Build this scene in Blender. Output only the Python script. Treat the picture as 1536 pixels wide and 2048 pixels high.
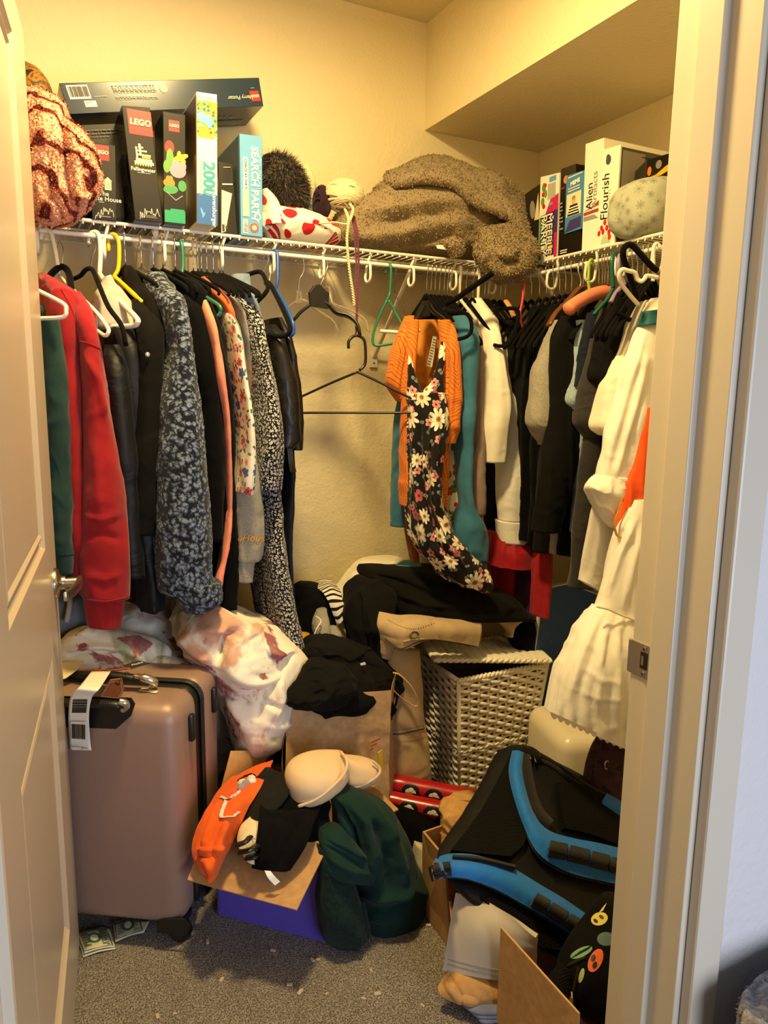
import bpy, bmesh, math, random
import numpy as np
from mathutils import Vector, Matrix
from mathutils.bvhtree import BVHTree

for o in list(bpy.data.objects): bpy.data.objects.remove(o, do_unlink=True)
SC = bpy.context.scene
COL = SC.collection
random.seed(7)

# ---------------------------------------------------------------- camera
YAW, PITCH, ROLL, FPX, CAMH = 0.47042331, 0.16612154, 0.01411499, 1456.95, 1.35
CAM = np.array([0.0, 0.0, CAMH])
_f = np.array([math.sin(YAW)*math.cos(PITCH), math.cos(YAW)*math.cos(PITCH), -math.sin(PITCH)])
_r = np.array([math.cos(YAW), -math.sin(YAW), 0.0]); _u = np.cross(_r, _f)
_r2 = math.cos(ROLL)*_r + math.sin(ROLL)*_u; _u2 = -math.sin(ROLL)*_r + math.cos(ROLL)*_u
cam_d = bpy.data.cameras.new('camera'); cam_o = bpy.data.objects.new('camera', cam_d); COL.objects.link(cam_o)
cam_d.sensor_fit = 'VERTICAL'; cam_d.sensor_height = 36.0; cam_d.sensor_width = 27.0; cam_d.lens = FPX/2048*36.0
cam_d.clip_start = 0.02
cam_o.matrix_world = Matrix(((_r2[0], _u2[0], -_f[0], CAM[0]), (_r2[1], _u2[1], -_f[1], CAM[1]), (_r2[2], _u2[2], -_f[2], CAM[2]), (0, 0, 0, 1)))
SC.camera = cam_o

# ---------------------------------------------------------------- light and exposure
SC.view_settings.view_transform = 'Standard'; SC.view_settings.look = 'None'
SC.view_settings.gamma = 1.0; SC.view_settings.use_curve_mapping = False
SC.view_settings.exposure = -0.12
W = bpy.data.worlds.new('world'); SC.world = W; W.use_nodes = True
W.node_tree.nodes['Background'].inputs[0].default_value = (0.80, 0.86, 1.0, 1)
W.node_tree.nodes['Background'].inputs[1].default_value = 0.12
def area_light(name, loc, target, size, power, color, sy=None):
    d = bpy.data.lights.new(name, 'AREA'); d.energy = power; d.color = color; d.size = size
    if sy: d.shape = 'RECTANGLE'; d.size_y = sy
    o = bpy.data.objects.new(name, d); COL.objects.link(o); o.location = loc
    o.rotation_euler = (Vector(target)-Vector(loc)).to_track_quat('-Z', 'Y').to_euler()
    return o
# daylight from the bedroom window, behind the camera
area_light('bedroom_window_light', (1.0, -1.5, 0.9), (1.0, 0.66, 0.9), 1.2, 50, (0.76, 0.83, 1.0), 1.4)
# the closet's flush ceiling lamp
LAMP = (0.48, 1.36, 2.56)
_d = bpy.data.lights.new('closet_ceiling_light', 'AREA'); _d.shape = 'DISK'; _d.size = 0.20; _d.energy = 50; _d.color = (1.0, 0.74, 0.32)
_o = bpy.data.objects.new('closet_ceiling_light', _d); COL.objects.link(_o); _o.location = LAMP
# fill spot added under the lamp to brighten the bulkhead face
_d = bpy.data.lights.new('closet_ceiling_side_fill', 'SPOT'); _d.spot_size = math.radians(176); _d.spot_blend = 0.15; _d.energy = 7; _d.color = (1.0, 0.74, 0.32); _d.shadow_soft_size = 0.09
_o = bpy.data.objects.new('closet_ceiling_side_fill', _d); COL.objects.link(_o); _o.location = (LAMP[0], LAMP[1], LAMP[2]-0.04)

# ---------------------------------------------------------------- pixels to places (1536 x 2048 frame)
def ray(px, py): return _f + (px-768)/FPX*_r2 - (py-1024)/FPX*_u2
def PY(px, py, y): d = ray(px, py); return CAM + d*(y/d[1])
def PX(px, py, x): d = ray(px, py); return CAM + d*(x/d[0])
def PZ(px, py, z): d = ray(px, py); return CAM + d*((z-CAMH)/d[2])
A = lambda *v: np.array(v, float)
def to_px(V):
    d = np.asarray(V, float)-CAM; z = d@_f; return np.stack([768+FPX*(d@_r2)/z, 1024-FPX*(d@_u2)/z], -1)
def fold_lines(V, ridges):
    """relief of traced folds: ridges = [(pixel polyline, half width px, height m)]"""
    Q = to_px(V); out = np.zeros(Q.shape[:-1])
    for pts, w, amp in ridges:
        best = np.full(out.shape, 1e9); tt = np.zeros(out.shape); n = len(pts)-1
        for i in range(n):
            a = np.array(pts[i], float); b = np.array(pts[i+1], float); ab = b-a
            t = np.clip(((Q-a)@ab)/(ab@ab), 0, 1); dd = np.linalg.norm(Q-(a+t[..., None]*ab), axis=-1)
            k = dd < best; best = np.where(k, dd, best); tt = np.where(k, (i+t)/n, tt)
        fade = np.clip(np.sin(np.pi*np.clip(tt, 0.02, 0.98))*1.6, 0, 1)
        out += amp*fade*np.exp(-(best/w)**2)
    return out

# ---------------------------------------------------------------- numpy value noise
_rng = np.random.RandomState(11); _HT = _rng.rand(65536)
def vn(p, seed=0):
    p = np.asarray(p, float); i = np.floor(p).astype(np.int64); f = p-i; f = f*f*f*(f*(f*6-15)+10)
    def h(a, b, c): return _HT[((a*73856093) ^ (b*19349663) ^ (c*83492791) ^ (seed*2654435)) & 65535]
    x, y, z = i[..., 0], i[..., 1], i[..., 2]; fx, fy, fz = f[..., 0], f[..., 1], f[..., 2]
    L = lambda a, b, t: a+(b-a)*t
    return L(L(L(h(x, y, z), h(x+1, y, z), fx), L(h(x, y+1, z), h(x+1, y+1, z), fx), fy),
             L(L(h(x, y, z+1), h(x+1, y, z+1), fx), L(h(x, y+1, z+1), h(x+1, y+1, z+1), fx), fy), fz)*2-1
def _rot(seed):
    r = np.random.RandomState(seed*7+1); q, _ = np.linalg.qr(r.randn(3, 3)); return q
def crease(q, w=0.22):
    """long thin ridges where the noise crosses zero"""
    return np.exp(-(q/w)**2)
def wrinkle(p, seed=0, sharp=True):
    """cloth-like creases: warped, stretched ridge lines in a few directions over soft bulges"""
    p = np.asarray(p, float)
    w = np.stack([vn(p*0.55, seed+5), vn(p*0.55+9.1, seed+6), vn(p*0.55+4.7, seed+7)], -1)
    s = vn(p*0.8+w*0.9, seed)*0.55
    for k, (f, st, a_, wd) in enumerate(((1.0, 0.35, 0.75, 0.20), (1.7, 0.4, 0.45, 0.22), (2.9, 0.5, 0.22, 0.26))):
        R_ = _rot(seed+k*3); q = (p+w*0.8)@R_*A(f, f, f*st); n_ = vn(q, seed+11+k)
        m_ = np.clip(vn(p*0.7+k*5.1, seed+31+k)*1.5+0.7, 0, 1)
        s = s+a_*m_*(crease(n_, wd)-0.35)
    return s*0.75

# ---------------------------------------------------------------- mesh building
class MB:
    def __init__(s): s.v = []; s.f = []; s.uv = []; s.n = 0; s.hasuv = False
    def add(s, verts, faces, uvs=None):
        b = s.n; verts = [tuple(map(float, q)) for q in verts]; s.v += verts; s.n += len(verts)
        s.f += [tuple(int(i)+b for i in f) for f in faces]
        if uvs is not None: s.hasuv = True; s.uv += [tuple(q) for q in uvs]
        else: s.uv += [(0, 0)]*len(verts)
        return s
    def box(s, lo, hi):
        x0, y0, z0 = lo; x1, y1, z1 = hi
        return s.hexa([(x0, y0, z0), (x1, y0, z0), (x1, y1, z0), (x0, y1, z0), (x0, y0, z1), (x1, y0, z1), (x1, y1, z1), (x0, y1, z1)])
    def hexa(s, c):
        return s.add(c, [(0, 3, 2, 1), (4, 5, 6, 7), (0, 1, 5, 4), (1, 2, 6, 5), (2, 3, 7, 6), (3, 0, 4, 7)])
    def prism(s, poly, z0, z1):
        n = len(poly)
        return s.add([(x, y, z0) for x, y in poly]+[(x, y, z1) for x, y in poly],
                     [tuple(range(n-1, -1, -1)), tuple(range(n, 2*n))]+[(i, (i+1) % n, n+(i+1) % n, n+i) for i in range(n)])
    def tube(s, pts, r, n=8, closed=False, flat=None):
        pts = [np.asarray(p, float) for p in pts]; m = len(pts)
        rr = list(r) if isinstance(r, (list, tuple)) else [r]*m
        t = []
        for i in range(m):
            a = pts[(i-1) % m] if (closed or i > 0) else pts[i]; b = pts[(i+1) % m] if (closed or i < m-1) else pts[i]
            d = b-a; t.append(d/(np.linalg.norm(d)+1e-12))
        ref = A(0, 0, 1) if abs(t[0][2]) < 0.9 else A(1, 0, 0)
        u = np.cross(t[0], ref); u /= np.linalg.norm(u); V = []
        for i in range(m):
            u = u-t[i]*(u@t[i]); u /= (np.linalg.norm(u)+1e-12); w = np.cross(t[i], u)
            ru, rw = (rr[i], rr[i]) if flat is None else (rr[i], rr[i]*flat)
            for k in range(n):
                a = 2*math.pi*k/n; V.append(pts[i]+u*math.cos(a)*ru+w*math.sin(a)*rw)
        F = []
        for i in range(m if closed else m-1):
            j = (i+1) % m
            for k in range(n): F.append((i*n+k, i*n+(k+1) % n, j*n+(k+1) % n, j*n+k))
        if not closed: F += [tuple(range(n-1, -1, -1)), tuple((m-1)*n+k for k in range(n))]
        return s.add(V, F)
    def lathe(s, prof, c, axis=(0, 0, 1), n=20):
        ax = A(*axis); ax /= np.linalg.norm(ax); ref = A(0, 0, 1) if abs(ax[2]) < 0.9 else A(1, 0, 0)
        u = np.cross(ax, ref); u /= np.linalg.norm(u); w = np.cross(ax, u); V = []; F = []
        for r, h in prof:
            for k in range(n):
                a = 2*math.pi*k/n; V.append(A(*c)+ax*h+(u*math.cos(a)+w*math.sin(a))*max(r, 1e-4))
        for i in range(len(prof)-1):
            for k in range(n): F.append((i*n+k, i*n+(k+1) % n, (i+1)*n+(k+1) % n, (i+1)*n+k))
        F += [tuple(range(n-1, -1, -1)), tuple((len(prof)-1)*n+k for k in range(n))]
        return s.add(V, F)
    def build(s, name, mat, parent=None, smooth=False, base=None, bevel=0, sub=0, fix=True):
        o = None
        V = np.array(s.v)
        if parent is not None: org = np.array(parent['_w'])
        elif base is not None: org = np.array(base, float)
        else: org = A((V[:, 0].min()+V[:, 0].max())/2, (V[:, 1].min()+V[:, 1].max())/2, V[:, 2].min())
        me = bpy.data.meshes.new(name); me.from_pydata((V-org).tolist(), [], s.f)
        if s.hasuv:
            ul = me.uv_layers.new(name='UVMap'); li = np.zeros(len(me.loops), int); me.loops.foreach_get('vertex_index', li)
            ul.data.foreach_set('uv', np.array(s.uv)[li].ravel())
        if fix or bevel:
            bm = bmesh.new(); bm.from_mesh(me)
            if fix: bmesh.ops.recalc_face_normals(bm, faces=bm.faces)
            if bevel: bmesh.ops.bevel(bm, geom=[e for e in bm.edges if e.calc_face_angle(0) > 0.6], offset=bevel, segments=2, profile=0.5, affect='EDGES')
            bm.to_mesh(me); bm.free()
        if smooth:
            me.polygons.foreach_set('use_smooth', [True]*len(me.polygons))
            if smooth != 'all': me.set_sharp_from_angle(angle=math.radians(50 if smooth is True else smooth))
        me.materials.append(mat)
        return link(name, me, parent, org)
def link(name, me, parent, org):
    o = bpy.data.objects.new(name, me); COL.objects.link(o)
    if parent is not None: o.parent = parent; o['_w'] = [float(q) for q in parent['_w']]
    else: o.location = tuple(float(q) for q in org); o['_w'] = [float(q) for q in org]
    return o
def thing(name, loc, label, cat, group=None, kind=None):
    o = bpy.data.objects.new(name, None); COL.objects.link(o); o.location = tuple(float(q) for q in loc)
    o.empty_display_size = 0.05; o['_w'] = [float(q) for q in loc]; return tag(o, label, cat, group, kind)
def tag(o, label=None, cat=None, group=None, kind=None):
    if label: o['label'] = label
    if cat: o['category'] = cat
    if group: o['group'] = group
    if kind: o['kind'] = kind
    return o
def inst(o, parent, offset):
    """a part that shares o's mesh, moved by offset"""
    c = o.copy(); COL.objects.link(c); c.parent = parent; c.location = tuple(np.array(o.location)+np.array(offset, float)); return c

def cat_rom(C, m):
    """resample control rows C (k x d) to m rows with Catmull-Rom"""
    C = np.asarray(C, float); k = len(C)
    if k == 2:
        t = np.linspace(0, 1, m)[:, None]; return C[0]*(1-t)+C[1]*t
    P = np.vstack([2*C[0]-C[1], C, 2*C[-1]-C[-2]]); t = np.linspace(0, k-1-1e-9, m); i = t.astype(int); f = (t-i)[:, None]
    p0, p1, p2, p3 = P[i], P[i+1], P[i+2], P[i+3]
    return 0.5*((2*p1)+(-p0+p2)*f+(2*p0-5*p1+4*p2-p3)*f**2+(-p0+3*p1-3*p2+p3)*f**3)

def loft3(L, R, T, n=40, m=60, fold=(0, 9, 1.2), wr=(0, 10), seed=0, power=2.3, hollow=None, cap=0.0, sway=0, lump=(0, 3), ridges=None, pleats=None):
    """L, R: 3-D edge points per row, T: thickness per row. Returns an MB. fold=(amp, freq across, freq down)."""
    L = cat_rom(L, m); R = cat_rom(R, m); T = cat_rom(np.asarray(T, float)[:, None], m)[:, 0]
    c = (L+R)/2; a = (R-L)/2
    b = np.stack([-a[:, 1], a[:, 0], 0*a[:, 0]], -1); b /= (np.linalg.norm(b, axis=1)[:, None]+1e-9); b = b*(T/2)[:, None]
    if cap:      # rounded ends
        s = np.linspace(0, 1, m); e = np.ones(m); k0 = np.clip(s/cap, 0, 1); e *= np.sqrt(np.clip(1-(1-k0)**2, 0.0005, 1))
        k1 = np.clip((1-s)/cap, 0, 1); e *= np.sqrt(np.clip(1-(1-k1)**2, 0.0005, 1)); b = b*e[:, None]
    th = np.linspace(0, 2*math.pi, n+1)
    ca = np.sign(np.cos(th))*np.abs(np.cos(th))**(2/power); sa = np.sign(np.sin(th))*np.abs(np.sin(th))**(2/power)
    rel = a[:, None, :]*(-ca)[None, :, None]+b[:, None, :]*(-sa)[None, :, None]
    V = c[:, None, :]+rel
    nr = rel/(np.linalg.norm(rel, axis=2)[..., None]+1e-9)
    ln = np.linalg.norm(b, axis=1); la = np.linalg.norm(a, axis=1)
    # normal of the flattened ring
    nb = b/(ln[:, None]+1e-9); na = a/(la[:, None]+1e-9)
    nr = na[:, None, :]*(-np.cos(th))[None, :, None]*(ln/(la+ln+1e-9))[:, None, None]*2+nb[:, None, :]*(-np.sin(th))[None, :, None]*(la/(la+ln+1e-9))[:, None, None]*2
    nr /= (np.linalg.norm(nr, axis=2)[..., None]+1e-9)
    d = np.zeros(V.shape[:2]); s = np.linspace(0, 1, m)[:, None]
    lim = (np.minimum(1.0, (ln/0.025))*np.minimum(1.0, la/0.03))[:, None]
    if fold[0]:
        q = V*A(fold[1], fold[1], fold[2]); wv_ = np.stack([vn(V*3.0, seed+70), vn(V*3.0+7, seed+71), 0*V[..., 0]], -1)*0.5
        f1 = vn(q*0.7+wv_, seed)*0.8+vn(q*A(1.6, 1.6, 1.3)+5+wv_, seed+1)*0.35
        f2 = crease(vn(q*1.1+17+wv_, seed+3), 0.24)-0.35
        d += fold[0]*(f1*0.8+f2*0.8)*(0.45+0.55*s)*lim
    if wr[0]: d += wr[0]*wrinkle(V*wr[1], seed+20)*lim
    if lump[0]: d += lump[0]*vn(V*lump[1], seed+40)*lim
    if pleats:
        k_, amp_ = pleats; ph_ = th[None, :]*k_+vn(np.stack([s*2.0+0*th[None, :], 0*s+th[None, :]*0.7, 0*s+0*th[None, :]], -1), seed+80)*1.6
        d += amp_*(np.abs(np.sin(ph_/2))**0.7-0.6)*(0.25+0.75*s)
    if ridges: d += fold_lines(V, ridges)
    V = V+nr*d[..., None]
    if sway: V = V+na[:, None, :]*(sway*vn(np.stack([s[:, 0]*3, s[:, 0]*0+seed, s[:, 0]*0], -1), seed+60)*s[:, 0])[:, None, None]
    V[:, n] = V[:, 0]
    du = np.zeros((m, n+1)); du[:, 1:] = np.cumsum(np.linalg.norm(np.diff(V, axis=1), axis=2), axis=1)
    dv = np.concatenate([[0], np.cumsum(np.linalg.norm(np.diff(c, axis=0), axis=1))])
    uv = np.stack([du-du[:, n//2:n//2+1]*0.5, -np.repeat(dv[:, None], n+1, 1)], -1)
    mb = MB(); N = n+1
    F = [(i*N+k, i*N+k+1, (i+1)*N+k+1, (i+1)*N+k) for i in range(m-1) for k in range(n)]
    Vs = list(V.reshape(-1, 3)); U = list(uv.reshape(-1, 2))
    top = len(Vs); Vs.append(c[0]); U.append(uv[0, 0]); F += [(top, k+1, k) for k in range(n)]
    if hollow:
        dz = (c[-1]-c[-3]); dz /= (np.linalg.norm(dz)+1e-9); b0 = (m-1)*N
        r1 = len(Vs); Vs += list(c[-1]+(V[-1]-c[-1])*0.88); U += list(uv[-1])
        r2_ = len(Vs); Vs += list(c[-1]+(V[-1]-c[-1])*0.8-dz*hollow); U += list(uv[-1])
        F += [(b0+k, b0+k+1, r1+k+1, r1+k) for k in range(n)]+[(r1+k, r1+k+1, r2_+k+1, r2_+k) for k in range(n)]
        e = len(Vs); Vs.append(c[-1]-dz*hollow); U.append(uv[-1, 0]); F += [(e, r2_+k, r2_+k+1) for k in range(n)]
    else:
        e = len(Vs); Vs.append(c[-1]); U.append(uv[-1, 0]); F += [(e, (m-1)*N+k, (m-1)*N+k+1) for k in range(n)]
    mb.add(Vs, F, U); mb.frame = (c, a, b)
    return mb
def vloft(rows, **kw):
    """rows traced in the photograph: (left (x,y), right (x,y), world y of the row's middle or (left,right), thickness)"""
    L, R, T = [], [], []
    for l, r, Y, t in rows:
        yl, yr = Y if isinstance(Y, (tuple, list)) else (Y, Y)
        L.append(PY(*l, yl)); R.append(PY(*r, yr)); T.append(t)
    return loft3(L, R, T, **kw)
def H(*rows):
    """short form: (y, xl, xr, Y, t) rows level in the picture"""
    return [((a[1], a[0]), (a[2], a[0]), a[3], a[4]) for a in rows]
def sheet3(G, m=40, n=40, th=0.004, wr=(0, 10), fold=(0, 9, 9, 9), seed=0, lump=(0, 3), pin=False, ridges=None):
    """G: rows x cols of 3-D control points; a cloth or paper sheet with thickness"""
    G = np.asarray(G, float); r, c, _ = G.shape
    V = np.stack([cat_rom(G[i], n) for i in range(r)]); V = np.stack([cat_rom(V[:, j], m) for j in range(n)], 1)
    du = np.gradient(V, axis=1); dv = np.gradient(V, axis=0); N = np.cross(du, dv); N /= (np.linalg.norm(N, axis=2)[..., None]+1e-9)
    d = np.zeros((m, n))
    if wr[0]: d += wr[0]*wrinkle(V*wr[1], seed)
    if fold[0]: d += fold[0]*vn(V*A(*fold[1:]), seed+9)
    if lump[0]: d += lump[0]*vn(V*lump[1], seed+12)
    if ridges: d += fold_lines(V, ridges)*np.where(np.einsum('ijk,ijk->ij', N, CAM-V) > 0, 1, -1)
    V = V+N*d[..., None]
    du = np.gradient(V, axis=1); dv = np.gradient(V, axis=0); N = np.cross(du, dv); N /= (np.linalg.norm(N, axis=2)[..., None]+1e-9)
    su = np.concatenate([np.zeros((m, 1)), np.cumsum(np.linalg.norm(np.diff(V, axis=1), axis=2), 1)], 1).mean(0)
    sv = np.concatenate([np.zeros((1, n)), np.cumsum(np.linalg.norm(np.diff(V, axis=0), axis=2), 0)], 0).mean(1)
    uv = np.stack(np.meshgrid(su, -sv), -1).reshape(-1, 2)
    T = (V+N*th/2).reshape(-1, 3); B = (V-N*th/2).reshape(-1, 3); k = m*n; F = []
    for i in range(m-1):
        for j in range(n-1):
            q = (i*n+j, i*n+j+1, (i+1)*n+j+1, (i+1)*n+j); F.append(q); F.append(tuple(k+x for x in q[::-1]))
    edge = [j for j in range(n)]+[i*n+n-1 for i in range(1, m)]+[(m-1)*n+j for j in range(n-2, -1, -1)]+[i*n for i in range(m-2, 0, -1)]
    for x, y in zip(edge, edge[1:]+edge[:1]): F.append((x, k+x, k+y, y))
    mb = MB(); mb.add(np.vstack([T, B]), F, np.vstack([uv, uv])); mb.V = V; mb.N = N
    return mb
def sheet(rows, **kw):
    """rows of (px, py, Y)"""
    return sheet3([[PY(*p) for p in r] for r in rows], **kw)
def rbox(c, ax, half, r, seg=4):
    """rounded box: centre, 3 unit axes, half sizes, corner radius -> MB"""
    bm = bmesh.new(); bmesh.ops.create_cube(bm, size=2)
    for v in bm.verts: v.co = Vector((v.co.x*half[0], v.co.y*half[1], v.co.z*half[2]))
    bmesh.ops.bevel(bm, geom=list(bm.edges), offset=r, segments=seg, profile=0.5, affect='EDGES')
    M = np.array(ax); V = [A(*c)+A(*v.co)@M for v in bm.verts]; bm.verts.index_update()
    F = [[v.index for v in f.verts] for f in bm.faces]; bm.free()
    return MB().add(V, F)

class Surf:
    """find the point of a surface that shows at a photo pixel, to lay prints and seams on cloth"""
    def __init__(s, *mbs):
        V = []; F = []
        for m in mbs: F += [tuple(i+len(V) for i in f) for f in m.f]; V += m.v
        s.t = BVHTree.FromPolygons(V, F)
    def at(s, px, py, lift=0.001, fallback=None):
        d = Vector(ray(px, py)).normalized(); h = s.t.ray_cast(Vector(CAM), d)
        if h[0] is None: return None if fallback is None else PY(px, py, fallback)
        n = h[1] if h[1].dot(d) < 0 else -h[1]
        return np.array(h[0])+np.array(n)*lift*0.6-np.array(d)*lift*0.4
    def path(s, pts, m=30, lift=0.001):
        out = []
        for x, y in cat_rom(np.array(pts, float), m):
            q = s.at(x, y, lift)
            if q is not None: out.append(q)
        return out
    def patch(s, poly, lift=0.0015, th=0.0012, k=5):
        """a thin printed patch following the surface inside a pixel polygon"""
        c = np.mean(np.array(poly, float), 0); n = len(poly); V = []; F = []
        c3 = s.at(c[0], c[1], lift)
        if c3 is None: return MB()
        V.append(c3)
        for r in range(1, k+1):
            for x, y in poly:
                q = s.at(c[0]+(x-c[0])*r/k, c[1]+(y-c[1])*r/k, lift); V.append(q if q is not None else c3)
        for i in range(n): F.append((0, 1+i, 1+(i+1) % n))
        for r in range(1, k):
            for i in range(n): a = 1+(r-1)*n; b = 1+r*n; F.append((a+i, b+i, b+(i+1) % n, a+(i+1) % n))
        return MB().add(V, F)

# ---------------------------------------------------------------- materials
_MC = {}
def new_mat(name):
    m = bpy.data.materials.new(name); m.use_nodes = True; nt = m.node_tree
    return m, nt, nt.nodes['Principled BSDF']
def N(nt, typ, **kw):
    n = nt.nodes.new(typ)
    for k, v in kw.items(): setattr(n, k, v)
    return n
def srgb(h):
    if isinstance(h, str): h = tuple(int(h[i:i+2], 16)/255 for i in (0, 2, 4))
    return tuple((c/12.92 if c <= 0.04045 else ((c+0.055)/1.055)**2.4) for c in h)+(1,)
def plain(name, col, rough=0.5, metal=0.0, spec=0.5, bump=None, coat=0, alpha=None, trans=0):
    if name in _MC: return _MC[name]
    m, nt, b = new_mat(name); b.inputs['Base Color'].default_value = srgb(col); b.inputs['Roughness'].default_value = rough
    b.inputs['Metallic'].default_value = metal; b.inputs['Specular IOR Level'].default_value = spec
    if coat: b.inputs['Coat Weight'].default_value = coat
    if trans: b.inputs['Transmission Weight'].default_value = trans
    if alpha is not None: b.inputs['Alpha'].default_value = alpha
    if bump: add_bump(nt, b, *bump)
    _MC[name] = m; return m
def add_bump(nt, b, scale, strength, detail=4, dist=0.002, coord='Object'):
    tc = N(nt, 'ShaderNodeTexCoord'); ns = N(nt, 'ShaderNodeTexNoise'); ns.inputs['Scale'].default_value = scale; ns.inputs['Detail'].default_value = detail
    bp = N(nt, 'ShaderNodeBump'); bp.inputs['Strength'].default_value = strength; bp.inputs['Distance'].default_value = dist
    nt.links.new(tc.outputs[coord], ns.inputs['Vector']); nt.links.new(ns.outputs['Fac'], bp.inputs['Height']); nt.links.new(bp.outputs[0], b.inputs['Normal'])
    return bp
def cloth(name, col, rough=0.9, var=0.12, weave=900, wstr=0.25, big=7, bstr=0.35, sheen=0.15, col2=None, vscale=30, spec=0.2):
    """woven cloth: slight colour mottling, fine weave and soft crease relief"""
    if name in _MC: return _MC[name]
    m, nt, b = new_mat(name); c = srgb(col)
    tc = N(nt, 'ShaderNodeTexCoord'); n1 = N(nt, 'ShaderNodeTexNoise'); n1.inputs['Scale'].default_value = vscale; n1.inputs['Detail'].default_value = 6
    nt.links.new(tc.outputs['Object'], n1.inputs['Vector'])
    mx = N(nt, 'ShaderNodeMix', data_type='RGBA'); c2 = srgb(col2) if col2 else tuple(q*(1-var) for q in c[:3])+(1,)
    mx.inputs[6].default_value = c2; mx.inputs[7].default_value = c if col2 else tuple(min(1, q*(1+var)) for q in c[:3])+(1,)
    rp = N(nt, 'ShaderNodeMapRange'); rp.inputs[1].default_value = 0.35; rp.inputs[2].default_value = 0.65
    nt.links.new(n1.outputs['Fac'], rp.inputs[0]); nt.links.new(rp.outputs[0], mx.inputs[0]); nt.links.new(mx.outputs[2], b.inputs['Base Color'])
    b.inputs['Roughness'].default_value = rough; b.inputs['Specular IOR Level'].default_value = spec
    b.inputs['Sheen Weight'].default_value = sheen; b.inputs['Sheen Roughness'].default_value = 0.5
    n2 = N(nt, 'ShaderNodeTexNoise'); n2.inputs['Scale'].default_value = weave; n2.inputs['Detail'].default_value = 2
    n3 = N(nt, 'ShaderNodeTexNoise'); n3.inputs['Scale'].default_value = big; n3.inputs['Detail'].default_value = 3; n3.inputs['Distortion'].default_value = 0.7
    b1 = N(nt, 'ShaderNodeBump'); b1.inputs['Strength'].default_value = wstr; b1.inputs['Distance'].default_value = 0.001
    b2 = N(nt, 'ShaderNodeBump'); b2.inputs['Strength'].default_value = bstr; b2.inputs['Distance'].default_value = 0.02
    for q in (n2, n3): nt.links.new(tc.outputs['Object'], q.inputs['Vector'])
    nt.links.new(n2.outputs['Fac'], b1.inputs['Height']); nt.links.new(n3.outputs['Fac'], b2.inputs['Height'])
    nt.links.new(b2.outputs[0], b1.inputs['Normal']); nt.links.new(b1.outputs[0], b.inputs['Normal'])
    _MC[name] = m; return m
# ================================================================ SETTING
XR, YB, XL, YF, YO, ZC = 1.865, 2.40, -0.55, 0.818, 0.680, 2.597
XS, ZS = 1.360, 2.254                      # bulkhead face and underside
JX, JL = 0.868, -0.046                     # the two door jambs
def wall_mat(name, col, sc=95, st=0.35):
    m, nt, b = new_mat(name); b.inputs['Base Color'].default_value = srgb(col); b.inputs['Roughness'].default_value = 0.72
    b.inputs['Specular IOR Level'].default_value = 0.3
    tc = N(nt, 'ShaderNodeTexCoord'); n1 = N(nt, 'ShaderNodeTexNoise'); n1.inputs['Scale'].default_value = sc; n1.inputs['Detail'].default_value = 3
    n2 = N(nt, 'ShaderNodeTexNoise'); n2.inputs['Scale'].default_value = sc*0.35; n2.inputs['Detail'].default_value = 2
    ad = N(nt, 'ShaderNodeMath', operation='ADD'); bp = N(nt, 'ShaderNodeBump'); bp.inputs['Strength'].default_value = st; bp.inputs['Distance'].default_value = 0.006
    for q in (n1, n2): nt.links.new(tc.outputs['Object'], q.inputs['Vector'])
    nt.links.new(n1.outputs['Fac'], ad.inputs[0]); nt.links.new(n2.outputs['Fac'], ad.inputs[1]); nt.links.new(ad.outputs[0], bp.inputs['Height']); nt.links.new(bp.outputs[0], b.inputs['Normal'])
    return m
M_WALL = wall_mat('cream_wall_paint', 'e3d4aa'); M_CEIL = wall_mat('ceiling_paint', 'd6c8a0', 70, 0.3)
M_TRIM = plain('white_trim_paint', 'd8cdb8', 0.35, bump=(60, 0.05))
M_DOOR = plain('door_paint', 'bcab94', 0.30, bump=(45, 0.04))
M_STEEL = plain('brushed_nickel', 'b9b2a4', 0.3, 1.0); M_DARK = plain('dark_recess', '161412', 0.7)
M_WHITEP = plain('white_coated_wire', 'e9e4d6', 0.35)
def carpet():
    m, nt, b = new_mat('grey_carpet'); tc = N(nt, 'ShaderNodeTexCoord')
    n1 = N(nt, 'ShaderNodeTexNoise'); n1.inputs['Scale'].default_value = 330; n1.inputs['Detail'].default_value = 3
    n2 = N(nt, 'ShaderNodeTexNoise'); n2.inputs['Scale'].default_value = 9; n2.inputs['Detail'].default_value = 3
    cr = N(nt, 'ShaderNodeValToRGB'); e = cr.color_ramp.elements
    e[0].position = 0.32; e[0].color = srgb('4a4540'); e[1].position = 0.70; e[1].color = srgb('cdc2b4')
    k = cr.color_ramp.elements.new(0.5); k.color = srgb('8a8177')
    mx = N(nt, 'ShaderNodeMix', data_type='RGBA', blend_type='MULTIPLY'); mx.inputs[0].default_value = 0.35
    nt.links.new(tc.outputs['Object'], n1.inputs['Vector']); nt.links.new(tc.outputs['Object'], n2.inputs['Vector'])
    nt.links.new(n1.outputs['Fac'], cr.inputs[0]); nt.links.new(cr.outputs[0], mx.inputs[6]); nt.links.new(n2.outputs['Fac'], mx.inputs[7]); nt.links.new(mx.outputs[2], b.inputs['Base Color'])
    bp = N(nt, 'ShaderNodeBump'); bp.inputs['Strength'].default_value = 0.9; bp.inputs['Distance'].default_value = 0.006
    nt.links.new(n1.outputs['Fac'], bp.inputs['Height']); nt.links.new(bp.outputs[0], b.inputs['Normal'])
    b.inputs['Roughness'].default_value = 0.95; b.inputs['Specular IOR Level'].default_value = 0.1; return m
M_CARPET = carpet()
def struct(o): o['kind'] = 'structure'; return o
struct(MB().box((-1.6, -0.6, -0.06), (2.6, YB+0.1, 0)).build('floor', M_CARPET))
struct(MB().box((XL-0.1, YB, 0), (XR+0.1, YB+0.1, ZC)).build('wall_back', M_WALL))
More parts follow.
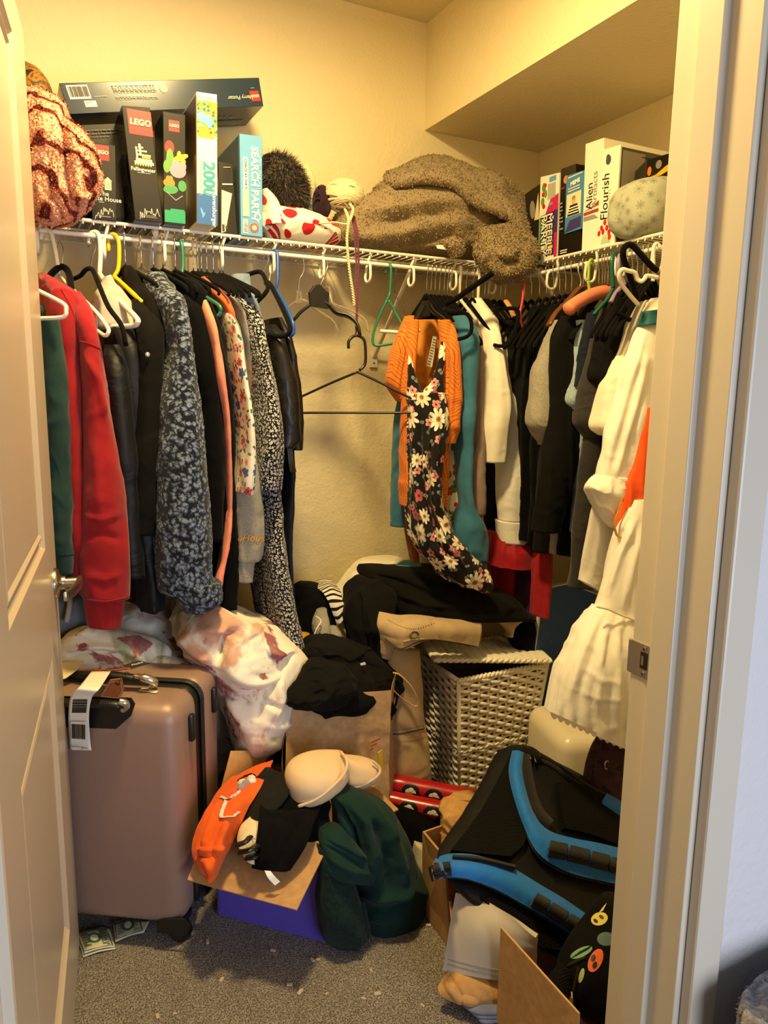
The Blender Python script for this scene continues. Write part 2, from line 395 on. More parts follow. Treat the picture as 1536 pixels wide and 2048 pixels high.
struct(MB().box((XR, YO, 0), (XR+0.1, YB, ZC)).build('wall_right', M_WALL))
struct(MB().box((XL-0.1, YO, 0), (XL, YB, ZC)).build('wall_left', M_WALL))
struct(MB().box((XL-0.1, YO, ZC), (XR+0.1, YB+0.1, ZC+0.08)).build('ceiling', M_CEIL))
struct(MB().box((XS, YF, ZS), (XR, YB, ZC)).build('wall_bulkhead', M_WALL))
TOPZ = 2.05
w = MB(); w.box((JX+0.02, YO, 0), (2.6, YF, ZC)); w.box((-1.6, YO, 0), (JL-0.02, YF, ZC)); w.box((JL-0.02, YO, TOPZ+0.02), (JX+0.02, YF, ZC))
struct(w.build('wall_front', wall_mat('bedroom_wall_paint', 'dcd8d4', 70, 0.5)))
# door frame: jamb with a stop, then the flat casing of the bedroom side
jb = [(JX, YF), (JX, 0.773), (JX-0.011, 0.773), (JX-0.011, 0.731), (JX, 0.731), (JX, YO), (JX+0.02, YO), (JX+0.02, YF)]
def jamb(name, poly): o = struct(MB().prism(poly, 0, TOPZ+0.02).build(name, M_TRIM, bevel=0.0018)); return o
tr = jamb('trim_1', jb); jamb('trim_2', [(JL+JX-x, y) for x, y in jb])
struct(MB().box((JL, YO, TOPZ), (JX, YF, TOPZ+0.02)).build('trim_3', M_TRIM))
def casing(name, lo, hi): struct(MB().box(lo, hi).build(name, M_TRIM, bevel=0.004))
casing('trim_4', (JX+0.012, YO-0.021, 0), (JX+0.072, YO, TOPZ+0.07)); casing('trim_5', (JL-0.072, YO-0.021, 0), (JL-0.012, YO, TOPZ+0.07))
casing('trim_6', (JL-0.012, YO-0.021, TOPZ+0.012), (JX+0.012, YO, TOPZ+0.07))
# strike plate with its lip, latch hole and two screws
sp = thing('strike_plate', (JX, 0.796, 0.90), 'brushed nickel strike plate screwed into the white door jamb', 'strike plate')
s = MB(); s.box((JX-0.0022, 0.780, 0.905), (JX, YF+0.004, 0.960)); s.tube([(JX+0.0, YF+0.003, 0.9065+k*0.0017) for k in range(32)], 0.004, 6); s.build('plate', M_STEEL, sp, bevel=0.0008)
MB().box((JX-0.0032, 0.7835, 0.920), (JX-0.001, 0.797, 0.947)).build('latch_hole', M_DARK, sp)
MB().box((JX-0.0036, 0.790, 0.926), (JX-0.0018, 0.7945, 0.941)).build('latch_tongue', M_STEEL, sp)
for z in (0.912, 0.953):
    k = MB().lathe([(0.004, 0), (0.004, 0.001), (0.002, 0.0018)], (JX-0.0022, 0.790, z), (-1, 0, 0), 12).build('screw', M_STEEL, sp)
    c = MB(); c.box((JX-0.0043, 0.7875, z-0.0006), (JX-0.0038, 0.7925, z+0.0006)); c.box((JX-0.0043, 0.7894, z-0.0025), (JX-0.0038, 0.7906, z+0.0025)); c.build('cross_slot', M_DARK, k)

# the open door leaf
HX, HY = -0.046, 0.822; FX, FY = 0.066, 1.734
dv = A(FX-HX, FY-HY, 0); DW = np.linalg.norm(dv); dv /= DW; dn = A(dv[1], -dv[0], 0)     # dn faces the doorway side (+x)
def DP(u, z, d=0): return A(HX, HY, 0)+dv*u+dn*d+A(0, 0, z)
DZ0, DZ1, DT = 0.014, 2.04, 0.035
PAN = [(0.205, 0.715, 1.035, 1.955), (0.205, 0.715, 0.205, 0.815)]
prof = [(0, 0), (0.006, -0.007), (0.017, -0.0095), (0.024, -0.004), (0.030, -0.0025), (0.036, -0.007), (0.042, -0.006)]
d = MB()
us = [0, PAN[0][0], PAN[0][1], DW]; zs = [DZ0, PAN[1][2], PAN[1][3], PAN[0][2], PAN[0][3], DZ1]
def dquad(u0, u1, z0, z1, dd): d.add([DP(u0, z0, dd), DP(u1, z0, dd), DP(u1, z1, dd), DP(u0, z1, dd)], [(0, 1, 2, 3)])
for face in (0.0, -DT):
    for i in range(3):
        for j in range(5):
            if i == 1 and j in (1, 3): continue
            dquad(us[i], us[i+1], zs[j], zs[j+1], face)
d.add([DP(u, z, f) for f in (0, -DT) for u, z in ((0, DZ0), (DW, DZ0), (DW, DZ1), (0, DZ1))], [(0, 1, 5, 4), (1, 2, 6, 5), (2, 3, 7, 6), (3, 0, 4, 7)])
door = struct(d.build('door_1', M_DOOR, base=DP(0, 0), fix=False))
for (u0, u1, z0, z1) in PAN:
    for face, sg in ((0.0, 1), (-DT, -1)):
        V = []; F = []
        for k, (o_, h_) in enumerate(prof):
            V += [DP(u0+o_, z0+o_, face+sg*h_), DP(u1-o_, z0+o_, face+sg*h_), DP(u1-o_, z1-o_, face+sg*h_), DP(u0+o_, z1-o_, face+sg*h_)]
            if k: F += [((k-1)*4+i, (k-1)*4+(i+1) % 4, k*4+(i+1) % 4, k*4+i) for i in range(4)]
        n = len(prof)-1; F.append((n*4, n*4+1, n*4+2, n*4+3))
        MB().add(V, F).build('panel', M_DOOR, door, fix=False)
# lever handle
hu, hz = DW-0.062, 0.93
hd = DP(hu, hz)
MB().lathe([(0.033, 0), (0.033, 0.004), (0.029, 0.009), (0.018, 0.011), (0.0145, 0.016), (0.0145, 0.022)], hd, dn, 28).build('rose', M_STEEL, door, smooth=True)
MB().lathe([(0.0105, 0.02), (0.0105, 0.052), (0.008, 0.054)], hd, dn, 18).build('spindle', M_STEEL, door, smooth=True)
lv = []
for t in np.linspace(0, 1, 12): lv.append(hd+dn*(0.050-0.022*t**1.6)-dv*(0.128*t-0.012)-A(0, 0, 0.004*math.sin(t*3)))
LVm = MB(); V = []; F = []
for i, q in enumerate(lv):
    t = i/11; hh = 0.0115*(1-0.15*t); tk = 0.005*(1-0.3*t)
    for a, b in ((-1, -1), (1, -1), (1, 1), (-1, 1)): V.append(q+dn*tk*a+A(0, 0, hh*b))
    if i: F += [((i-1)*4+k, (i-1)*4+(k+1) % 4, i*4+(k+1) % 4, i*4+k) for k in range(4)]
F += [(3, 2, 1, 0), (44, 45, 46, 47)]
LVm.add(V, F).build('lever', M_STEEL, door, bevel=0.002, smooth=True)
MB().box(tuple(DP(DW-0.0005, hz-0.03, -0.006)-A(.002, 0, 0)), tuple(DP(DW+0.001, hz+0.03, -0.029)+A(.002, 0.001, 0))).build('latch_plate', M_STEEL, door)

# ================================================================ WIRE SHELVES
SZ, SYF, SXF = 1.767, 2.095, 1.560         # shelf height, front edge of the back shelf, front edge of the side shelf
RZ = 1.730                                 # hanging rod
sh1 = thing('wire_shelf', (0.6, 2.25, SZ-0.04), 'long white wire closet shelf with hanging rod on the back wall', 'wire shelf')
def cyl(p, q, r, n=6): return MB().tube([p, q], r, n)
XA, XB = XL+0.01, XR-0.006
cyl((XA, SYF, SZ), (XB, SYF, SZ), 0.0048, 8).build('front_wire', M_WHITEP, sh1, smooth=True)
cyl((XA, SYF-0.004, RZ), (SXF+0.02, SYF-0.004, RZ), 0.0062, 10).build('hanging_rod', M_WHITEP, sh1, smooth=True)
for yy in (2.20, 2.392): cyl((XA, yy, SZ-0.006), (XB, yy, SZ-0.006), 0.003).build('long_wire', M_WHITEP, sh1, smooth=True)
w0 = MB().tube([(XA+0.02, 2.394, SZ), (XA+0.02, SYF, SZ+0.001), (XA+0.02, SYF-0.004, SZ-0.010)], 0.0019, 6).build('deck_wire', M_WHITEP, sh1, smooth=True)
for k in range(1, int((XB-XA-0.03)/0.0254)): inst(w0, sh1, (0.0254*k, 0, 0))
def hook_pts(x):   # a tie from the front wire down behind the rod and looping up in front of it
    P = [(x+0.012, SYF+0.002, SZ), (x+0.006, SYF+0.012, SZ-0.022), (x, SYF+0.016, RZ-0.012)]
    for a in np.linspace(0, math.pi, 9): P.append((x-0.004, SYF-0.003+0.019*math.cos(a), RZ-0.038-0.018*math.sin(a)))
    P += [(x-0.004, SYF-0.020, RZ-0.012), (x-0.002, SYF-0.012, RZ)]
    return P
h0 = MB().tube(hook_pts(0.0), 0.0043, 7).build('rod_hook', M_WHITEP, sh1, smooth='all')
h0.location = (PY(209, 470, SYF)[0], 0, 0)
for px in (78, 329, 443, 546, 645, 738, 825, 910, 990): k = inst(h0, sh1, (0, 0, 0)); k.location = (PY(px, 480, SYF)[0], 0, 0)
def brace(x, zb, sh, name='brace'):
    b = MB(); p = [(x, SYF+0.004, SZ-0.006), (x, YB-0.012, zb)]; b.tube(p, 0.0085, 8, flat=0.6)
    b.box((x-0.013, YB-0.012, zb-0.035), (x+0.013, YB-0.001, zb+0.012)); o = b.build(name, M_WHITEP, sh, smooth=40)
    MB().lathe([(0.004, 0), (0.003, 0.002)], (x, YB-0.012, zb-0.02), (0, -1, 0), 10).build('screw', M_STEEL, o); return o
for x in (1.166, 0.372, -0.3): brace(x, 1.464, sh1)
sh2 = thing('wire_shelf', (1.71, 1.5, SZ-0.04), 'shorter white wire closet shelf along the right wall under the bulkhead', 'wire shelf')
YA_, YE_ = SYF-0.075, 0.84
cyl((SXF, YA_, SZ), (SXF, YE_, SZ), 0.0048, 8).build('front_wire', M_WHITEP, sh2, smooth=True)
cyl((SXF-0.004, YA_+0.01, RZ), (SXF-0.004, YE_, RZ), 0.0062, 10).build('hanging_rod', M_WHITEP, sh2, smooth=True)
for xx in (1.66, 1.858): cyl((xx, YA_, SZ-0.006), (xx, YE_, SZ-0.006), 0.003).build('long_wire', M_WHITEP, sh2, smooth=True)
w1 = MB().tube([(1.860, YA_-0.01, SZ), (SXF, YA_-0.01, SZ+0.001), (SXF-0.004, YA_-0.01, SZ-0.010)], 0.0019, 6).build('deck_wire', M_WHITEP, sh2, smooth=True)
for k in range(1, int((YA_-YE_-0.02)/0.0254)): inst(w1, sh2, (0, -0.0254*k, 0))
P = [(SXF-(y-SYF)*-1 if 0 else SXF+(y-SYF), -(x), z) for x, y, z in hook_pts(0.0)]
h1 = MB().tube(P, 0.0043, 7).build('rod_hook', M_WHITEP, sh2, smooth='all'); h1.location = (0, PX(1107, 545, SXF)[1], 0)
for px in (1185, 1245, 1318): k = inst(h1, sh2, (0, 0, 0)); k.location = (0, PX(px, 520, SXF)[1], 0)
for y in (YA_-0.005, 1.30):
    b = MB(); b.tube([(SXF+0.004, y, SZ-0.006), (XR-0.012, y, 1.464)], 0.0085, 8, flat=0.6); b.box((XR-0.012, y-0.013, 1.43), (XR-0.001, y+0.013, 1.476)); b.build('brace', M_WHITEP, sh2, smooth=40)
# ================================================================ CLOTH MATERIALS WITH A PATTERN
def mth(nt, op, a, b=None, clamp=False):
    n = N(nt, 'ShaderNodeMath', operation=op); n.use_clamp = clamp
    for i, q in enumerate((a, b)):
        if q is None: continue
        if isinstance(q, (int, float)): n.inputs[i].default_value = q
        else: nt.links.new(q, n.inputs[i])
    return n.outputs[0]
def mixc(nt, fac, a, b):
    n = N(nt, 'ShaderNodeMix', data_type='RGBA')
    for i, q in ((0, fac), (6, a), (7, b)):
        if isinstance(q, (int, float)): n.inputs[i].default_value = q
        elif isinstance(q, tuple): n.inputs[i].default_value = q
        else: nt.links.new(q, n.inputs[i])
    return n.outputs[2]
def crease_bump(nt, b, big=7, bstr=0.3, weave=900, wstr=0.2):
    tc = N(nt, 'ShaderNodeTexCoord'); n2 = N(nt, 'ShaderNodeTexNoise'); n2.inputs['Scale'].default_value = weave
    n3 = N(nt, 'ShaderNodeTexNoise'); n3.inputs['Scale'].default_value = big; n3.inputs['Distortion'].default_value = 0.7
    b1 = N(nt, 'ShaderNodeBump'); b1.inputs['Strength'].default_value = wstr; b1.inputs['Distance'].default_value = 0.001
    b2 = N(nt, 'ShaderNodeBump'); b2.inputs['Strength'].default_value = bstr; b2.inputs['Distance'].default_value = 0.02
    for q in (n2, n3): nt.links.new(tc.outputs['Object'], q.inputs['Vector'])
    nt.links.new(n2.outputs['Fac'], b1.inputs['Height']); nt.links.new(n3.outputs['Fac'], b2.inputs['Height'])
    nt.links.new(b2.outputs[0], b1.inputs['Normal']); nt.links.new(b1.outputs[0], b.inputs['Normal'])
    b.inputs['Roughness'].default_value = 0.85; b.inputs['Specular IOR Level'].default_value = 0.2; b.inputs['Sheen Weight'].default_value = 0.1
def flower_layer(nt, base, cols, scale, petals, size, depth, center, dens=1.0, squash=1.0, seed=1):
    tc = N(nt, 'ShaderNodeTexCoord'); mp = N(nt, 'ShaderNodeMapping'); mp.inputs['Scale'].default_value = (scale, scale*squash, 1); mp.inputs['Location'].default_value = (seed*1.7, seed*2.3, 0)
    nt.links.new(tc.outputs['UV'], mp.inputs[0])
    vo = N(nt, 'ShaderNodeTexVoronoi', voronoi_dimensions='2D'); vo.inputs['Scale'].default_value = 1.0; vo.inputs['Randomness'].default_value = 0.85
    nt.links.new(mp.outputs[0], vo.inputs['Vector'])
    sb = N(nt, 'ShaderNodeVectorMath', operation='SUBTRACT'); nt.links.new(mp.outputs[0], sb.inputs[0]); nt.links.new(vo.outputs['Position'], sb.inputs[1])
    sx = N(nt, 'ShaderNodeSeparateXYZ'); nt.links.new(sb.outputs[0], sx.inputs[0])
    sc = N(nt, 'ShaderNodeSeparateColor'); nt.links.new(vo.outputs['Color'], sc.inputs[0])
    ang = mth(nt, 'ADD', mth(nt, 'ARCTAN2', sx.outputs[1], sx.outputs[0]), mth(nt, 'MULTIPLY', sc.outputs[2], 6.28))
    pet = mth(nt, 'ABSOLUTE', mth(nt, 'COSINE', mth(nt, 'MULTIPLY', ang, petals/2)))
    rad = mth(nt, 'MULTIPLY', mth(nt, 'ADD', mth(nt, 'MULTIPLY', pet, depth), 1-depth), mth(nt, 'ADD', mth(nt, 'MULTIPLY', sc.outputs[1], size*0.5), size*0.6))
    rr = mth(nt, 'DIVIDE', vo.outputs['Distance'], rad)
    on = mth(nt, 'MULTIPLY', mth(nt, 'LESS_THAN', rr, 1.0), mth(nt, 'LESS_THAN', sc.outputs[0], dens))
    cr = N(nt, 'ShaderNodeValToRGB'); cr.color_ramp.interpolation = 'CONSTANT'; e = cr.color_ramp.elements
    while len(e) < len(cols): e.new(0.5)
    for i, c in enumerate(cols): e[i].position = i/len(cols); e[i].color = srgb(c)
    nt.links.new(sc.outputs[1], cr.inputs[0])
    # petal edges a little darker: the print's own line work
    lin = mth(nt, 'MULTIPLY', mth(nt, 'LESS_THAN', pet, 0.22), 0.45)
    pc = mixc(nt, lin, cr.outputs[0], srgb(center))
    pc = mixc(nt, mth(nt, 'LESS_THAN', rr, 0.28), pc, srgb(center))
    return mixc(nt, on, base, pc)
def floral(name, base, layers, bstr=0.3):
    m, nt, b = new_mat(name); c = srgb(base)
    for i, l in enumerate(layers): c = flower_layer(nt, c, *l, seed=i+1.3)
    nt.links.new(c, b.inputs['Base Color']); crease_bump(nt, b, bstr=bstr); return m
def fleece(name, hi, lo, scale=80, bs=1.0, dist=0.012, edge=0.16, soft=0.35):
    m, nt, b = new_mat(name); tc = N(nt, 'ShaderNodeTexCoord'); ns = N(nt, 'ShaderNodeTexNoise'); ns.inputs['Scale'].default_value = scale*0.8
    mxv = N(nt, 'ShaderNodeMix', data_type='VECTOR'); mxv.inputs[0].default_value = 0.02
    nt.links.new(tc.outputs['Object'], ns.inputs['Vector']); nt.links.new(tc.outputs['Object'], mxv.inputs[4]); nt.links.new(ns.outputs['Color'], mxv.inputs[5])
    vo = N(nt, 'ShaderNodeTexVoronoi', feature='F1'); vo.inputs['Scale'].default_value = scale; nt.links.new(mxv.outputs[1], vo.inputs['Vector'])
    n2 = N(nt, 'ShaderNodeTexNoise'); n2.inputs['Scale'].default_value = scale*6; nt.links.new(tc.outputs['Object'], n2.inputs['Vector'])
    mr = N(nt, 'ShaderNodeMapRange'); mr.inputs[1].default_value = 0.62; mr.inputs[2].default_value = 0.62-edge; nt.links.new(vo.outputs['Distance'], mr.inputs[0])
    f = mth(nt, 'MULTIPLY', mr.outputs[0], mth(nt, 'ADD', mth(nt, 'MULTIPLY', n2.outputs['Fac'], soft*2), 1-soft), clamp=True)
    nt.links.new(mixc(nt, f, srgb(lo), srgb(hi)), b.inputs['Base Color'])
    bp = N(nt, 'ShaderNodeBump'); bp.inputs['Strength'].default_value = bs; bp.inputs['Distance'].default_value = dist; nt.links.new(f, bp.inputs['Height']); nt.links.new(bp.outputs[0], b.inputs['Normal'])
    b.inputs['Roughness'].default_value = 0.95; b.inputs['Specular IOR Level'].default_value = 0.1; b.inputs['Sheen Weight'].default_value = 0.2
    return m
def stripes(name, c1, c2, freq, duty=0.5, axis=1, warp=0.0, coord='UV'):
    m, nt, b = new_mat(name); tc = N(nt, 'ShaderNodeTexCoord'); sx = N(nt, 'ShaderNodeSeparateXYZ'); src = tc.outputs[coord]
    if warp:
        ns = N(nt, 'ShaderNodeTexNoise'); ns.inputs['Scale'].default_value = 9; nt.links.new(src, ns.inputs['Vector'])
        mv = N(nt, 'ShaderNodeMix', data_type='VECTOR'); mv.inputs[0].default_value = warp; nt.links.new(src, mv.inputs[4]); nt.links.new(ns.outputs['Color'], mv.inputs[5]); src = mv.outputs[1]
    nt.links.new(src, sx.inputs[0])
    f = mth(nt, 'LESS_THAN', mth(nt, 'FRACT', mth(nt, 'MULTIPLY', sx.outputs[axis], freq)), duty)
    nt.links.new(mixc(nt, f, srgb(c1), srgb(c2)), b.inputs['Base Color']); crease_bump(nt, b); return m

C_RED = cloth('red_sweatshirt_fleece', '8c131b', var=0.06, big=5, bstr=0.45)
C_GREEN = cloth('dark_green_sweatshirt', '1a342f', var=0.06)
C_NAVYBLK = cloth('navy_black_nylon', '0b0c12', rough=0.55, spec=0.3, sheen=0.02, var=0.1, big=9, bstr=0.6)
C_OLBLK = cloth('soft_black_shirting', '0e0c09', var=0.1, sheen=0.02, spec=0.12)
C_BLACK = cloth('black_cloth', '080707', var=0.15, sheen=0.02, spec=0.1)
C_BLACK2 = cloth('washed_black_cotton', '0c0b0a', var=0.15, sheen=0.02, spec=0.12)
C_VELVET = cloth('black_velvet', '050506', sheen=0.03, spec=0.08)
C_CORAL = cloth('coral_cotton', 'e08468'); C_ORANGE = cloth('orange_cotton', 'd9622a')
C_GREYM = cloth('heather_grey_jersey', 'a29d8e', col2='7f7a6d', vscale=420)
C_GREYL = cloth('pale_grey_cotton', 'a9a49a'); C_BLUEGREY = cloth('slate_blue_cotton', '6f8093'); C_SLATE = cloth('slate_knit', '3f4650')
C_NAVY = cloth('navy_satin', '0c1020', rough=0.6, spec=0.3, sheen=0.02); C_NAVYT = cloth('navy_jersey', '121a28', sheen=0.05)
C_LEATHER = cloth('black_leather', '0a0908', rough=0.38, spec=0.5, weave=260, wstr=0.3, sheen=0)
C_TEAL = cloth('teal_jersey', '376c86', var=0.05); C_TAUPE = cloth('taupe_fine_knit', '8f7a70', var=0.06)
C_IVORY = cloth('ivory_knit', 'e9e2cf', var=0.03); C_WHITE = cloth('white_cotton', 'ece8dc', var=0.02); C_CREAM = cloth('cream_cotton', 'e6dcc4', var=0.03)
C_CRIMSON = cloth('crimson_satin', '9c1420', rough=0.6); C_PURPLE = cloth('plum_cloth', '4a2a44'); C_CHAR = cloth('charcoal_wool', '121110', sheen=0.03)
C_DGREY = cloth('charcoal_heather', '36322f', col2='272524', vscale=420); C_DENIM = cloth('pale_denim', '9fb0b8', col2='8298a4', vscale=300)
C_ORPOP = cloth('bright_orange_satin', 'f2581a', rough=0.6); C_TEALBAND = cloth('teal_ribbon', '1d5f66', rough=0.45)
C_SHEER = cloth('sheer_white_voile', 'efe9dc', var=0.02)
_b = C_SHEER.node_tree.nodes['Principled BSDF']; _b.inputs['Alpha'].default_value = 0.72
C_TEDDY = fleece('slate_blue_teddy_fleece', '7688a2', '10151f', 82, 1.0, 0.014, 0.30, 0.2)
C_PRINTBW = floral('black_dress_with_small_white_print', '0d0c0e', [(('d9d6d0', 'c9c6c4'), 95, 4, 0.40, 0.55, '0d0c0e'), (('e4e0da',), 150, 3, 0.22, 0.5, 'd9d6d0', ), ])
C_FLORALW = floral('white_blouse_with_flower_print', 'e6dfca', [(('3b6a3e', '5f8a4a', '355b77'), 42, 2, 0.36, 0.75, '2b4a2d'), (('d8637a', 'e59aa0', 'cf4b55', '3f5fa6'), 24, 5, 0.34, 0.4, '6a2f35')])
C_KIMONO_IN = cloth('orange_gauze_inside', 'd98a2c')
def kimono():
    m, nt, b = new_mat('orange_kimono_with_leaf_lines'); tc = N(nt, 'ShaderNodeTexCoord')
    vo = N(nt, 'ShaderNodeTexVoronoi', voronoi_dimensions='2D'); vo.inputs['Scale'].default_value = 13; nt.links.new(tc.outputs['UV'], vo.inputs['Vector'])
    sc = N(nt, 'ShaderNodeSeparateColor'); nt.links.new(vo.outputs['Color'], sc.inputs[0]); sx = N(nt, 'ShaderNodeSeparateXYZ'); nt.links.new(tc.outputs['UV'], sx.inputs[0])
    a = mth(nt, 'MULTIPLY', sc.outputs[0], 3.14); q = mth(nt, 'ADD', mth(nt, 'MULTIPLY', sx.outputs[0], mth(nt, 'COSINE', a)), mth(nt, 'MULTIPLY', sx.outputs[1], mth(nt, 'SINE', a)))
    w = mth(nt, 'ADD', mth(nt, 'MULTIPLY', q, 95), mth(nt, 'MULTIPLY', vo.outputs['Distance'], 3.0))
    f = mth(nt, 'LESS_THAN', mth(nt, 'FRACT', w), 0.16)
    nt.links.new(mixc(nt, f, srgb('dd7a2c'), srgb('8a3f14')), b.inputs['Base Color']); crease_bump(nt, b); return m
C_KIMONO = kimono()
C_DAISY = floral('black_dress_with_daisies', '100c0d', [(('8f8f9a', '6a7a70'), 28, 2, 0.3, 0.8, '100c0d'), (('c96a72', 'd98a8a', 'a8535f'), 21, 5, 0.36, 0.35, '5a2a2a', 0.7), (('e8dfc8', 'd9cdb4', 'e8dfc8'), 12.5, 9, 0.46, 0.5, '8a5a2a', 0.85)])
C_LEAFW = floral('white_blouse_with_orange_leaves', 'ece4d0', [(('7f8f35', '5f7a2f'), 20, 2, 0.46, 0.8, '3f5420'), (('d9541f', 'c23a1f', '27364a'), 17, 4, 0.42, 0.6, 'e0702f')])

# ================================================================ GARMENTS AND HANGERS
M_HBLK = plain('black_plastic', '14120f', 0.35); M_HVEL = cloth('black_flocking', '080706', sheen=0.03, spec=0.1); M_HWH = plain('white_plastic', 'e7e1d2', 0.35)
M_HYEL = plain('yellow_plastic', 'e3b90f', 0.35); M_HGRN = plain('green_plastic', '1f7458', 0.35); M_HBLU = plain('blue_plastic', '1d4fa8', 0.35)
M_HLIME = plain('lime_plastic', '9db83a', 0.35); M_HPUR = plain('lilac_plastic', '8d7d9e', 0.35); M_HSAL = plain('salmon_satin_padding', 'd9805f', 0.55); M_HWOOD = plain('brown_wood', '5e3218', 0.45, bump=(30, 0.2))
M_CHROME = plain('chrome_wire', 'c9c4b8', 0.18, 1.0); M_CLEAR = plain('clear_plastic', 'efe9da', 0.12, trans=0.9, alpha=0.55); M_HRED = plain('red_plastic', 'c23340', 0.4); M_HTEALH = plain('dark_teal_plastic', '145a48', 0.35)
def garment(name, label, group, pieces, cat=None):
    mbs = []
    for i, p in enumerate(pieces):
        pn, rows, mat = p[:3]; kw = dict(n=72, m=110, fold=(0.012, 18, 1.6), wr=(0.005, 13), seed=hash_s(label)+i*7, hollow=0.03)
        if len(p) > 3: kw.update(p[3])
        mbs.append((pn, vloft(rows, **kw), mat))
    V = np.vstack([np.array(q[1].v) for q in mbs]); base = A((V[:, 0].min()+V[:, 0].max())/2, (V[:, 1].min()+V[:, 1].max())/2, V[:, 2].min())
    garment.last = [q[1] for q in mbs]
    if len(mbs) == 1:
        o = mbs[0][1].build(name, mbs[0][2], smooth='all', fix=False); return tag(o, label, cat or name.split('_')[-1], group)
    o = thing(name, base, label, cat or name.split('_')[-1], group)
    for pn, mb, mat in mbs: mb.build(pn, mat, o, smooth='all', fix=False)
    return o
def hash_s(s): return sum(ord(c)*(i+3) for i, c in enumerate(s)) % 997
def P3(p): return PY(*p)
def smooth_path(pts, m): return list(cat_rom(np.array([np.asarray(q, float) for q in pts]), m))
def hanger(label, group, pts, mat, r=0.0045, hook=None, hookmat=None, hr=0.0017, extra=None, name='clothes_hanger', sm=26, flat=None):
    """pts: body path of (px,py,Y); hook: path of (px,py,Y)"""
    B = [P3(p) for p in pts]; V = np.array(B); o = thing(name, (V[:, 0].mean(), V[:, 1].mean(), V[:, 2].min()-0.01), label, 'hanger', group)
    MB().tube(smooth_path(B, sm), r, 8, flat=flat).build('body', mat, o, smooth='all')
    if hook is not None: MB().tube(smooth_path([P3(p) for p in hook], 22), hr, 7).build('hook', hookmat or mat, o, smooth='all')
    for nm, pp, rr, mm in (extra or []): MB().tube(smooth_path([P3(p) for p in pp], 16), rr, 7).build(nm, mm, o, smooth='all')
    return o
def rod_hook(px, r=0.017, down=0.06, side='b', neck=None):
    """3-D path of a hook over the rod at this photo column: back rod 'b' or right rod 'r'"""
    if side == 'b': c = PY(px, 500 if px < 700 else 545, SYF-0.004); c[2] = RZ; e1 = A(0.25, 0.97, 0)
    else: c = PX(px, 520, SXF-0.004); c[2] = RZ; e1 = A(0.97, 0.25, 0)
    e1 = e1/np.linalg.norm(e1); P = []
    rr = max(r-0.008, 0.009)
    for a in np.linspace(-0.5, math.pi*1.05, 11): P.append(c+e1*rr*math.cos(a)+A(0, 0, 0.0075+rr*0.0+rr*math.sin(a)-rr*0.0-0.0075+0.009-rr*0+rr*0-0.002*0))
    P.append(c-e1*rr*0.9+A(0, 0, -0.014)); P.append(c-e1*rr*0.1+A(0, 0, -0.03)); P.append(c+A(0, 0, -down))
    for q in P: q[2] -= (rr-0.0085)*0+0.0
    return P, c
def wire_hanger(label, group, px, side, ang, mat, drop=0.075, half=0.205, sag=0.075, bar=True, kind='tube', hookmat=None, r=0.004, name='clothes_hanger'):
    """a whole hanger hung square or turned on the rod: hook, two sloping arms, bar"""
    hp, c = rod_hook(px, side=side, down=drop)
    u = A(math.sin(ang), -math.cos(ang), 0) if side == 'b' else A(-math.cos(ang), -math.sin(ang), 0)
    n0 = c+A(0, 0, -drop); L = n0+u*half+A(0, 0, -sag); R_ = n0-u*half+A(0, 0, -sag)
    o = thing(name, (c[0], c[1], n0[2]-sag-0.05), label, 'hanger', group)
    MB().tube(smooth_path(hp, 26), 0.0017 if hookmat else r, 7).build('hook', hookmat or mat, o, smooth='all')
    mid = lambda a, b, t, dz: a*(1-t)+b*t+A(0, 0, dz)
    arm = [L+A(0, 0, -0.012), mid(n0, L, .95, 0.0), mid(n0, L, .5, 0.004), mid(n0, L, .12, 0.004), n0+A(0, 0, 0.003), mid(n0, R_, .12, 0.004), mid(n0, R_, .5, 0.004), mid(n0, R_, .95, 0), R_+A(0, 0, -0.012)]
    if kind == 'flat': MB().tube(smooth_path(arm, 40), 0.0075, 8, flat=0.55).build('body', mat, o, smooth='all')
    else: MB().tube(smooth_path(arm, 40), r, 8).build('body', mat, o, smooth='all')
    if bar:
        b = [L+A(0, 0, -0.012), L+A(0, 0, -0.028)-u*0.008, L+A(0, 0, -0.036)-u*0.03, R_+A(0, 0, -0.036)+u*0.03, R_+A(0, 0, -0.028)+u*0.008, R_+A(0, 0, -0.012)]
        MB().tube(smooth_path(b, 30), r*0.9, 8).build('trouser_bar', mat, o, smooth='all')
    return o
GL = 'clothes on the back rod by the door'; GR = 'clothes on the back rod beside the corner'; GS = 'clothes on the right wall rod'
soft = dict(fold=(0.014, 14, 1.4), wr=(0.006, 11))
# ---- left cluster
garment('sweatshirt', 'dark green sweatshirt hanging beside the door edge', GL, [
    ('sleeve', H((640, 70, 124, 1.86, .09), (700, 72, 132, 1.86, .11), (760, 75, 140, 1.86, .11), (850, 80, 146, 1.86, .11), (950, 88, 150, 1.86, .10), (1040, 95, 149, 1.86, .10), (1098, 104, 147, 1.86, .09), (1104, 106, 145, 1.86, .085), (1142, 109, 143, 1.86, .075)), C_GREEN, soft),
    ('body', H((608, 60, 90, 2.0, .1), (640, 60, 122, 2.06, .36), (760, 70, 150, 2.06, .42), (900, 85, 160, 2.06, .42), (1050, 95, 158, 2.06, .40), (1130, 100, 150, 2.06, .38)), C_GREEN, soft)])
garment('t_shirt', 'grey tee behind the green sweatshirt at the door', GL, [('body', H((660, 40, 110, 2.22, .2), (760, 50, 116, 2.2, .26), (850, 60, 118, 2.2, .26), (1000, 70, 120, 2.2, .26)), C_GREYL, soft)], 't-shirt')
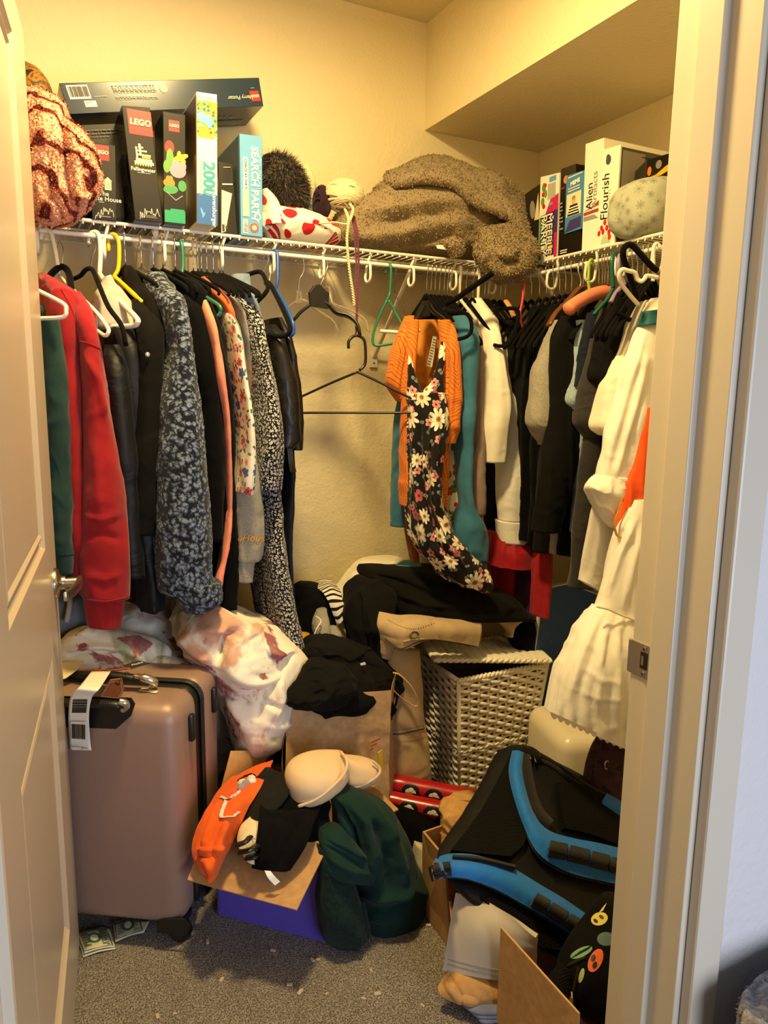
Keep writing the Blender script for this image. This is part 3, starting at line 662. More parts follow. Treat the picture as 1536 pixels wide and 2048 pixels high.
RED_O = garment('sweatshirt', 'bright red crew neck sweatshirt with a ribbed cuff', GL, [
    ('sleeve', H((585, 112, 158, 1.95, .06), (610, 128, 174, 1.91, .10), (640, 142, 191, 1.88, .12), (692, 156, 200, 1.86, .13), (760, 161, 211, 1.855, .13), (850, 163, 228, 1.85, .13), (960, 162, 246, 1.85, .13), (1040, 161, 251, 1.85, .13), (1118, 161, 256, 1.85, .12), (1192, 163, 252, 1.85, .10)), C_RED, dict(fold=(0.010, 9, 1.5), wr=(0.006, 9), ridges=[([(168, 700), (196, 760), (216, 850)], 7, .008), ([(166, 1030), (205, 1040), (245, 1025)], 5, .006), ([(165, 1075), (205, 1068), (250, 1080)], 6, -.006), ([(176, 1150), (212, 1160), (246, 1145)], 6, .006), ([(190, 860), (196, 960), (200, 1040)], 9, .006)])),
    ('cuff', H((1190, 163, 252, 1.85, .10), (1198, 166, 250, 1.85, .09), (1225, 170, 247, 1.85, .085), (1250, 175, 243, 1.85, .08)), C_RED, dict(fold=(0.0025, 60, 2), wr=(0, 1), m=24)),
    ('body', H((552, 74, 90, 2.06, .14), (572, 72, 118, 2.05, .28), (610, 74, 162, 2.04, .40), (690, 76, 170, 2.04, .44), (850, 90, 176, 2.04, .44), (1000, 110, 182, 2.04, .42), (1140, 120, 172, 2.04, .4)), C_RED, soft)])
RS = Surf(*garment.last)
for pth in ([(157, 682), (175, 686), (200, 697)], [(164, 1196), (210, 1202), (251, 1195)], [(120, 572), (150, 640), (160, 760), (163, 900)]):
    q_ = RS.path(pth, 30, 0.0008)
    if len(q_) > 3: MB().tube(q_, 0.0016, 5).build('seam', C_RED, RED_O, smooth='all')
garment('trousers', 'pale grey trousers folded over a white hanger', GL, [
    ('legs', [((205, 556), (222, 550), 2.02, .04), ((188, 600), (252, 592), 1.99, .07), ((180, 640), (284, 630), 1.97, .08), ((196, 655), (304, 652), 1.96, .08), ((240, 664), (306, 662), 1.96, .05)], C_GREYL, dict(hollow=None))], 'trousers')
garment('jacket', 'navy black nylon jacket next to the red sweatshirt', GL, [
    ('sleeve', H((690, 205, 240, 1.9, .06), (740, 204, 252, 1.88, .11), (850, 216, 262, 1.87, .12), (1000, 232, 272, 1.88, .11), (1150, 246, 285, 1.88, .09)), C_NAVYBLK, dict(fold=(0.011, 14, 3), wr=(0.005, 12))),
    ('body', H((640, 205, 225, 2.06, .2), (680, 198, 270, 2.07, .38), (760, 205, 288, 2.07, .42), (900, 225, 294, 2.07, .42), (1060, 240, 305, 2.07, .4), (1190, 250, 318, 2.07, .38)), C_NAVYBLK, soft)])
g = garment('shirt', 'soft black shirt jacket with a metal snap', GL, [
    ('sleeve', H((600, 262, 296, 1.97, .06), (640, 268, 318, 1.92, .10), (700, 276, 326, 1.89, .11), (850, 270, 330, 1.885, .11), (960, 262, 322, 1.885, .10), (1066, 257, 312, 1.885, .08)), C_OLBLK, soft),
    ('collar', H((535, 246, 262, 2.07, .08), (560, 246, 284, 2.05, .12), (600, 256, 304, 2.02, .14), (625, 268, 312, 2.0, .12)), C_OLBLK, dict(hollow=None)),
    ('body', H((575, 255, 285, 2.07, .2), (640, 262, 318, 2.08, .38), (850, 268, 332, 2.08, .4), (1066, 258, 318, 2.08, .38)), C_OLBLK, soft)])
MB().lathe([(0.006, 0), (0.0055, 0.002), (0.002, 0.003)], PY(295, 709, 1.828), (0, -1, 0), 14).build('snap', M_STEEL, g)
garment('jacket', 'fluffy slate blue teddy fleece jacket', GL, [
    ('body', H((548, 289, 326, 2.03, .10), (575, 286, 340, 2.0, .16), (600, 300, 361, 1.95, .2), (640, 322, 373, 1.91, .2), (690, 330, 382, 1.89, .19), (740, 323, 390, 1.88, .18), (811, 315, 402, 1.87, .18), (900, 311, 411, 1.86, .18), (1040, 307, 423, 1.86, .18), (1118, 308, 425, 1.86, .17), (1170, 312, 427, 1.86, .15), (1184, 318, 424, 1.86, .12)), C_TEDDY, dict(fold=(0.008, 9, 2), wr=(0.004, 45), n=64, m=130)),
    ('cuff', [((345, 1165), (440, 1160), 1.85, .14), ((346, 1190), (443, 1187), 1.85, .14), ((355, 1207), (438, 1204), 1.85, .12), ((366, 1224), (415, 1219), 1.85, .08)], C_TEDDY, dict(fold=(0, 1, 1), wr=(0.004, 45), n=50, m=40, hollow=None)),
    ('back', H((600, 300, 350, 2.1, .2), (700, 325, 385, 2.12, .34), (900, 315, 410, 2.12, .36), (1150, 315, 420, 2.12, .34)), C_TEDDY, soft)])
garment('coat', 'long black velvet coat behind the teddy fleece', GL, [
    ('sleeve', H((585, 352, 384, 2.0, .06), (615, 362, 406, 1.95, .10), (670, 372, 421, 1.92, .11), (740, 382, 440, 1.90, .11), (811, 392, 451, 1.90, .11), (919, 398, 459, 1.90, .11), (985, 400, 454, 1.90, .10), (1078, 404, 450, 1.90, .09)), C_VELVET, soft),
    ('body', H((555, 325, 348, 2.08, .2), (600, 345, 395, 2.09, .36), (760, 385, 440, 2.09, .4), (1000, 405, 450, 2.09, .4), (1185, 405, 446, 2.09, .38)), C_VELVET, soft)])
garment('blouse', 'coral pink blouse squeezed beside a black velvet coat', GL, [
    ('sleeve', H((600, 398, 412, 1.93, .05), (650, 410, 430, 1.89, .08), (700, 418, 437, 1.885, .09), (760, 428, 447, 1.88, .09), (850, 442, 458, 1.89, .08), (1000, 446, 462, 1.92, .08), (1090, 440, 458, 1.91, .07), (1182, 424, 440, 1.88, .04)), C_CORAL)])
garment('shirt', 'orange shirt shoulder between coral blouse and grey sweatshirt', GL, [('body', H((556, 398, 412, 2.06, .08), (585, 412, 442, 2.0, .1), (615, 440, 462, 1.95, .08), (660, 452, 470, 1.97, .1), (760, 462, 476, 2.05, .2), (900, 470, 480, 2.1, .2)), C_ORANGE)])
garment('blouse', 'white blouse printed with pink, green and blue flowers', GL, [
    ('body', H((610, 430, 443, 2.02, .08), (660, 435, 454, 2.0, .3), (740, 440, 464, 2.0, .36), (811, 450, 476, 1.99, .36), (860, 456, 484, 1.98, .34), (930, 454, 487, 1.98, .32), (976, 450, 488, 1.98, .3)), C_FLORALW, dict(fold=(0.006, 22, 2), n=60))])
gs = garment('sweatshirt', 'heather grey sweatshirt with yellow lettering on its sleeve', GL, [
    ('sleeve', H((612, 432, 458, 2.0, .05), (660, 446, 478, 1.97, .08), (720, 456, 486, 1.95, .09), (800, 464, 492, 1.94, .10), (880, 466, 504, 1.94, .10), (960, 460, 517, 1.93, .10), (1020, 461, 524, 1.93, .10), (1075, 464, 526, 1.93, .10), (1115, 466, 520, 1.93, .09), (1124, 467, 507, 1.93, .07), (1161, 467, 503, 1.93, .06)), C_GREYM, dict(fold=(0.005, 14, 3))),
    ('body', H((585, 412, 424, 2.08, .12), (620, 432, 462, 2.1, .34), (720, 452, 484, 2.12, .36), (900, 466, 500, 2.12, .36), (1090, 452, 500, 2.12, .34)), C_GREYM, soft)])
GS_LETTER = gs; GS_SURF = Surf(*garment.last)
garment('dress', 'long black dress with a dense small white print', GL, [
    ('bodice', H((590, 448, 488, 2.06, .10), (640, 464, 506, 2.05, .26), (700, 477, 514, 2.04, .30), (760, 484, 525, 2.03, .32), (830, 486, 538, 2.02, .32), (900, 486, 542, 2.02, .32), (968, 488, 541, 2.02, .3)), C_PRINTBW, dict(fold=(0.010, 24, 2), n=60)),
    ('skirt', H((940, 500, 543, 2.05, .26), (1000, 503, 546, 2.05, .28), (1100, 507, 555, 2.05, .3), (1180, 514, 567, 2.05, .3), (1260, 530, 588, 2.05, .3), (1292, 556, 593, 2.05, .28)), C_PRINTBW, dict(fold=(0.012, 20, 1.5), n=60))])
garment('dress', 'navy satin dress edge beside the bare back wall', GL, [
    ('body', H((640, 532, 548, 2.1, .15), (750, 536, 553, 2.12, .3), (900, 540, 558, 2.12, .32), (950, 540, 561, 2.12, .32), (1080, 537, 557, 2.12, .32), (1200, 545, 566, 2.12, .32), (1292, 566, 586, 2.12, .3)), C_NAVY, soft)])
gj = garment('jacket', 'cropped black leather jacket with a hanging tag', GL, [
    ('sleeve', H((650, 530, 552, 2.0, .06), (670, 530, 562, 1.97, .10), (700, 532, 572, 1.95, .12), (750, 536, 586, 1.94, .12), (800, 540, 594, 1.94, .12), (850, 544, 597, 1.94, .11), (880, 545, 601, 1.94, .10), (895, 547, 584, 1.94, .09)), C_LEATHER, dict(fold=(0.008, 11, 5), wr=(0.005, 15))),
    ('body', H((640, 528, 548, 2.1, .2), (700, 526, 560, 2.12, .36), (800, 532, 575, 2.12, .36), (892, 538, 578, 2.12, .34)), C_LEATHER, soft)])
sheet([[(574, 894, 1.95), (584, 894, 1.95)], [(577, 925, 1.95), (588, 924, 1.95)], [(580, 944, 1.95), (593, 944, 1.96)]], m=10, n=5, th=0.001).build('price_tag', plain('olive_card', '2b2a1c', 0.5), gj)
garment('top', 'slate blue top with a loose neckline on a black hanger', GL, [
    ('body', H((549, 463, 497, 2.05, .05), (575, 463, 499, 2.04, .08), (610, 478, 503, 2.05, .2), (700, 492, 512, 2.1, .26), (800, 500, 520, 2.1, .26)), C_BLUEGREY, dict(hollow=None))])
# ---- right cluster on the back rod
garment('kimono', 'orange kimono with brown leaf lines hanging open', GR, [
    ('back_panel', H((640, 828, 888, 2.12, .05), (720, 824, 888, 2.12, .05), (815, 824, 884, 2.12, .05), (1000, 815, 885, 2.12, .05)), C_KIMONO_IN, dict(fold=(0.006, 30, 1))),
    ('front_panel', H((640, 814, 834, 2.0, .04), (700, 811, 829, 1.99, .05), (800, 806, 823, 1.98, .05), (900, 802, 822, 1.98, .06), (950, 802, 824, 1.98, .06), (970, 799, 824, 1.98, .06), (1011, 803, 822, 1.98, .05)), C_KIMONO),
    ('front_panel', H((640, 878, 900, 2.0, .04), (700, 882, 906, 1.99, .05), (800, 880, 902, 1.98, .05), (900, 876, 894, 1.98, .05), (1030, 872, 892, 1.98, .05), (1089, 880, 902, 1.98, .04)), C_KIMONO),
    ('sleeve', H((632, 812, 826, 2.02, .04), (690, 790, 824, 2.01, .06), (735, 778, 818, 2.01, .07), (768, 776, 813, 2.01, .07), (803, 796, 812, 2.01, .05)), C_KIMONO, dict(fold=(0.006, 16, 6), ridges=[([(812, 650), (798, 710), (786, 765)], 4, .008), ([(818, 680), (808, 740), (800, 800)], 3, -.007)])),
    ('sleeve', H((645, 894, 905, 2.0, .04), (700, 892, 916, 1.97, .06), (780, 889, 920, 1.96, .07), (840, 882, 917, 1.95, .08), (864, 880, 914, 1.95, .07), (886, 875, 910, 1.95, .06)), C_KIMONO, dict(fold=(0.006, 16, 6), ridges=[([(902, 670), (906, 760), (900, 860)], 4, .008), ([(895, 700), (894, 790), (888, 870)], 3, -.007)])),
    ('lining', H((1000, 806, 824, 2.03, .04), (1060, 812, 830, 2.03, .05), (1124, 822, 838, 2.03, .04)), cloth('rust_lining', '8f4a22'))])
KS = Surf(*garment.last[:1]); KO = COL.objects[-1].parent
q_ = [PY(*p) for p in ((866, 672, 2.07), (873, 674, 2.07), (869, 703, 2.07), (864, 735, 2.07), (853, 731, 2.07), (860, 703, 2.07))]
V_ = q_+[v+A(0, .001, 0) for v in q_]; LBL = MB().add(V_, [(0, 1, 2, 3, 4, 5), (11, 10, 9, 8, 7, 6)]+[(i, 6+i, 6+(i+1) % 6, (i+1) % 6) for i in range(6)]).build('care_label', plain('label_satin', 'e6dfd0', 0.5), KO)
for yy in range(10):
    c0 = np.array((869.5-yy*1.3, 679+yy*5.4)); MB().tube([PY(c0[0]-3.5, c0[1]-1, 2.068), PY(c0[0]+3, c0[1]+0.5, 2.068)], 0.0010, 4).build('label_print', plain('label_ink', '3a3a38', 0.7), LBL)
garment('dress', 'black strappy dress with cream daisies and pink flowers', GR, [
    ('neckline', [((811, 664), (815, 664), 2.0, .012), ((816, 740), (826, 742), 1.965, .03), ((818, 800), (847, 802), 1.95, .06)], C_DAISY, dict(hollow=None)),
    ('neckline', [((889, 655), (894, 655), 2.0, .012), ((871, 735), (889, 733), 1.965, .03), ((843, 800), (889, 800), 1.95, .06)], C_DAISY, dict(hollow=None)),
    ('skirt', [((818, 785), (888, 785), 1.95, .08), ((818, 840), (888, 840), 1.945, .12), ((820, 900), (880, 900), 1.94, .14), ((818, 960), (874, 960), 1.94, .15), ((821, 1030), (880, 1020), 1.93, .16), ((833, 1085), (895, 1060), 1.91, .15), ((856, 1125), (917, 1085), 1.89, .13), ((900, 1160), (940, 1110), 1.87, .10), ((945, 1180), (968, 1140), 1.86, .07), ((975, 1184), (984, 1168), 1.85, .03)], C_DAISY, dict(fold=(0.010, 24, 2), n=110, m=120, ridges=[([(832, 815), (830, 900), (836, 990), (862, 1090), (900, 1135)], 4, .014), ([(842, 820), (840, 910), (848, 1000), (875, 1085), (920, 1135)], 3, -.016), ([(854, 820), (850, 920), (858, 1005), (888, 1085), (935, 1140)], 4, .014), ([(866, 820), (860, 920), (868, 1005), (900, 1080)], 3, -.016), ([(877, 825), (870, 930), (878, 1010), (905, 1070)], 4, .012)]))])
garment('cardigan', 'teal jersey cardigan behind the orange kimono', GR, [
    ('sleeve', H((790, 800, 813, 2.07, .05), (850, 792, 807, 2.07, .07), (950, 787, 806, 2.07, .07), (1052, 783, 808, 2.07, .06)), C_TEAL),
    ('sleeve', H((632, 905, 930, 2.03, .06), (660, 908, 945, 2.0, .1), (700, 913, 949, 1.98, .11), (790, 916, 944, 1.97, .1), (840, 913, 941, 1.96, .1), (900, 916, 938, 1.96, .09), (1000, 917, 940, 1.95, .09), (1060, 908, 966, 1.94, .1), (1119, 914, 970, 1.94, .09)), C_TEAL, dict(fold=(0.008, 18, 3))),
    ('cuff', H((1116, 914, 970, 1.94, .09), (1124, 916, 970, 1.94, .085), (1142, 917, 972, 1.94, .08)), C_TEAL, dict(m=16, fold=(0.002, 40, 1)))])
garment('blouse', 'white blouse with orange and green leaf print', GR, [
    ('body', H((872, 896, 916, 2.04, .1), (930, 888, 916, 2.04, .16), (990, 882, 916, 2.04, .18), (1035, 879, 914, 2.04, .18)), C_LEAFW)])
garment('sweater', 'thin taupe sweater with a ribbed cuff', GR, [
    ('sleeve', H((640, 938, 951, 2.06, .05), (700, 943, 958, 2.04, .08), (845, 938, 960, 2.0, .09), (953, 932, 962, 1.98, .09), (1021, 933, 962, 1.98, .08), (1028, 936, 959, 1.98, .06), (1062, 936, 960, 1.98, .06)), C_TAUPE)])
garment('cardigan', 'ivory knit cardigan with slouching short sleeve', GR, [
    ('sleeve', H((597, 942, 958, 2.1, .05), (640, 952, 986, 2.06, .1), (690, 962, 990, 2.02, .13), (750, 964, 1000, 2.0, .14), (800, 964, 1012, 1.99, .14), (850, 963, 1003, 1.98, .13), (924, 963, 998, 1.98, .11)), C_IVORY, dict(fold=(0.008, 14, 2)))])
garment('top', 'black top hanging below the ivory cardigan sleeve', GR, [('body', H((760, 966, 1000, 2.12, .2), (900, 964, 1002, 2.12, .24), (1090, 964, 998, 2.12, .24)), C_BLACK)])
garment('dress', 'crimson dress with a flared ruffle peeking out below', GR, [
    ('bodice', H((640, 990, 1014, 2.12, .1), (700, 996, 1024, 2.12, .2), (760, 998, 1024, 2.12, .2), (1000, 985, 1030, 2.12, .22)), C_CRIMSON),
    ('ruffle', H((1060, 975, 1036, 2.06, .18), (1095, 970, 1040, 2.05, .22), (1125, 966, 1046, 2.05, .24)), C_CRIMSON, dict(fold=(0.014, 20, 1))),
    ('skirt', H((1100, 978, 1030, 2.1, .16), (1160, 985, 1020, 2.1, .14), (1200, 990, 1024, 2.1, .14)), C_CRIMSON)])
garment('shirt', 'crisp white button shirt with a wide cuff', GR, [
    ('sleeve', H((650, 1012, 1026, 2.08, .06), (740, 1007, 1032, 2.05, .1), (808, 1002, 1034, 2.03, .11), (900, 998, 1038, 2.02, .11), (972, 997, 1042, 2.0, .11), (1040, 998, 1044, 2.0, .1)), C_WHITE, dict(fold=(0.007, 16, 2), wr=(.003, 18))),
    ('cuff', H((1041, 996, 1046, 2.0, .1), (1060, 998, 1046, 2.0, .1), (1085, 999, 1047, 2.0, .1)), C_WHITE, dict(m=14, fold=(0, 1, 1), wr=(0.001, 10)))])
garment('cardigan', 'charcoal wool cardigan beside the white shirt cuff', GR, [('sleeve', H((640, 1020, 1040, 2.0, .06), (760, 1030, 1060, 1.98, .12), (900, 1036, 1074, 1.97, .13), (1078, 1044, 1074, 1.97, .11)), C_CHAR)])
garment('dress', 'plum purple dress hanging low near the corner', GR, [('skirt', H((760, 1040, 1064, 2.0, .1), (950, 1036, 1072, 2.04, .16), (1074, 1028, 1074, 2.04, .2), (1150, 1027, 1072, 2.04, .2), (1222, 1026, 1066, 2.04, .2)), C_PURPLE, soft)])
# ---- right rod
garment('dress', 'deep red dress strip between purple dress and grey tee', GS, [('skirt', H((840, 1082, 1100, 1.86, .05), (1000, 1082, 1100, 1.86, .06), (1066, 1081, 1100, 1.86, .07), (1150, 1077, 1098, 1.86, .08), (1232, 1072, 1090, 1.86, .08)), C_CRIMSON)])
garment('t_shirt', 'heather grey short sleeved tee on the right rod', GS, [
    ('sleeve', H((640, 1110, 1122, 1.75, .03), (680, 1093, 1118, 1.75, .06), (740, 1070, 1110, 1.75, .08), (794, 1062, 1106, 1.75, .09), (845, 1055, 1102, 1.75, .09), (872, 1072, 1100, 1.75, .06), (890, 1080, 1097, 1.75, .04)), C_GREYM),
    ('body', H((640, 1112, 1150, 1.76, .04), (760, 1100, 1180, 1.76, .06), (900, 1100, 1180, 1.76, .06), (1107, 1102, 1175, 1.76, .06)), C_GREYM)], 't-shirt')
garment('coat', 'black open front coat on the salmon hanger', GS, [
    ('sleeve', H((632, 1120, 1150, 1.69, .04), (660, 1109, 1156, 1.69, .07), (700, 1103, 1160, 1.69, .08), (835, 1100, 1160, 1.69, .09), (945, 1083, 1142, 1.69, .09), (1000, 1076, 1124, 1.69, .09), (1062, 1070, 1113, 1.69, .08)), C_BLACK2),
    ('body', H((628, 1130, 1200, 1.71, .04), (700, 1130, 1230, 1.71, .06), (900, 1126, 1230, 1.71, .07), (1110, 1122, 1220, 1.71, .07)), C_BLACK2)])
garment('shirt', 'pale denim shirt with a rolled collar tab', GS, [
    ('sleeve', H((640, 1154, 1172, 1.655, .03), (677, 1149, 1168, 1.655, .04), (753, 1141, 1162, 1.655, .05), (795, 1133, 1160, 1.655, .06), (818, 1141, 1158, 1.655, .04)), C_DENIM),
    ('body', H((650, 1165, 1215, 1.66, .03), (815, 1150, 1215, 1.66, .04), (950, 1152, 1210, 1.66, .05), (1066, 1146, 1200, 1.66, .05)), C_DENIM)])
garment('t_shirt', 'navy tee between denim shirt and charcoal tee', GS, [
    ('sleeve', H((625, 1176, 1200, 1.625, .03), (690, 1161, 1192, 1.625, .05), (772, 1149, 1182, 1.625, .06)), C_NAVYT),
    ('body', H((620, 1185, 1240, 1.63, .03), (800, 1170, 1240, 1.63, .04), (1000, 1165, 1235, 1.63, .04)), C_NAVYT)], 't-shirt')
garment('t_shirt', 'long charcoal heather tee with a rolled sleeve hem', GS, [
    ('sleeve', H((605, 1206, 1232, 1.59, .03), (670, 1188, 1222, 1.59, .06), (740, 1172, 1210, 1.59, .07), (808, 1158, 1206, 1.59, .08), (842, 1152, 1205, 1.59, .08), (874, 1169, 1206, 1.59, .06)), C_DGREY),
    ('body', H((600, 1215, 1270, 1.6, .03), (780, 1190, 1270, 1.6, .05), (872, 1170, 1265, 1.6, .06), (1000, 1158, 1255, 1.6, .06), (1100, 1146, 1240, 1.6, .06), (1174, 1139, 1230, 1.6, .06)), C_DGREY)], 't-shirt')
garment('t_shirt', 'black tee with a wide sleeve opening', GS, [
    ('sleeve', H((596, 1226, 1262, 1.55, .03), (671, 1199, 1250, 1.55, .06), (720, 1188, 1242, 1.55, .07), (752, 1180, 1236, 1.55, .07), (774, 1194, 1226, 1.55, .05)), C_BLACK2),
    ('body', H((590, 1240, 1310, 1.56, .03), (700, 1225, 1310, 1.56, .05), (860, 1212, 1300, 1.56, .05), (940, 1208, 1290, 1.56, .05)), C_BLACK2)], 't-shirt')
garment('shirt', 'cream shirt with a short loose sleeve', GS, [
    ('sleeve', H((603, 1280, 1300, 1.51, .03), (640, 1262, 1290, 1.51, .05), (690, 1246, 1280, 1.51, .07), (753, 1216, 1258, 1.51, .08), (822, 1199, 1242, 1.51, .09), (852, 1193, 1234, 1.51, .08), (871, 1206, 1226, 1.51, .06)), C_CREAM),
    ('body', H((600, 1290, 1345, 1.52, .03), (700, 1268, 1345, 1.52, .05), (880, 1235, 1330, 1.52, .06), (1000, 1220, 1320, 1.52, .06)), C_CREAM)])
gd = garment('costume', 'white and orange costume dress with a gathered wrist ruffle', GS, [
    ('sleeve', H((650, 1279, 1330, 1.46, .04), (671, 1270, 1330, 1.46, .06), (726, 1253, 1326, 1.46, .08), (781, 1240, 1320, 1.46, .09), (849, 1218, 1312, 1.46, .10), (904, 1210, 1300, 1.46, .10), (945, 1200, 1280, 1.46, .09), (962, 1200, 1262, 1.46, .08)), C_WHITE, dict(fold=(0.008, 12, 1), wr=(.004, 12), ridges=[([(1290, 665), (1262, 760), (1228, 880), (1212, 950)], 6, .012), ([(1278, 680), (1245, 780), (1220, 870)], 4, -.010), ([(1296, 690), (1275, 800), (1248, 900), (1230, 955)], 6, .010), ([(1290, 760), (1268, 850), (1245, 930)], 4, -.010)])),
    ('ruffle', [((1200, 950), (1258, 955), 1.455, .08), ((1176, 972), (1250, 990), 1.455, .10), ((1184, 992), (1246, 1010), 1.455, .09), ((1204, 1030), (1243, 1040), 1.455, .07), ((1226, 1056), (1240, 1060), 1.455, .04)], C_WHITE, dict(fold=(0.012, 26, 10), wr=(.006, 22), m=50)),
    ('shoulder_band', [((1290, 622), (1322, 618), 1.45, .05), ((1281, 652), (1318, 648), 1.45, .06)], C_TEALBAND, dict(m=10, fold=(0, 1, 1), wr=(0, 1))),
    ('collar', H((596, 1308, 1330, 1.46, .04), (626, 1292, 1330, 1.46, .05)), C_CREAM, dict(m=10)),
    ('overskirt', [((1294, 815), (1330, 815), 1.41, .02), ((1281, 876), (1325, 876), 1.41, .03), ((1267, 931), (1320, 931), 1.41, .035), ((1245, 994), (1315, 994), 1.41, .04), ((1229, 1050), (1300, 1050), 1.41, .04), ((1237, 1073), (1270, 1075), 1.41, .03)], C_ORPOP, dict(hollow=None))], 'costume')
MB().tube(smooth_path([PY(1246, 994, 1.395), PY(1230, 1045, 1.392), PY(1231, 1062, 1.392), PY(1238, 1074, 1.392), PY(1262, 1077, 1.392)], 40), 0.003, 6).build('gold_trim', plain('gold_sequins', 'd99a2b', 0.35, 0.6, bump=(400, 1.0)), gd)
garment('underskirt', 'sheer white voile slip behind the white petticoat', GS, [
    ('body', [((1186, 1000), (1240, 1000), 1.49, .02), ((1177, 1051), (1240, 1055), 1.49, .03), ((1161, 1122), (1230, 1130), 1.49, .03), ((1154, 1157), (1215, 1192), 1.49, .03)], C_SHEER)], 'slip')
pc = [((1100+t*168, 1424+t*79+3*math.sin(t*40)), 1.36) for t in np.linspace(0, 1, 40)]
gp = garment('petticoat', 'long white tiered petticoat with a lace hem', GS, [
    ('upper_tier', [((1262, 1000), (1330, 990), 1.40, .05), ((1240, 1040), (1318, 1030), 1.40, .07), ((1222, 1110), (1306, 1100), 1.40, .09), ((1205, 1180), (1300, 1190), 1.40, .10), ((1194, 1216), (1296, 1252), 1.40, .10)], C_WHITE, dict(fold=(0.010, 14, 1), wr=(.004, 10), hollow=None, ridges=[([(1275, 1030), (1240, 1110), (1212, 1200)], 6, .010), ([(1290, 1040), (1265, 1130), (1245, 1225)], 6, .009), ([(1260, 1030), (1228, 1110), (1203, 1190)], 4, -.008)])),
    ('lower_tier', [((1193, 1210), (1296, 1248), 1.40, .10), ((1164, 1250), (1298, 1290), 1.39, .14), ((1138, 1306), (1296, 1350), 1.38, .17), ((1117, 1350), (1292, 1400), 1.38, .18), ((1105, 1400), (1290, 1470), 1.38, .18), ((1100, 1424), (1288, 1508), 1.38, .18)], C_WHITE, dict(fold=(0.008, 16, 1.5), wr=(.006, 9), n=120, pleats=(20, 0.010), ridges=[([(1200, 1225), (1160, 1320), (1130, 1420)], 7, .010), ([(1215, 1230), (1200, 1330), (1190, 1440)], 7, .010), ([(1235, 1240), (1235, 1340), (1235, 1450)], 8, .010), ([(1160, 1330), (1200, 1360), (1240, 1365)], 7, .003), ([(1150, 1380), (1200, 1400), (1245, 1395)], 6, .002)]))])
MB().tube(smooth_path([PY(1193, 1213, 1.345), PY(1215, 1218, 1.34), PY(1240, 1229, 1.34), PY(1296, 1250, 1.345)], 30), 0.0035, 6).build('gathered_seam', C_WHITE, gp)
lace = MB()
for i in range(15):
    t = i/14; a = PY(1102+t*186, 1424+t*84, 1.295); bb = PY(1102+(t+1/14)*186, 1424+(t+1/14)*84, 1.295); n_ = 10; V = []
    for k in range(n_+1):
        q = a*(1-k/n_)+bb*(k/n_); dz = 0.005+0.010*math.sin(math.pi*k/n_); V += [q, q-A(0, 0, dz), q+A(0, .0015, 0), q-A(0, -.0015, dz)]
    F = []
    for k in range(n_): F += [(k*4, k*4+1, k*4+5, k*4+4), (k*4+2, k*4+6, k*4+7, k*4+3), (k*4+1, k*4+3, k*4+7, k*4+5)]
    lace.add(V, F)
lace.build('lace_hem', plain('cream_lace', 'e9dfc6', 0.8, bump=(500, 0.8)), gp)
# ================================================================ HANGERS
HG = 'hangers on the back rod by the door'; HM = 'empty hangers on the back rod'; HR_ = 'hangers on the back rod near the corner'; HS = 'hangers on the right wall rod'
hanger('white tubular hanger end poking from the green sweatshirt', HG, [(56, 572, 1.83), (80, 583, 1.81), (126, 607, 1.78), (132, 620, 1.775), (126, 634, 1.78), (80, 637, 1.81), (60, 637, 1.82)], M_HWH, 0.0048)
hanger('white tubular hanger holding the red sweatshirt', HG, [(119, 551, 2.06), (143, 577, 1.98), (190, 622, 1.86), (214, 653, 1.80), (217, 664, 1.79), (210, 671, 1.80), (193, 660, 1.84)], M_HWH, 0.0048,
       hook=[(83, 480, 2.1), (85, 462, 2.1), (92, 458, 2.09), (103, 468, 2.08), (112, 505, 2.07), (119, 551, 2.06)], hr=0.0048)
hanger('black flocked hanger with rounded shoulders above the red sweatshirt', HG, [(92, 572, 1.98), (100, 552, 2.02), (115, 537, 2.06), (127, 534, 2.07), (138, 548, 2.03), (143, 582, 1.96)], M_HVEL, 0.008, hook=[(112, 500, 2.11), (118, 482, 2.1), (126, 500, 2.08), (124, 534, 2.07)], hookmat=M_CHROME, hr=0.0018)
hanger('black flocked hanger sloping in front of pale grey trousers', HG, [(140, 560, 2.08), (160, 552, 2.05), (172, 539, 2.02), (185, 540, 2.0), (198, 570, 1.95), (217, 614, 1.88), (243, 651, 1.83), (252, 692, 1.82)], M_HVEL, 0.0058, hook=[(176, 494, 2.1), (184, 478, 2.09), (191, 494, 2.07), (184, 515, 2.05), (180, 540, 2.01)], hookmat=M_CHROME, hr=0.0017)
hanger('thick white tubular hanger carrying pale grey trousers', HG, [(199, 548, 2.06), (235, 596, 1.96), (271, 634, 1.87), (275, 645, 1.86), (262, 652, 1.88), (198, 654, 1.96)], M_HWH, 0.0068,
       hook=[(178, 488, 2.10), (180, 470, 2.10), (191, 464, 2.09), (199, 476, 2.08), (201, 510, 2.07), (199, 548, 2.06)], hr=0.0062)
hanger('yellow tubular hanger holding a soft black shirt jacket', HG, [(228, 553, 2.06), (243, 566, 2.03), (286, 605, 1.93)], M_HYEL, 0.006, hook=[(217, 503, 2.1), (217, 480, 2.1), (224, 469, 2.09), (233, 473, 2.08), (238, 490, 2.07), (237, 535, 2.06), (228, 553, 2.06)], hr=0.0055)
kinds = [(250, 'soft black shirt jacket collar'), (282, 'clear topped hanger beside it'), (306, 'slate blue teddy fleece collar'), (325, 'teddy fleece back panel'), (350, 'long black velvet coat'), (367, 'coral pink blouse'), (386, 'flower printed white blouse'), (395, 'dark knit edge'), (402, 'orange shirt edge'), (413, 'heather grey sweatshirt'), (426, 'small print dress straps'), (439, 'small print dress neck'), (445, 'slate blue top')]
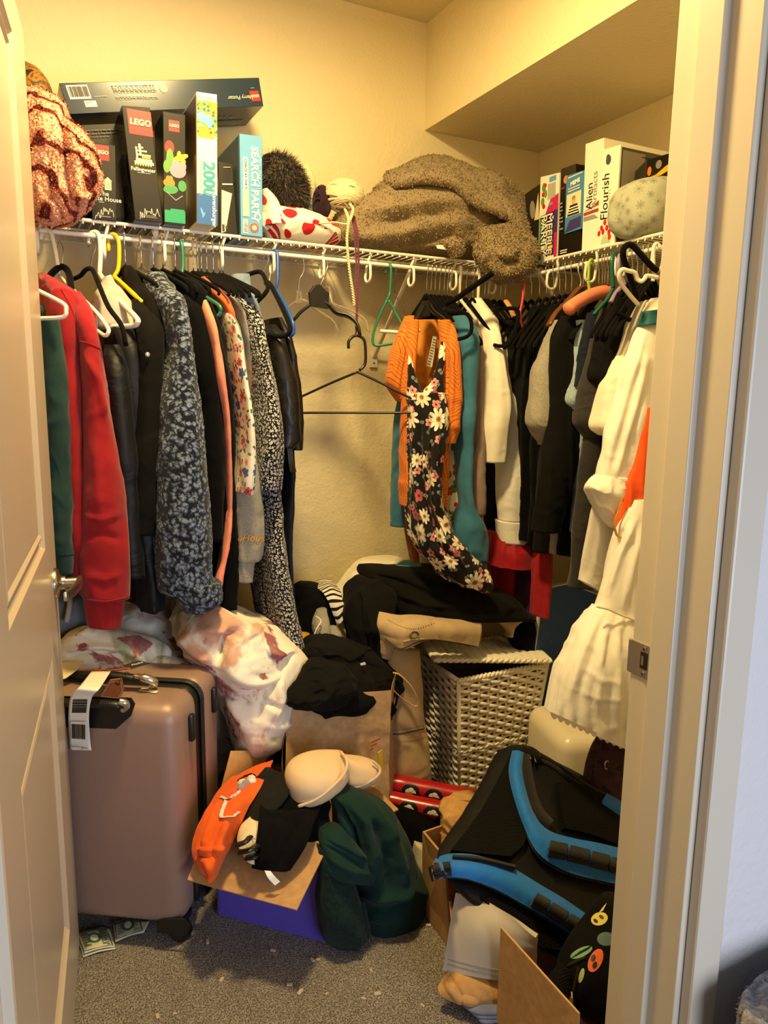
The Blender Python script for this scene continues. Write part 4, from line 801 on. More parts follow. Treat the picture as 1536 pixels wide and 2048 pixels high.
for px, what in kinds:
    wire_hanger('black hanger with chrome hook over the '+what, HG, px, 'b', 0.25, M_CLEAR if px == 282 else M_HVEL, drop=0.075, half=0.19, sag=0.06, bar=False, kind='flat', hookmat=M_CHROME)
hanger('green tubular hanger beside the flower printed blouse', HG, [(362, 556, 2.06), (400, 586, 1.94), (437, 610, 1.86), (441, 624, 1.855), (436, 632, 1.86)], M_HGRN, 0.0045, hook=[(352, 500, 2.1), (352, 487, 2.1), (358, 481, 2.09), (364, 490, 2.08), (366, 530, 2.07), (362, 556, 2.06)], hr=0.0045)
hanger('black flocked hanger with a broad loop beside blue hanger', HG, [(470, 560, 2.07), (499, 548, 2.04), (521, 544, 2.02), (532, 562, 1.98), (534, 582, 1.95), (503, 618, 1.97), (512, 640, 1.95), (529, 664, 1.93)], M_HVEL, 0.0062, hook=[(526, 520, 2.1), (532, 507, 2.09), (537, 520, 2.07), (526, 545, 2.02)], hookmat=M_CHROME, hr=0.0017)
hanger('black padded hanger carrying the black leather jacket', HG, [(530, 570, 2.05), (538, 566, 2.04), (552, 590, 1.98), (569, 625, 1.91), (580, 655, 1.87), (576, 668, 1.87), (560, 673, 1.89), (535, 668, 1.93)], M_HVEL, 0.0066, hook=[(534, 520, 2.1), (540, 507, 2.09), (545, 520, 2.07), (538, 566, 2.04)], hookmat=M_CHROME, hr=0.0017)
hanger('blue tubular hanger hooked next to the black leather jacket', HG, [(551, 577, 2.06), (569, 607, 1.99), (584, 640, 1.93), (588, 662, 1.92), (581, 671, 1.93), (560, 664, 1.97)], M_HBLU, 0.0045, hook=[(545, 528, 2.1), (543, 508, 2.1), (549, 501, 2.09), (555, 510, 2.08), (555, 560, 2.06), (551, 577, 2.06)], hr=0.0045)
# empty hangers in the gap
def plate(o, name, pts, y, th, mat):
    V = [PY(x, q, y) for x, q in pts]; n = len(V); V2 = [v+A(0, th, 0) for v in V]
    MB().add(V+V2, [tuple(range(n)), tuple(range(2*n-1, n-1, -1))]+[(i, n+i, n+(i+1) % n, (i+1) % n) for i in range(n)]).build(name, mat, o, bevel=0.0015)
h = hanger('clear plastic hanger with chrome hook hanging empty', HM, [(544, 662, 2.14), (556, 640, 2.13), (580, 612, 2.11), (600, 600, 2.1), (615, 604, 2.09), (627, 616, 2.08), (664, 640, 2.05), (677, 664, 2.04)], M_CLEAR, 0.007, hook=[(590, 525, 2.1), (596, 513, 2.1), (604, 513, 2.09), (608, 530, 2.09), (606, 546, 2.09), (598, 563, 2.09), (598, 600, 2.1)], hookmat=M_CHROME, hr=0.0018, flat=0.5)
plate(h, 'clamp', [(594, 582), (604, 582), (606, 606), (592, 606)], 2.09, 0.008, M_CLEAR)
h = hanger('black plastic suit hanger with a square neck hanging empty', HM, [(586, 642, 2.10), (604, 622, 2.09), (627, 606, 2.08), (640, 602, 2.08), (658, 612, 2.07), (672, 626, 2.06), (697, 633, 2.04), (714, 648, 2.02), (720, 670, 2.01)], M_HBLK, 0.0125, hook=[(638, 530, 2.1), (642, 516, 2.1), (650, 516, 2.09), (655, 532, 2.09), (648, 555, 2.08), (640, 572, 2.08), (641, 590, 2.08)], hookmat=M_CHROME, hr=0.002, flat=0.42)
plate(h, 'neck_block', [(619, 585), (630, 570), (640, 568), (654, 583), (659, 585), (657, 618), (622, 612)], 2.065, 0.014, M_HBLK)
hanger('clear plastic suit hanger behind the black suit hanger', HM, [(612, 590, 2.12), (648, 576, 2.1), (660, 577, 2.09), (666, 606, 2.07), (704, 622, 2.04), (730, 640, 2.02), (737, 666, 2.01)], M_CLEAR, 0.008, hook=[(636, 520, 2.11), (640, 510, 2.11), (648, 512, 2.1), (651, 535, 2.1), (652, 577, 2.1)], hookmat=M_CHROME, hr=0.0018, flat=0.5)
hanger('green tubular hanger hanging empty beside the wall brace', HM, [(774, 600, 2.07), (760, 630, 2.08), (748, 662, 2.09), (746, 686, 2.09), (759, 691, 2.08), (803, 683, 2.04), (811, 674, 2.035), (808, 658, 2.04), (792, 627, 2.06), (777, 600, 2.07)], M_HGRN, 0.0042, hook=[(772, 548, 2.1), (772, 532, 2.1), (777, 526, 2.09), (782, 535, 2.08), (781, 570, 2.08), (779, 589, 2.08), (774, 600, 2.07)], hr=0.0042, sm=60)
hanger('white tubular hanger arm crossing the green hanger', HM, [(761, 662, 2.09), (790, 664, 2.06), (819, 668, 2.03), (840, 660, 2.02)], M_HWH, 0.0055)
hanger('thin dark wire hanger next to the green hanger', HM, [(788, 586, 2.08), (795, 597, 2.07), (821, 651, 2.03)], M_HBLK, 0.0014, hook=[(784, 545, 2.1), (787, 532, 2.1), (792, 540, 2.09), (789, 586, 2.08)], hr=0.0016)
h = hanger('black tubular hanger dangling low from purple yarn', HM, [(715, 744, 2.02), (660, 767, 2.07), (595, 797, 2.12), (572, 808, 2.135), (566, 818, 2.14), (574, 826, 2.135), (620, 825.5, 2.10), (700, 825.5, 2.035), (828, 825, 1.93), (841, 819, 1.92), (839, 806, 1.92), (800, 786, 1.95), (760, 765, 1.985), (715, 744, 2.02)], M_HBLK, 0.0037, hook=[(697, 697, 2.03), (698, 681, 2.03), (711, 671, 2.03), (727, 678, 2.02), (731, 698, 2.02), (730, 728, 2.02), (719, 741, 2.02)], hr=0.0045, sm=110)
# right cluster of the back rod
for px, what in ((854, 'orange kimono'), (863, 'daisy dress'), (871, 'leaf print blouse'), (880, 'teal cardigan collar'), (889, 'teal cardigan shoulder'), (896, 'thin taupe sweater'), (902, 'sweater and cardigan'), (933, 'ivory cardigan neck'), (947, 'ivory cardigan back'), (971, 'crimson dress'), (978, 'white button shirt'), (990, 'white shirt collar'), (1003, 'charcoal cardigan'), (1012, 'plum dress')):
    wire_hanger('black flocked hanger with chrome hook under the '+what, HR_, px, 'b', 0.35, M_HVEL, drop=0.085, half=0.13, sag=0.14, bar=False, kind='flat', hookmat=M_CHROME)
for px, what in ((920, 'teal cardigan'), (958, 'ivory cardigan')):
    wire_hanger('white tubular hanger with thick hook between black hangers by the '+what, HR_, px, 'b', 0.9, M_HWH, drop=0.085, half=0.10, sag=0.12, bar=False, r=0.0055)
h = hanger('black plastic hanger with broad neck holding the orange kimono', HR_, [(822, 654, 2.0), (835, 630, 2.02), (846, 610, 2.04), (856, 606, 2.05), (868, 624, 2.04), (890, 640, 2.02), (905, 655, 2.0)], M_HBLK, 0.011, flat=0.5)
plate(h, 'neck_block', [(846, 602), (858, 600), (862, 632), (842, 636)], 2.03, 0.012, M_HBLK)
hanger('thick black flocked hanger jutting out sideways above teal cardigan', HR_, [(893, 607, 2.02), (915, 596, 1.99), (930, 585, 1.97), (958, 565, 1.94), (986, 546, 1.91)], M_HVEL, 0.0125, flat=0.7)
hanger('black flocked hanger end looping over the teal cardigan', HR_, [(888, 618, 2.0), (905, 623, 1.95), (926, 624, 1.92), (940, 636, 1.91), (943, 660, 1.905), (934, 673, 1.905), (915, 679, 1.92)], M_HVEL, 0.006)
hanger('black flocked hanger end beside the ivory cardigan', HR_, [(985, 620, 2.02), (1010, 617, 1.96), (1035, 620, 1.93), (1034, 648, 1.92), (1018, 688, 1.92), (1000, 692, 1.94), (988, 690, 1.96)], M_HVEL, 0.0062)
hanger('pale wooden hanger end above the white shirt', HR_, [(1012, 602, 2.0), (1020, 615, 1.98), (1028, 634, 1.97)], plain('pale_wood', 'c9925a', 0.45), 0.011, flat=0.6)
hanger('red plastic hanger hook among dark clothes in the corner', HR_, [(1047, 562, 1.98), (1045, 600, 1.96), (1040, 630, 1.95), (1048, 665, 1.93)], M_HRED, 0.0045)
# dark clothes deep in the corner
for i, (x0, x1, y, m_) in enumerate(((1052, 1100, 1.94, C_BLACK), (1070, 1118, 1.88, C_VELVET), (1084, 1130, 1.81, C_OLBLK))):
    garment('dress', ('black dress deep in the corner next to the plum dress', 'black velvet dress beneath the corner brace', 'brownish black dress behind the grey tee')[i], GS, [('body', H((612, x0+16, x1+14, y, .04), (660, x0+4, x1+18, y, .06), (800, x0-4, x1+16, y, .07), (960, x0-8, x1+10, y, .07), (1080+i*12, x0-12, x1+8, y, .07)), m_)])
for i, px in enumerate((1052, 1066, 1082, 1096, 1110, 1122, 1134, 1146)):
    wire_hanger('black flocked hanger with chrome hook in the dark corner run', HS, px, 'r', 0.1, M_HVEL, drop=0.085, half=0.14, sag=0.15, bar=False, kind='flat', hookmat=M_CHROME)
# right rod
Z = lambda x, y: (980+x*0.2734, 480+y*0.2734)
def zp(lst): return [Z(x, y)+(Y,) for x, y, Y in lst]
hanger('curved brown wooden hanger above the heather grey tee', HS, zp([(690, 345, 1.72), (655, 350, 1.72), (620, 385, 1.72), (560, 455, 1.71), (480, 535, 1.70), (428, 625, 1.69)]), M_HWOOD, 0.0115, hook=zp([(690, 230, 1.74), (685, 170, 1.735), (655, 165, 1.73), (645, 220, 1.725), (665, 300, 1.72), (655, 350, 1.72)]), hookmat=M_CHROME, hr=0.002, flat=0.5)
hanger('salmon pink padded satin hanger holding the black coat', HS, zp([(566, 515, 1.64), (620, 470, 1.645), (720, 415, 1.65), (820, 385, 1.655), (885, 388, 1.66)]), M_HSAL, [0.012]+[0.020]*24+[0.014], hook=zp([(905, 300, 1.66), (900, 350, 1.66), (885, 380, 1.66)]), hookmat=M_CHROME, hr=0.0018)
hanger('lime green tubular hanger hook on the right rod', HS, zp([(718, 300, 1.67), (725, 380, 1.67), (690, 430, 1.665), (640, 520, 1.66)]), M_HLIME, 0.0045, hook=zp([(755, 190, 1.675), (752, 155, 1.675), (738, 145, 1.67), (725, 170, 1.67), (722, 240, 1.67), (718, 300, 1.67)]), hr=0.0045)
hanger('dark teal tubular hanger over the navy tee', HS, zp([(900, 355, 1.585), (860, 430, 1.58), (790, 510, 1.575), (760, 545, 1.575)]), M_HTEALH, 0.0055, hook=zp([(940, 130, 1.60), (925, 98, 1.595), (905, 105, 1.59), (892, 160, 1.585), (895, 280, 1.585), (900, 355, 1.585)]), hr=0.006)
hanger('lilac plastic hanger beside the charcoal heather tee', HS, zp([(985, 320, 1.555), (950, 355, 1.55), (915, 400, 1.545), (885, 455, 1.54)]), M_HPUR, 0.0065, hook=zp([(965, 115, 1.57), (945, 120, 1.565), (938, 190, 1.56), (950, 260, 1.56), (985, 320, 1.555)]), hr=0.0062)
hanger('large black flocked hanger tilted over the black tee', HS, zp([(1073, 430, 1.46), (1040, 320, 1.455), (1010, 230, 1.45), (975, 130, 1.445), (978, 65, 1.44), (1010, 35, 1.44), (1045, 42, 1.435), (1085, 85, 1.43), (1180, 190, 1.42), (1225, 225, 1.415)]), M_HVEL, 0.0078)
hanger('black flocked hanger elbow tucked into the cream shirt', HS, zp([(945, 395, 1.50), (920, 460, 1.49), (922, 520, 1.485), (960, 550, 1.48), (1025, 585, 1.475)]), M_HVEL, 0.007)
hanger('white notched tubular hanger holding the cream shirt', HS, zp([(1085, 475, 1.45), (1020, 400, 1.445), (958, 315, 1.44), (945, 250, 1.435), (968, 216, 1.43), (1010, 225, 1.425), (1060, 240, 1.42), (1078, 285, 1.42), (1105, 302, 1.415), (1130, 285, 1.41), (1150, 262, 1.41), (1232, 275, 1.40)]), M_HWH, 0.0056, sm=60)
hanger('white plastic hanger hook at the end of right rod', HS, zp([(1196, 200, 1.43), (1200, 260, 1.43), (1190, 300, 1.43)]), M_HWH, 0.005, hook=zp([(1245, 60, 1.425), (1225, 28, 1.43), (1203, 40, 1.43), (1195, 90, 1.43), (1196, 200, 1.43)]), hr=0.005)
for px, what in ((1169, 'pale denim shirt'), (1200, 'navy tee'), (1207, 'charcoal heather tee'), (1212, 'black tee collar'), (1218, 'black tee back'), (1256, 'cream shirt'), (1266, 'cream shirt back'), (1276, 'costume sleeve'), (1288, 'costume dress'), (1298, 'petticoat waist'), (1308, 'petticoat band')):
    wire_hanger('flocked hanger with chrome hook holding the '+what, HS, px, 'r', 0.1, M_HVEL, drop=0.08, half=0.13, sag=0.14, bar=False, kind='flat', hookmat=M_CHROME)
# ================================================================ PRINT HELPERS
class Face:
    """a flat face with its lower left corner, two axes and outward normal; positions in fractions of the face"""
    def __init__(s, bl, br, tl, toward=None):
        s.o = np.asarray(bl, float); s.U = np.asarray(br, float)-s.o; s.V = np.asarray(tl, float)-s.o
        s.w = np.linalg.norm(s.U); s.h = np.linalg.norm(s.V); s.eu = s.U/s.w; s.ev = s.V/s.h
        s.n = np.cross(s.eu, s.ev); s.n /= np.linalg.norm(s.n)
        if s.n@(CAM-s.o) < 0: s.n = -s.n
    def at(s, u, v, lift=0.0008): return s.o+s.U*u+s.V*v+s.n*lift
def slab(pts, n, th=0.0006):
    V = [np.asarray(p, float) for p in pts]; k = len(V)
    return V+[v-n*th for v in V], [tuple(range(k)), tuple(range(2*k-1, k-1, -1))]+[(i, k+i, k+(i+1) % k, (i+1) % k) for i in range(k)]
def decal(face, quads, mat, parent, name='print', lift=0.0008):
    """quads: list of polygons in face fractions, joined into one printed patch"""
    k_ = parent.get('_nd', 0); parent['_nd'] = k_+1; lift = lift+0.0001*k_
    mb = MB()
    for i, q in enumerate(quads):
        V, F = slab([face.at(u, v, lift+0.00012*i) for u, v in q], face.n); mb.add(V, F, [(u*face.w, v*face.h) for u, v in q]*2)
    return mb.build(name, mat, parent)
def rect(u0, v0, u1, v1): return [(u0, v0), (u1, v0), (u1, v1), (u0, v1)]
def oval(face, u, v, ru, rv=None, n=14, rot=0):
    """ru, rv in metres"""
    rv = rv or ru; out = []
    for k in range(n):
        a = 2*math.pi*k/n; x, y = ru*math.cos(a), rv*math.sin(a); x, y = x*math.cos(rot)-y*math.sin(rot), x*math.sin(rot)+y*math.cos(rot)
        out.append((u+x/face.w, v+y/face.h))
    return out
def text(face, s, u, v, size, mat, parent, rot=0, lift=0.0012, bold=0.0, shear=0.0, spacing=1.0, width=None, name='lettering', sx=1.0):
    """centred text, size in metres, rot in degrees counter-clockwise on the face"""
    c = bpy.data.curves.new('t', 'FONT'); c.body = s; c.size = 1.0; c.offset = bold; c.shear = shear; c.space_character = spacing; c.align_x = 'CENTER'; c.align_y = 'CENTER'; c.resolution_u = 3
    o = bpy.data.objects.new('t', c); COL.objects.link(o); bpy.context.view_layer.update()
    me = bpy.data.meshes.new_from_object(o.evaluated_get(bpy.context.evaluated_depsgraph_get())); bpy.data.objects.remove(o, do_unlink=True)
    V = np.array([tuple(q.co) for q in me.vertices]); F = [tuple(p.vertices) for p in me.polygons]
    if width: size = width/(V[:, 0].max()-V[:, 0].min())
    lift = lift+0.0001*parent.get('_nd', 0); a = math.radians(rot); ctr = face.at(u, v, lift); W = []
    for x, y, _ in V:
        x, y = x*size*sx, y*size; x, y = x*math.cos(a)-y*math.sin(a), x*math.sin(a)+y*math.cos(a); W.append(ctr+face.eu*x+face.ev*y)
    bpy.data.meshes.remove(me)
    return MB().add(W, F).build(name, mat, parent, fix=False)
def hexbox(name, front, depth, mat, label, group, cat='box', bevel=0.0012):
    """front: TL, TR, BR, BL 3-D; depth vector"""
    tl, tr, br, bl = [np.asarray(q, float) for q in front]; d = np.asarray(depth, float)
    o = MB().hexa([bl, br, br+d, bl+d, tl, tr, tr+d, tl+d]).build(name, mat, bevel=bevel); tag(o, label, cat, group)
    o['_w'] = list(o['_w']); return o, Face(bl, br, tl), Face(bl+d, bl, tl+d), Face(br, br+d, tr)
I_WHITE = plain('print_white', 'ece7d8', 0.4); I_BLACK = plain('print_black', '15130f', 0.4); I_RED = plain('print_red', 'c41a1c', 0.4); I_YEL = plain('print_yellow', 'f0c018', 0.4)
I_GREY = plain('print_grey', '8f8a80', 0.4); I_TEAL = plain('print_teal', '2f8f9c', 0.4); I_BLUE = plain('print_blue', '2f5f9f', 0.4); I_CREAM = plain('print_cream', 'e2d3a8', 0.4)
I_GREEN = plain('print_green', '3f8a4a', 0.4); I_PINK = plain('print_pink', 'd98a9a', 0.4); I_ORANGE = plain('print_orange', 'e07a25', 0.4); I_LEAF = plain('print_leaf', '5f8f3a', 0.4); I_MAG = plain('print_magenta', 'c2205a', 0.4); I_PURP = plain('print_purple', '3d2f6a', 0.4); I_SKIN = plain('print_skin', 'd9a07a', 0.45); I_SKY = plain('print_sky', '5b9cc4', 0.4)
B_BLACK = plain('black_gloss_card', '100e0c', 0.25, bump=(20, 0.05)); B_NAVY = plain('navy_gloss_card', '1f3142', 0.22, bump=(14, 0.05)); B_WHITE = plain('white_card', 'ebe4cf', 0.35); B_SKY = plain('pale_blue_card', '5f9cc8', 0.35)
def logo(face, u, v, size, parent, rot=0, bg=True):
    """red square toy-brick logo: white lettering with black and yellow outlines"""
    if bg: decal(face, [rect(u-size/2/face.w, v-size/2/face.h, u+size/2/face.w, v+size/2/face.h)], I_RED, parent, 'logo')
    for i, (m_, bd) in enumerate(((I_BLACK, 0.085), (I_YEL, 0.055), (I_WHITE, 0.012))):
        text(face, 'LEGO', u, v, size*0.34, m_, parent, rot, 0.0016+0.0005*i, bd, 0.12, 1.05)
def barcode(face, u0, v0, u1, v1, parent, n=22, vert=True):
    decal(face, [rect(u0, v0, u1, v1)], I_WHITE, parent, 'barcode_label'); rnd = random.Random(n); Q = []; x = 0.06
    while x < 0.93:
        wd = rnd.choice((0.012, 0.02, 0.032)); a, b = x, min(x+wd, 0.95); x += wd+rnd.choice((0.012, 0.02, 0.03))
        if vert: Q.append(rect(u0+(u1-u0)*a, v0+(v1-v0)*0.15, u0+(u1-u0)*b, v0+(v1-v0)*0.9))
        else: Q.append(rect(u0+(u1-u0)*0.1, v0+(v1-v0)*a, u0+(u1-u0)*0.9, v0+(v1-v0)*b))
    decal(face, Q, I_BLACK, parent, 'barcode', 0.0014)
def fine_print(face, u0, u1, v0, v1, rows, mat, parent, seed=1):
    rnd = random.Random(seed); Q = []; h = (v1-v0)/rows
    for i in range(rows):
        x = u0; y = v0+h*(i+0.25)
        while x < u1:
            wd = rnd.uniform(0.02, 0.07)*(u1-u0)*2; Q.append(rect(x, y, min(x+wd, u1), y+h*0.45)); x += wd+0.01*(u1-u0)*2
            if rnd.random() < 0.06: break
    return decal(face, Q, mat, parent, 'fine_print')
def quadY(pts, Y, zmin=None):
    Q = [PY(x, y, Y) for x, y in pts]
    return Q
def text_on(surf, s, px, py, size_px, mat, parent, lift=0.0015, shear=0.0, bold=0.0, rot=0):
    """lettering laid on cloth at a photo place"""
    c = bpy.data.curves.new('t', 'FONT'); c.body = s; c.size = 1.0; c.offset = bold; c.shear = shear; c.align_x = 'CENTER'; c.align_y = 'CENTER'; c.resolution_u = 4
    o = bpy.data.objects.new('t', c); COL.objects.link(o); bpy.context.view_layer.update()
    me = bpy.data.meshes.new_from_object(o.evaluated_get(bpy.context.evaluated_depsgraph_get())); bpy.data.objects.remove(o, do_unlink=True)
    V = []; ca, sa = math.cos(rot), math.sin(rot)
    for q in me.vertices:
        x, y = q.co.x*size_px, -q.co.y*size_px; p_ = surf.at(px+x*ca-y*sa, py+x*sa+y*ca, lift); V.append(p_ if p_ is not None else V[-1])
    F = [tuple(p.vertices) for p in me.polygons]; bpy.data.meshes.remove(me)
    return MB().add(V, F).build('lettering', mat, parent, fix=False)
text_on(GS_SURF, 'oul', 477, 1076, 17, plain('yellow_thread', 'd99a1f', 0.6), GS_LETTER, 0.003, 0.25, 0.01); text_on(GS_SURF, 'Hous', 505, 1076, 20, plain('yellow_thread', 'd99a1f', 0.6), GS_LETTER, 0.003, 0.25, 0.01)
# ================================================================ BOXES ON THE BACK SHELF
GB = 'game and toy boxes on the back shelf'; DEP = A(0, 1, 0)
def seat(Q, z=SZ+0.004):
    """rest the lower corners on the shelf wires"""
    for k in (2, 3): Q[k][2] = max(Q[k][2], z) if abs(Q[k][2]-z) > 0.02 else z
    return Q
o, f, fl, fr = hexbox('toy_set_box', seat(quadY([(150, 250), (243, 246), (250, 436), (150, 430)], 2.16)), DEP*0.2, B_BLACK, 'wide black toy box behind the striped plush blanket', GB)
fine_print(f, 0.1, 0.9, 0.75, 0.95, 6, plain('faint_print', '2c2823', 0.4), o)
o, f, fl, fr = hexbox('toy_set_box', seat(quadY([(178, 283), (231, 291), (234, 440), (184, 433)], 2.085)), DEP*0.06, B_BLACK, 'black toy box titled The White House', GB)
logo(f, 0.47, 0.88, 0.036, o); text(f, 'The', 0.5, 0.345, 0.016, I_WHITE, o); text(f, 'White House', 0.5, 0.275, 0.0155, I_WHITE, o); fine_print(f, 0.3, 0.7, 0.215, 0.245, 1, I_GREY, o)
decal(f, [rect(0.55, 0.40, 0.82, 0.52), [(0.52, 0.52), (0.85, 0.52), (0.68, 0.57)]], I_CREAM, o, 'picture'); decal(f, [rect(0.58+0.06*k, 0.42, 0.61+0.06*k, 0.50) for k in range(4)], I_GREY, o, 'picture_windows', 0.0013)
def signature(face, u, v, w_, parent, seed):
    rnd = random.Random(seed); P = []
    for i in range(22): t = i/21; P.append(face.at(u-w_/2/face.w+t*w_/face.w, v+(rnd.uniform(-1, 1)*0.011+0.016*(t-.4)*(1-t)*2)/face.h, 0.001))
    MB().tube(smooth_path(P, 70), 0.0006, 5).build('signature', I_WHITE, parent)
signature(f, 0.5, 0.10, 0.045, o, 3); fine_print(f, 0.3, 0.75, 0.03, 0.055, 1, I_GREY, o, 5)
o, f, fl, fr = hexbox('toy_set_box', seat(quadY([(243.5, 211), (299.7, 215), (325.6, 438), (270.5, 442)], 2.045)), DEP*0.20, B_BLACK, 'leaning black toy box titled Fallingwater', GB)
logo(f, 0.575, 0.875, 0.058, o); text(f, 'Fallingwater', 0.5, 0.462, 0.0125, I_WHITE, o, bold=0.01); fine_print(f, 0.28, 0.75, 0.425, 0.442, 1, I_GREY, o, 2)
decal(f, [rect(0.22, 0.51, 0.90, 0.535), rect(0.28, 0.535, 0.85, 0.56), rect(0.3, 0.585, 0.82, 0.60), rect(0.38, 0.62, 0.70, 0.635), rect(0.40, 0.65, 0.58, 0.665), rect(0.30, 0.56, 0.36, 0.66), rect(0.42, 0.60, 0.50, 0.69)], I_CREAM, o, 'picture')
decal(f, [rect(0.22+0.09*k, 0.495, 0.27+0.09*k, 0.51) for k in range(7)]+[rect(0.5, 0.565, 0.8, 0.58)], I_YEL, o, 'picture_shade')
signature(f, 0.55, 0.085, 0.05, o, 8); fine_print(f, 0.3, 0.8, 0.03, 0.055, 2, I_GREY, o, 9)
decal(fl, [rect(0.1, 0.05+0.018*k, 0.9, 0.058+0.018*k) for k in range(32)], plain('spine_lines', '3a342b', 0.4), o, 'side_lines')
o, f, fl, fr = hexbox('toy_set_box', seat(quadY([(325.6, 222), (371, 229.5), (371, 445), (328, 442)], 2.055)), DEP*0.12, B_BLACK, 'black toy box picturing a bright cactus and flower', GB)
logo(f, 0.5, 0.885, 0.027, o)
decal(f, [oval(f, 0.28, 0.69, 0.012, 0.017)], I_RED, o, 'picture_cactus_top'); decal(f, [oval(f, 0.30, 0.58, 0.010, 0.028), oval(f, 0.15, 0.52, 0.009, 0.016)], I_LEAF, o, 'picture_cactus')
decal(f, [oval(f, 0.66, 0.49, 0.021, 0.017), oval(f, 0.62, 0.53, 0.013, 0.016, rot=.4), oval(f, 0.8, 0.52, 0.012, 0.018, rot=-.5)], I_PINK, o, 'picture_flower'); decal(f, [oval(f, 0.62+0.1*k, 0.60+0.025*(k % 2), 0.006, 0.013, rot=k-1) for k in range(4)], I_YEL, o, 'picture_buds')
decal(f, [oval(f, 0.25, 0.375, 0.015, 0.011), oval(f, 0.2, 0.40, 0.006, 0.011), oval(f, 0.33, 0.40, 0.006, 0.011)], I_ORANGE, o, 'picture_orange_flower'); decal(f, [oval(f, 0.3, 0.31, 0.018, 0.009), oval(f, 0.15, 0.33, 0.009, 0.006, rot=.6), oval(f, 0.5, 0.33, 0.01, 0.006, rot=-.6), oval(f, 0.85, 0.36, 0.011, 0.014)], I_GREEN, o, 'picture_leaves')
decal(f, [rect(0.03, 0.02, 0.985, 0.13), rect(0.3, 0.13, 0.95, 0.145)], plain('print_emerald', '1f8f63', 0.4), o, 'picture_band')
decal(f, [[(0.1, 0.29), (0.55, 0.22), (0.88, 0.27), (0.85, 0.275), (0.55, 0.23), (0.12, 0.295)]], I_GREY, o, 'picture_tray')
o, f, fl, fr = hexbox('puzzle_box', seat(quadY([(393, 183), (434, 189), (435, 449), (394, 440)], 2.005)), DEP*0.185, plain('white_puzzle_card', 'e6dfca', 0.3), 'tall white puzzle box marked 2000', GB)
decal(f, [rect(0.02, 0.665, 0.98, 0.945)], floral('puzzle_picture', '9aa84a', [(('4f7a3a', '7f9a3a', 'b9a23a'), 110, 2, 0.5, 0.7, '3a5a2a'), (('e0b04a', 'c9583a', 'e8dfc0', '3f7fa0'), 80, 5, 0.4, 0.4, '5a2a1a')]), o, 'picture')
decal(f, [oval(f, 0.35, 0.81, 0.019, 0.012, rot=-.4), oval(f, 0.6, 0.785, 0.008, 0.014)], I_SKY, o, 'picture_bird', 0.0012)
text(f, 'No. 16 267 4', 0.45, 0.965, 0.0085, I_BLACK, o); text(f, '2000', 0.56, 0.355, 0.036, I_TEAL, o, -90, bold=0.03, width=0.085); text(f, 'Ravensburger Puzzle', 0.2, 0.355, 0.012, I_GREY, o, -90, width=0.086); decal(f, [rect(0.5, 0.265, 0.66, 0.295)], I_GREY, o, 'size_mark')
decal(f, [rect(0.0, 0.0, 1.0, 0.235)], I_BLUE, o, 'blue_band'); text(f, 'Ravensburger', 0.84, 0.125, 0.018, I_WHITE, o, -90, bold=0.015, width=0.088, lift=.0015)
decal(f, [oval(f, 0.25, 0.09, 0.003, 0.012, rot=.3), oval(f, 0.32, 0.07, 0.002, 0.009, rot=-.5)], I_SKY, o, 'scuff', 0.0013)
decal(fl, [rect(0.02, 0.02, 0.98, 0.98)], plain('brown_puzzle_side', '4a3a22', 0.3), o, 'side_picture')
o, f, fl, fr = hexbox('toy_set_box', [PY(436, 322, 2.12), PY(465, 326, 2.12), PY(475, 466, 2.09), PY(441, 466, 2.09)], DEP*0.2, B_BLACK, 'short black box leaning between puzzle and game boxes', GB)
decal(f, [[(0.05, 0.0), (0.3, 0.02), (0.75, 0.55), (0.15, 0.6)]], I_CREAM, o, 'picture'); decal(f, [rect(0.1, 0.02, 0.25, 0.12), rect(0.3, 0.05, 0.42, 0.1)], I_BLACK, o, 'picture_detail', 0.0013); fine_print(f, 0.2, 0.8, 0.66, 0.70, 1, I_WHITE, o, 4); fine_print(f, 0.3, 0.7, 0.9, 0.93, 1, I_GREY, o, 4)
o, f, fl, fr = hexbox('game_box', seat(quadY([(479, 267), (524, 273), (525, 471), (482, 467)], 2.085)), DEP*0.26, B_SKY, 'pale blue board game box titled Search Party', GB)
text(f, 'SEARCH PARTY', 0.66, 0.52, 0.05, I_WHITE, o, -90, bold=0.03, width=0.20); decal(f, [rect(0.14, 0.42, 0.36, 0.78)], I_WHITE, o, 'title_pill'); text(f, 'CHAOS AT THE PA', 0.25, 0.60, 0.012, I_BLACK, o, -90, width=0.085, bold=.02)
decal(f, [rect(0.10, 0.19, 0.38, 0.46)], I_CREAM, o, 'price_sticker', 0.0016); fine_print(f, 0.86, 0.90, 0.45, 0.8, 14, I_WHITE, o, 6); decal(f, [oval(f, 0.62, 0.085, 0.013)], plain('print_coral', 'd9534a', 0.4), o, 'round_sticker'); decal(f, [oval(f, 0.62, 0.085, 0.007)], I_CREAM, o, 'round_sticker_centre', 0.0013)
decal(f, [rect(0.1, 0.02, 0.32, 0.16)], I_WHITE, o, 'info_label'); fine_print(f, 0.12, 0.3, 0.03, 0.15, 6, I_GREY, o, 7).location.y -= 0.0006
decal(f, [oval(f, 0.78, 0.20, 0.010)], I_WHITE, o, 'magnifier'); decal(f, [oval(f, 0.78, 0.20, 0.0065)], B_SKY, o, 'magnifier_glass', 0.0013)
decal(fl, [rect(0.02, 0.02, 0.98, 0.98)], plain('slate_game_side', '4d5f6c', 0.35), o, 'side_picture')
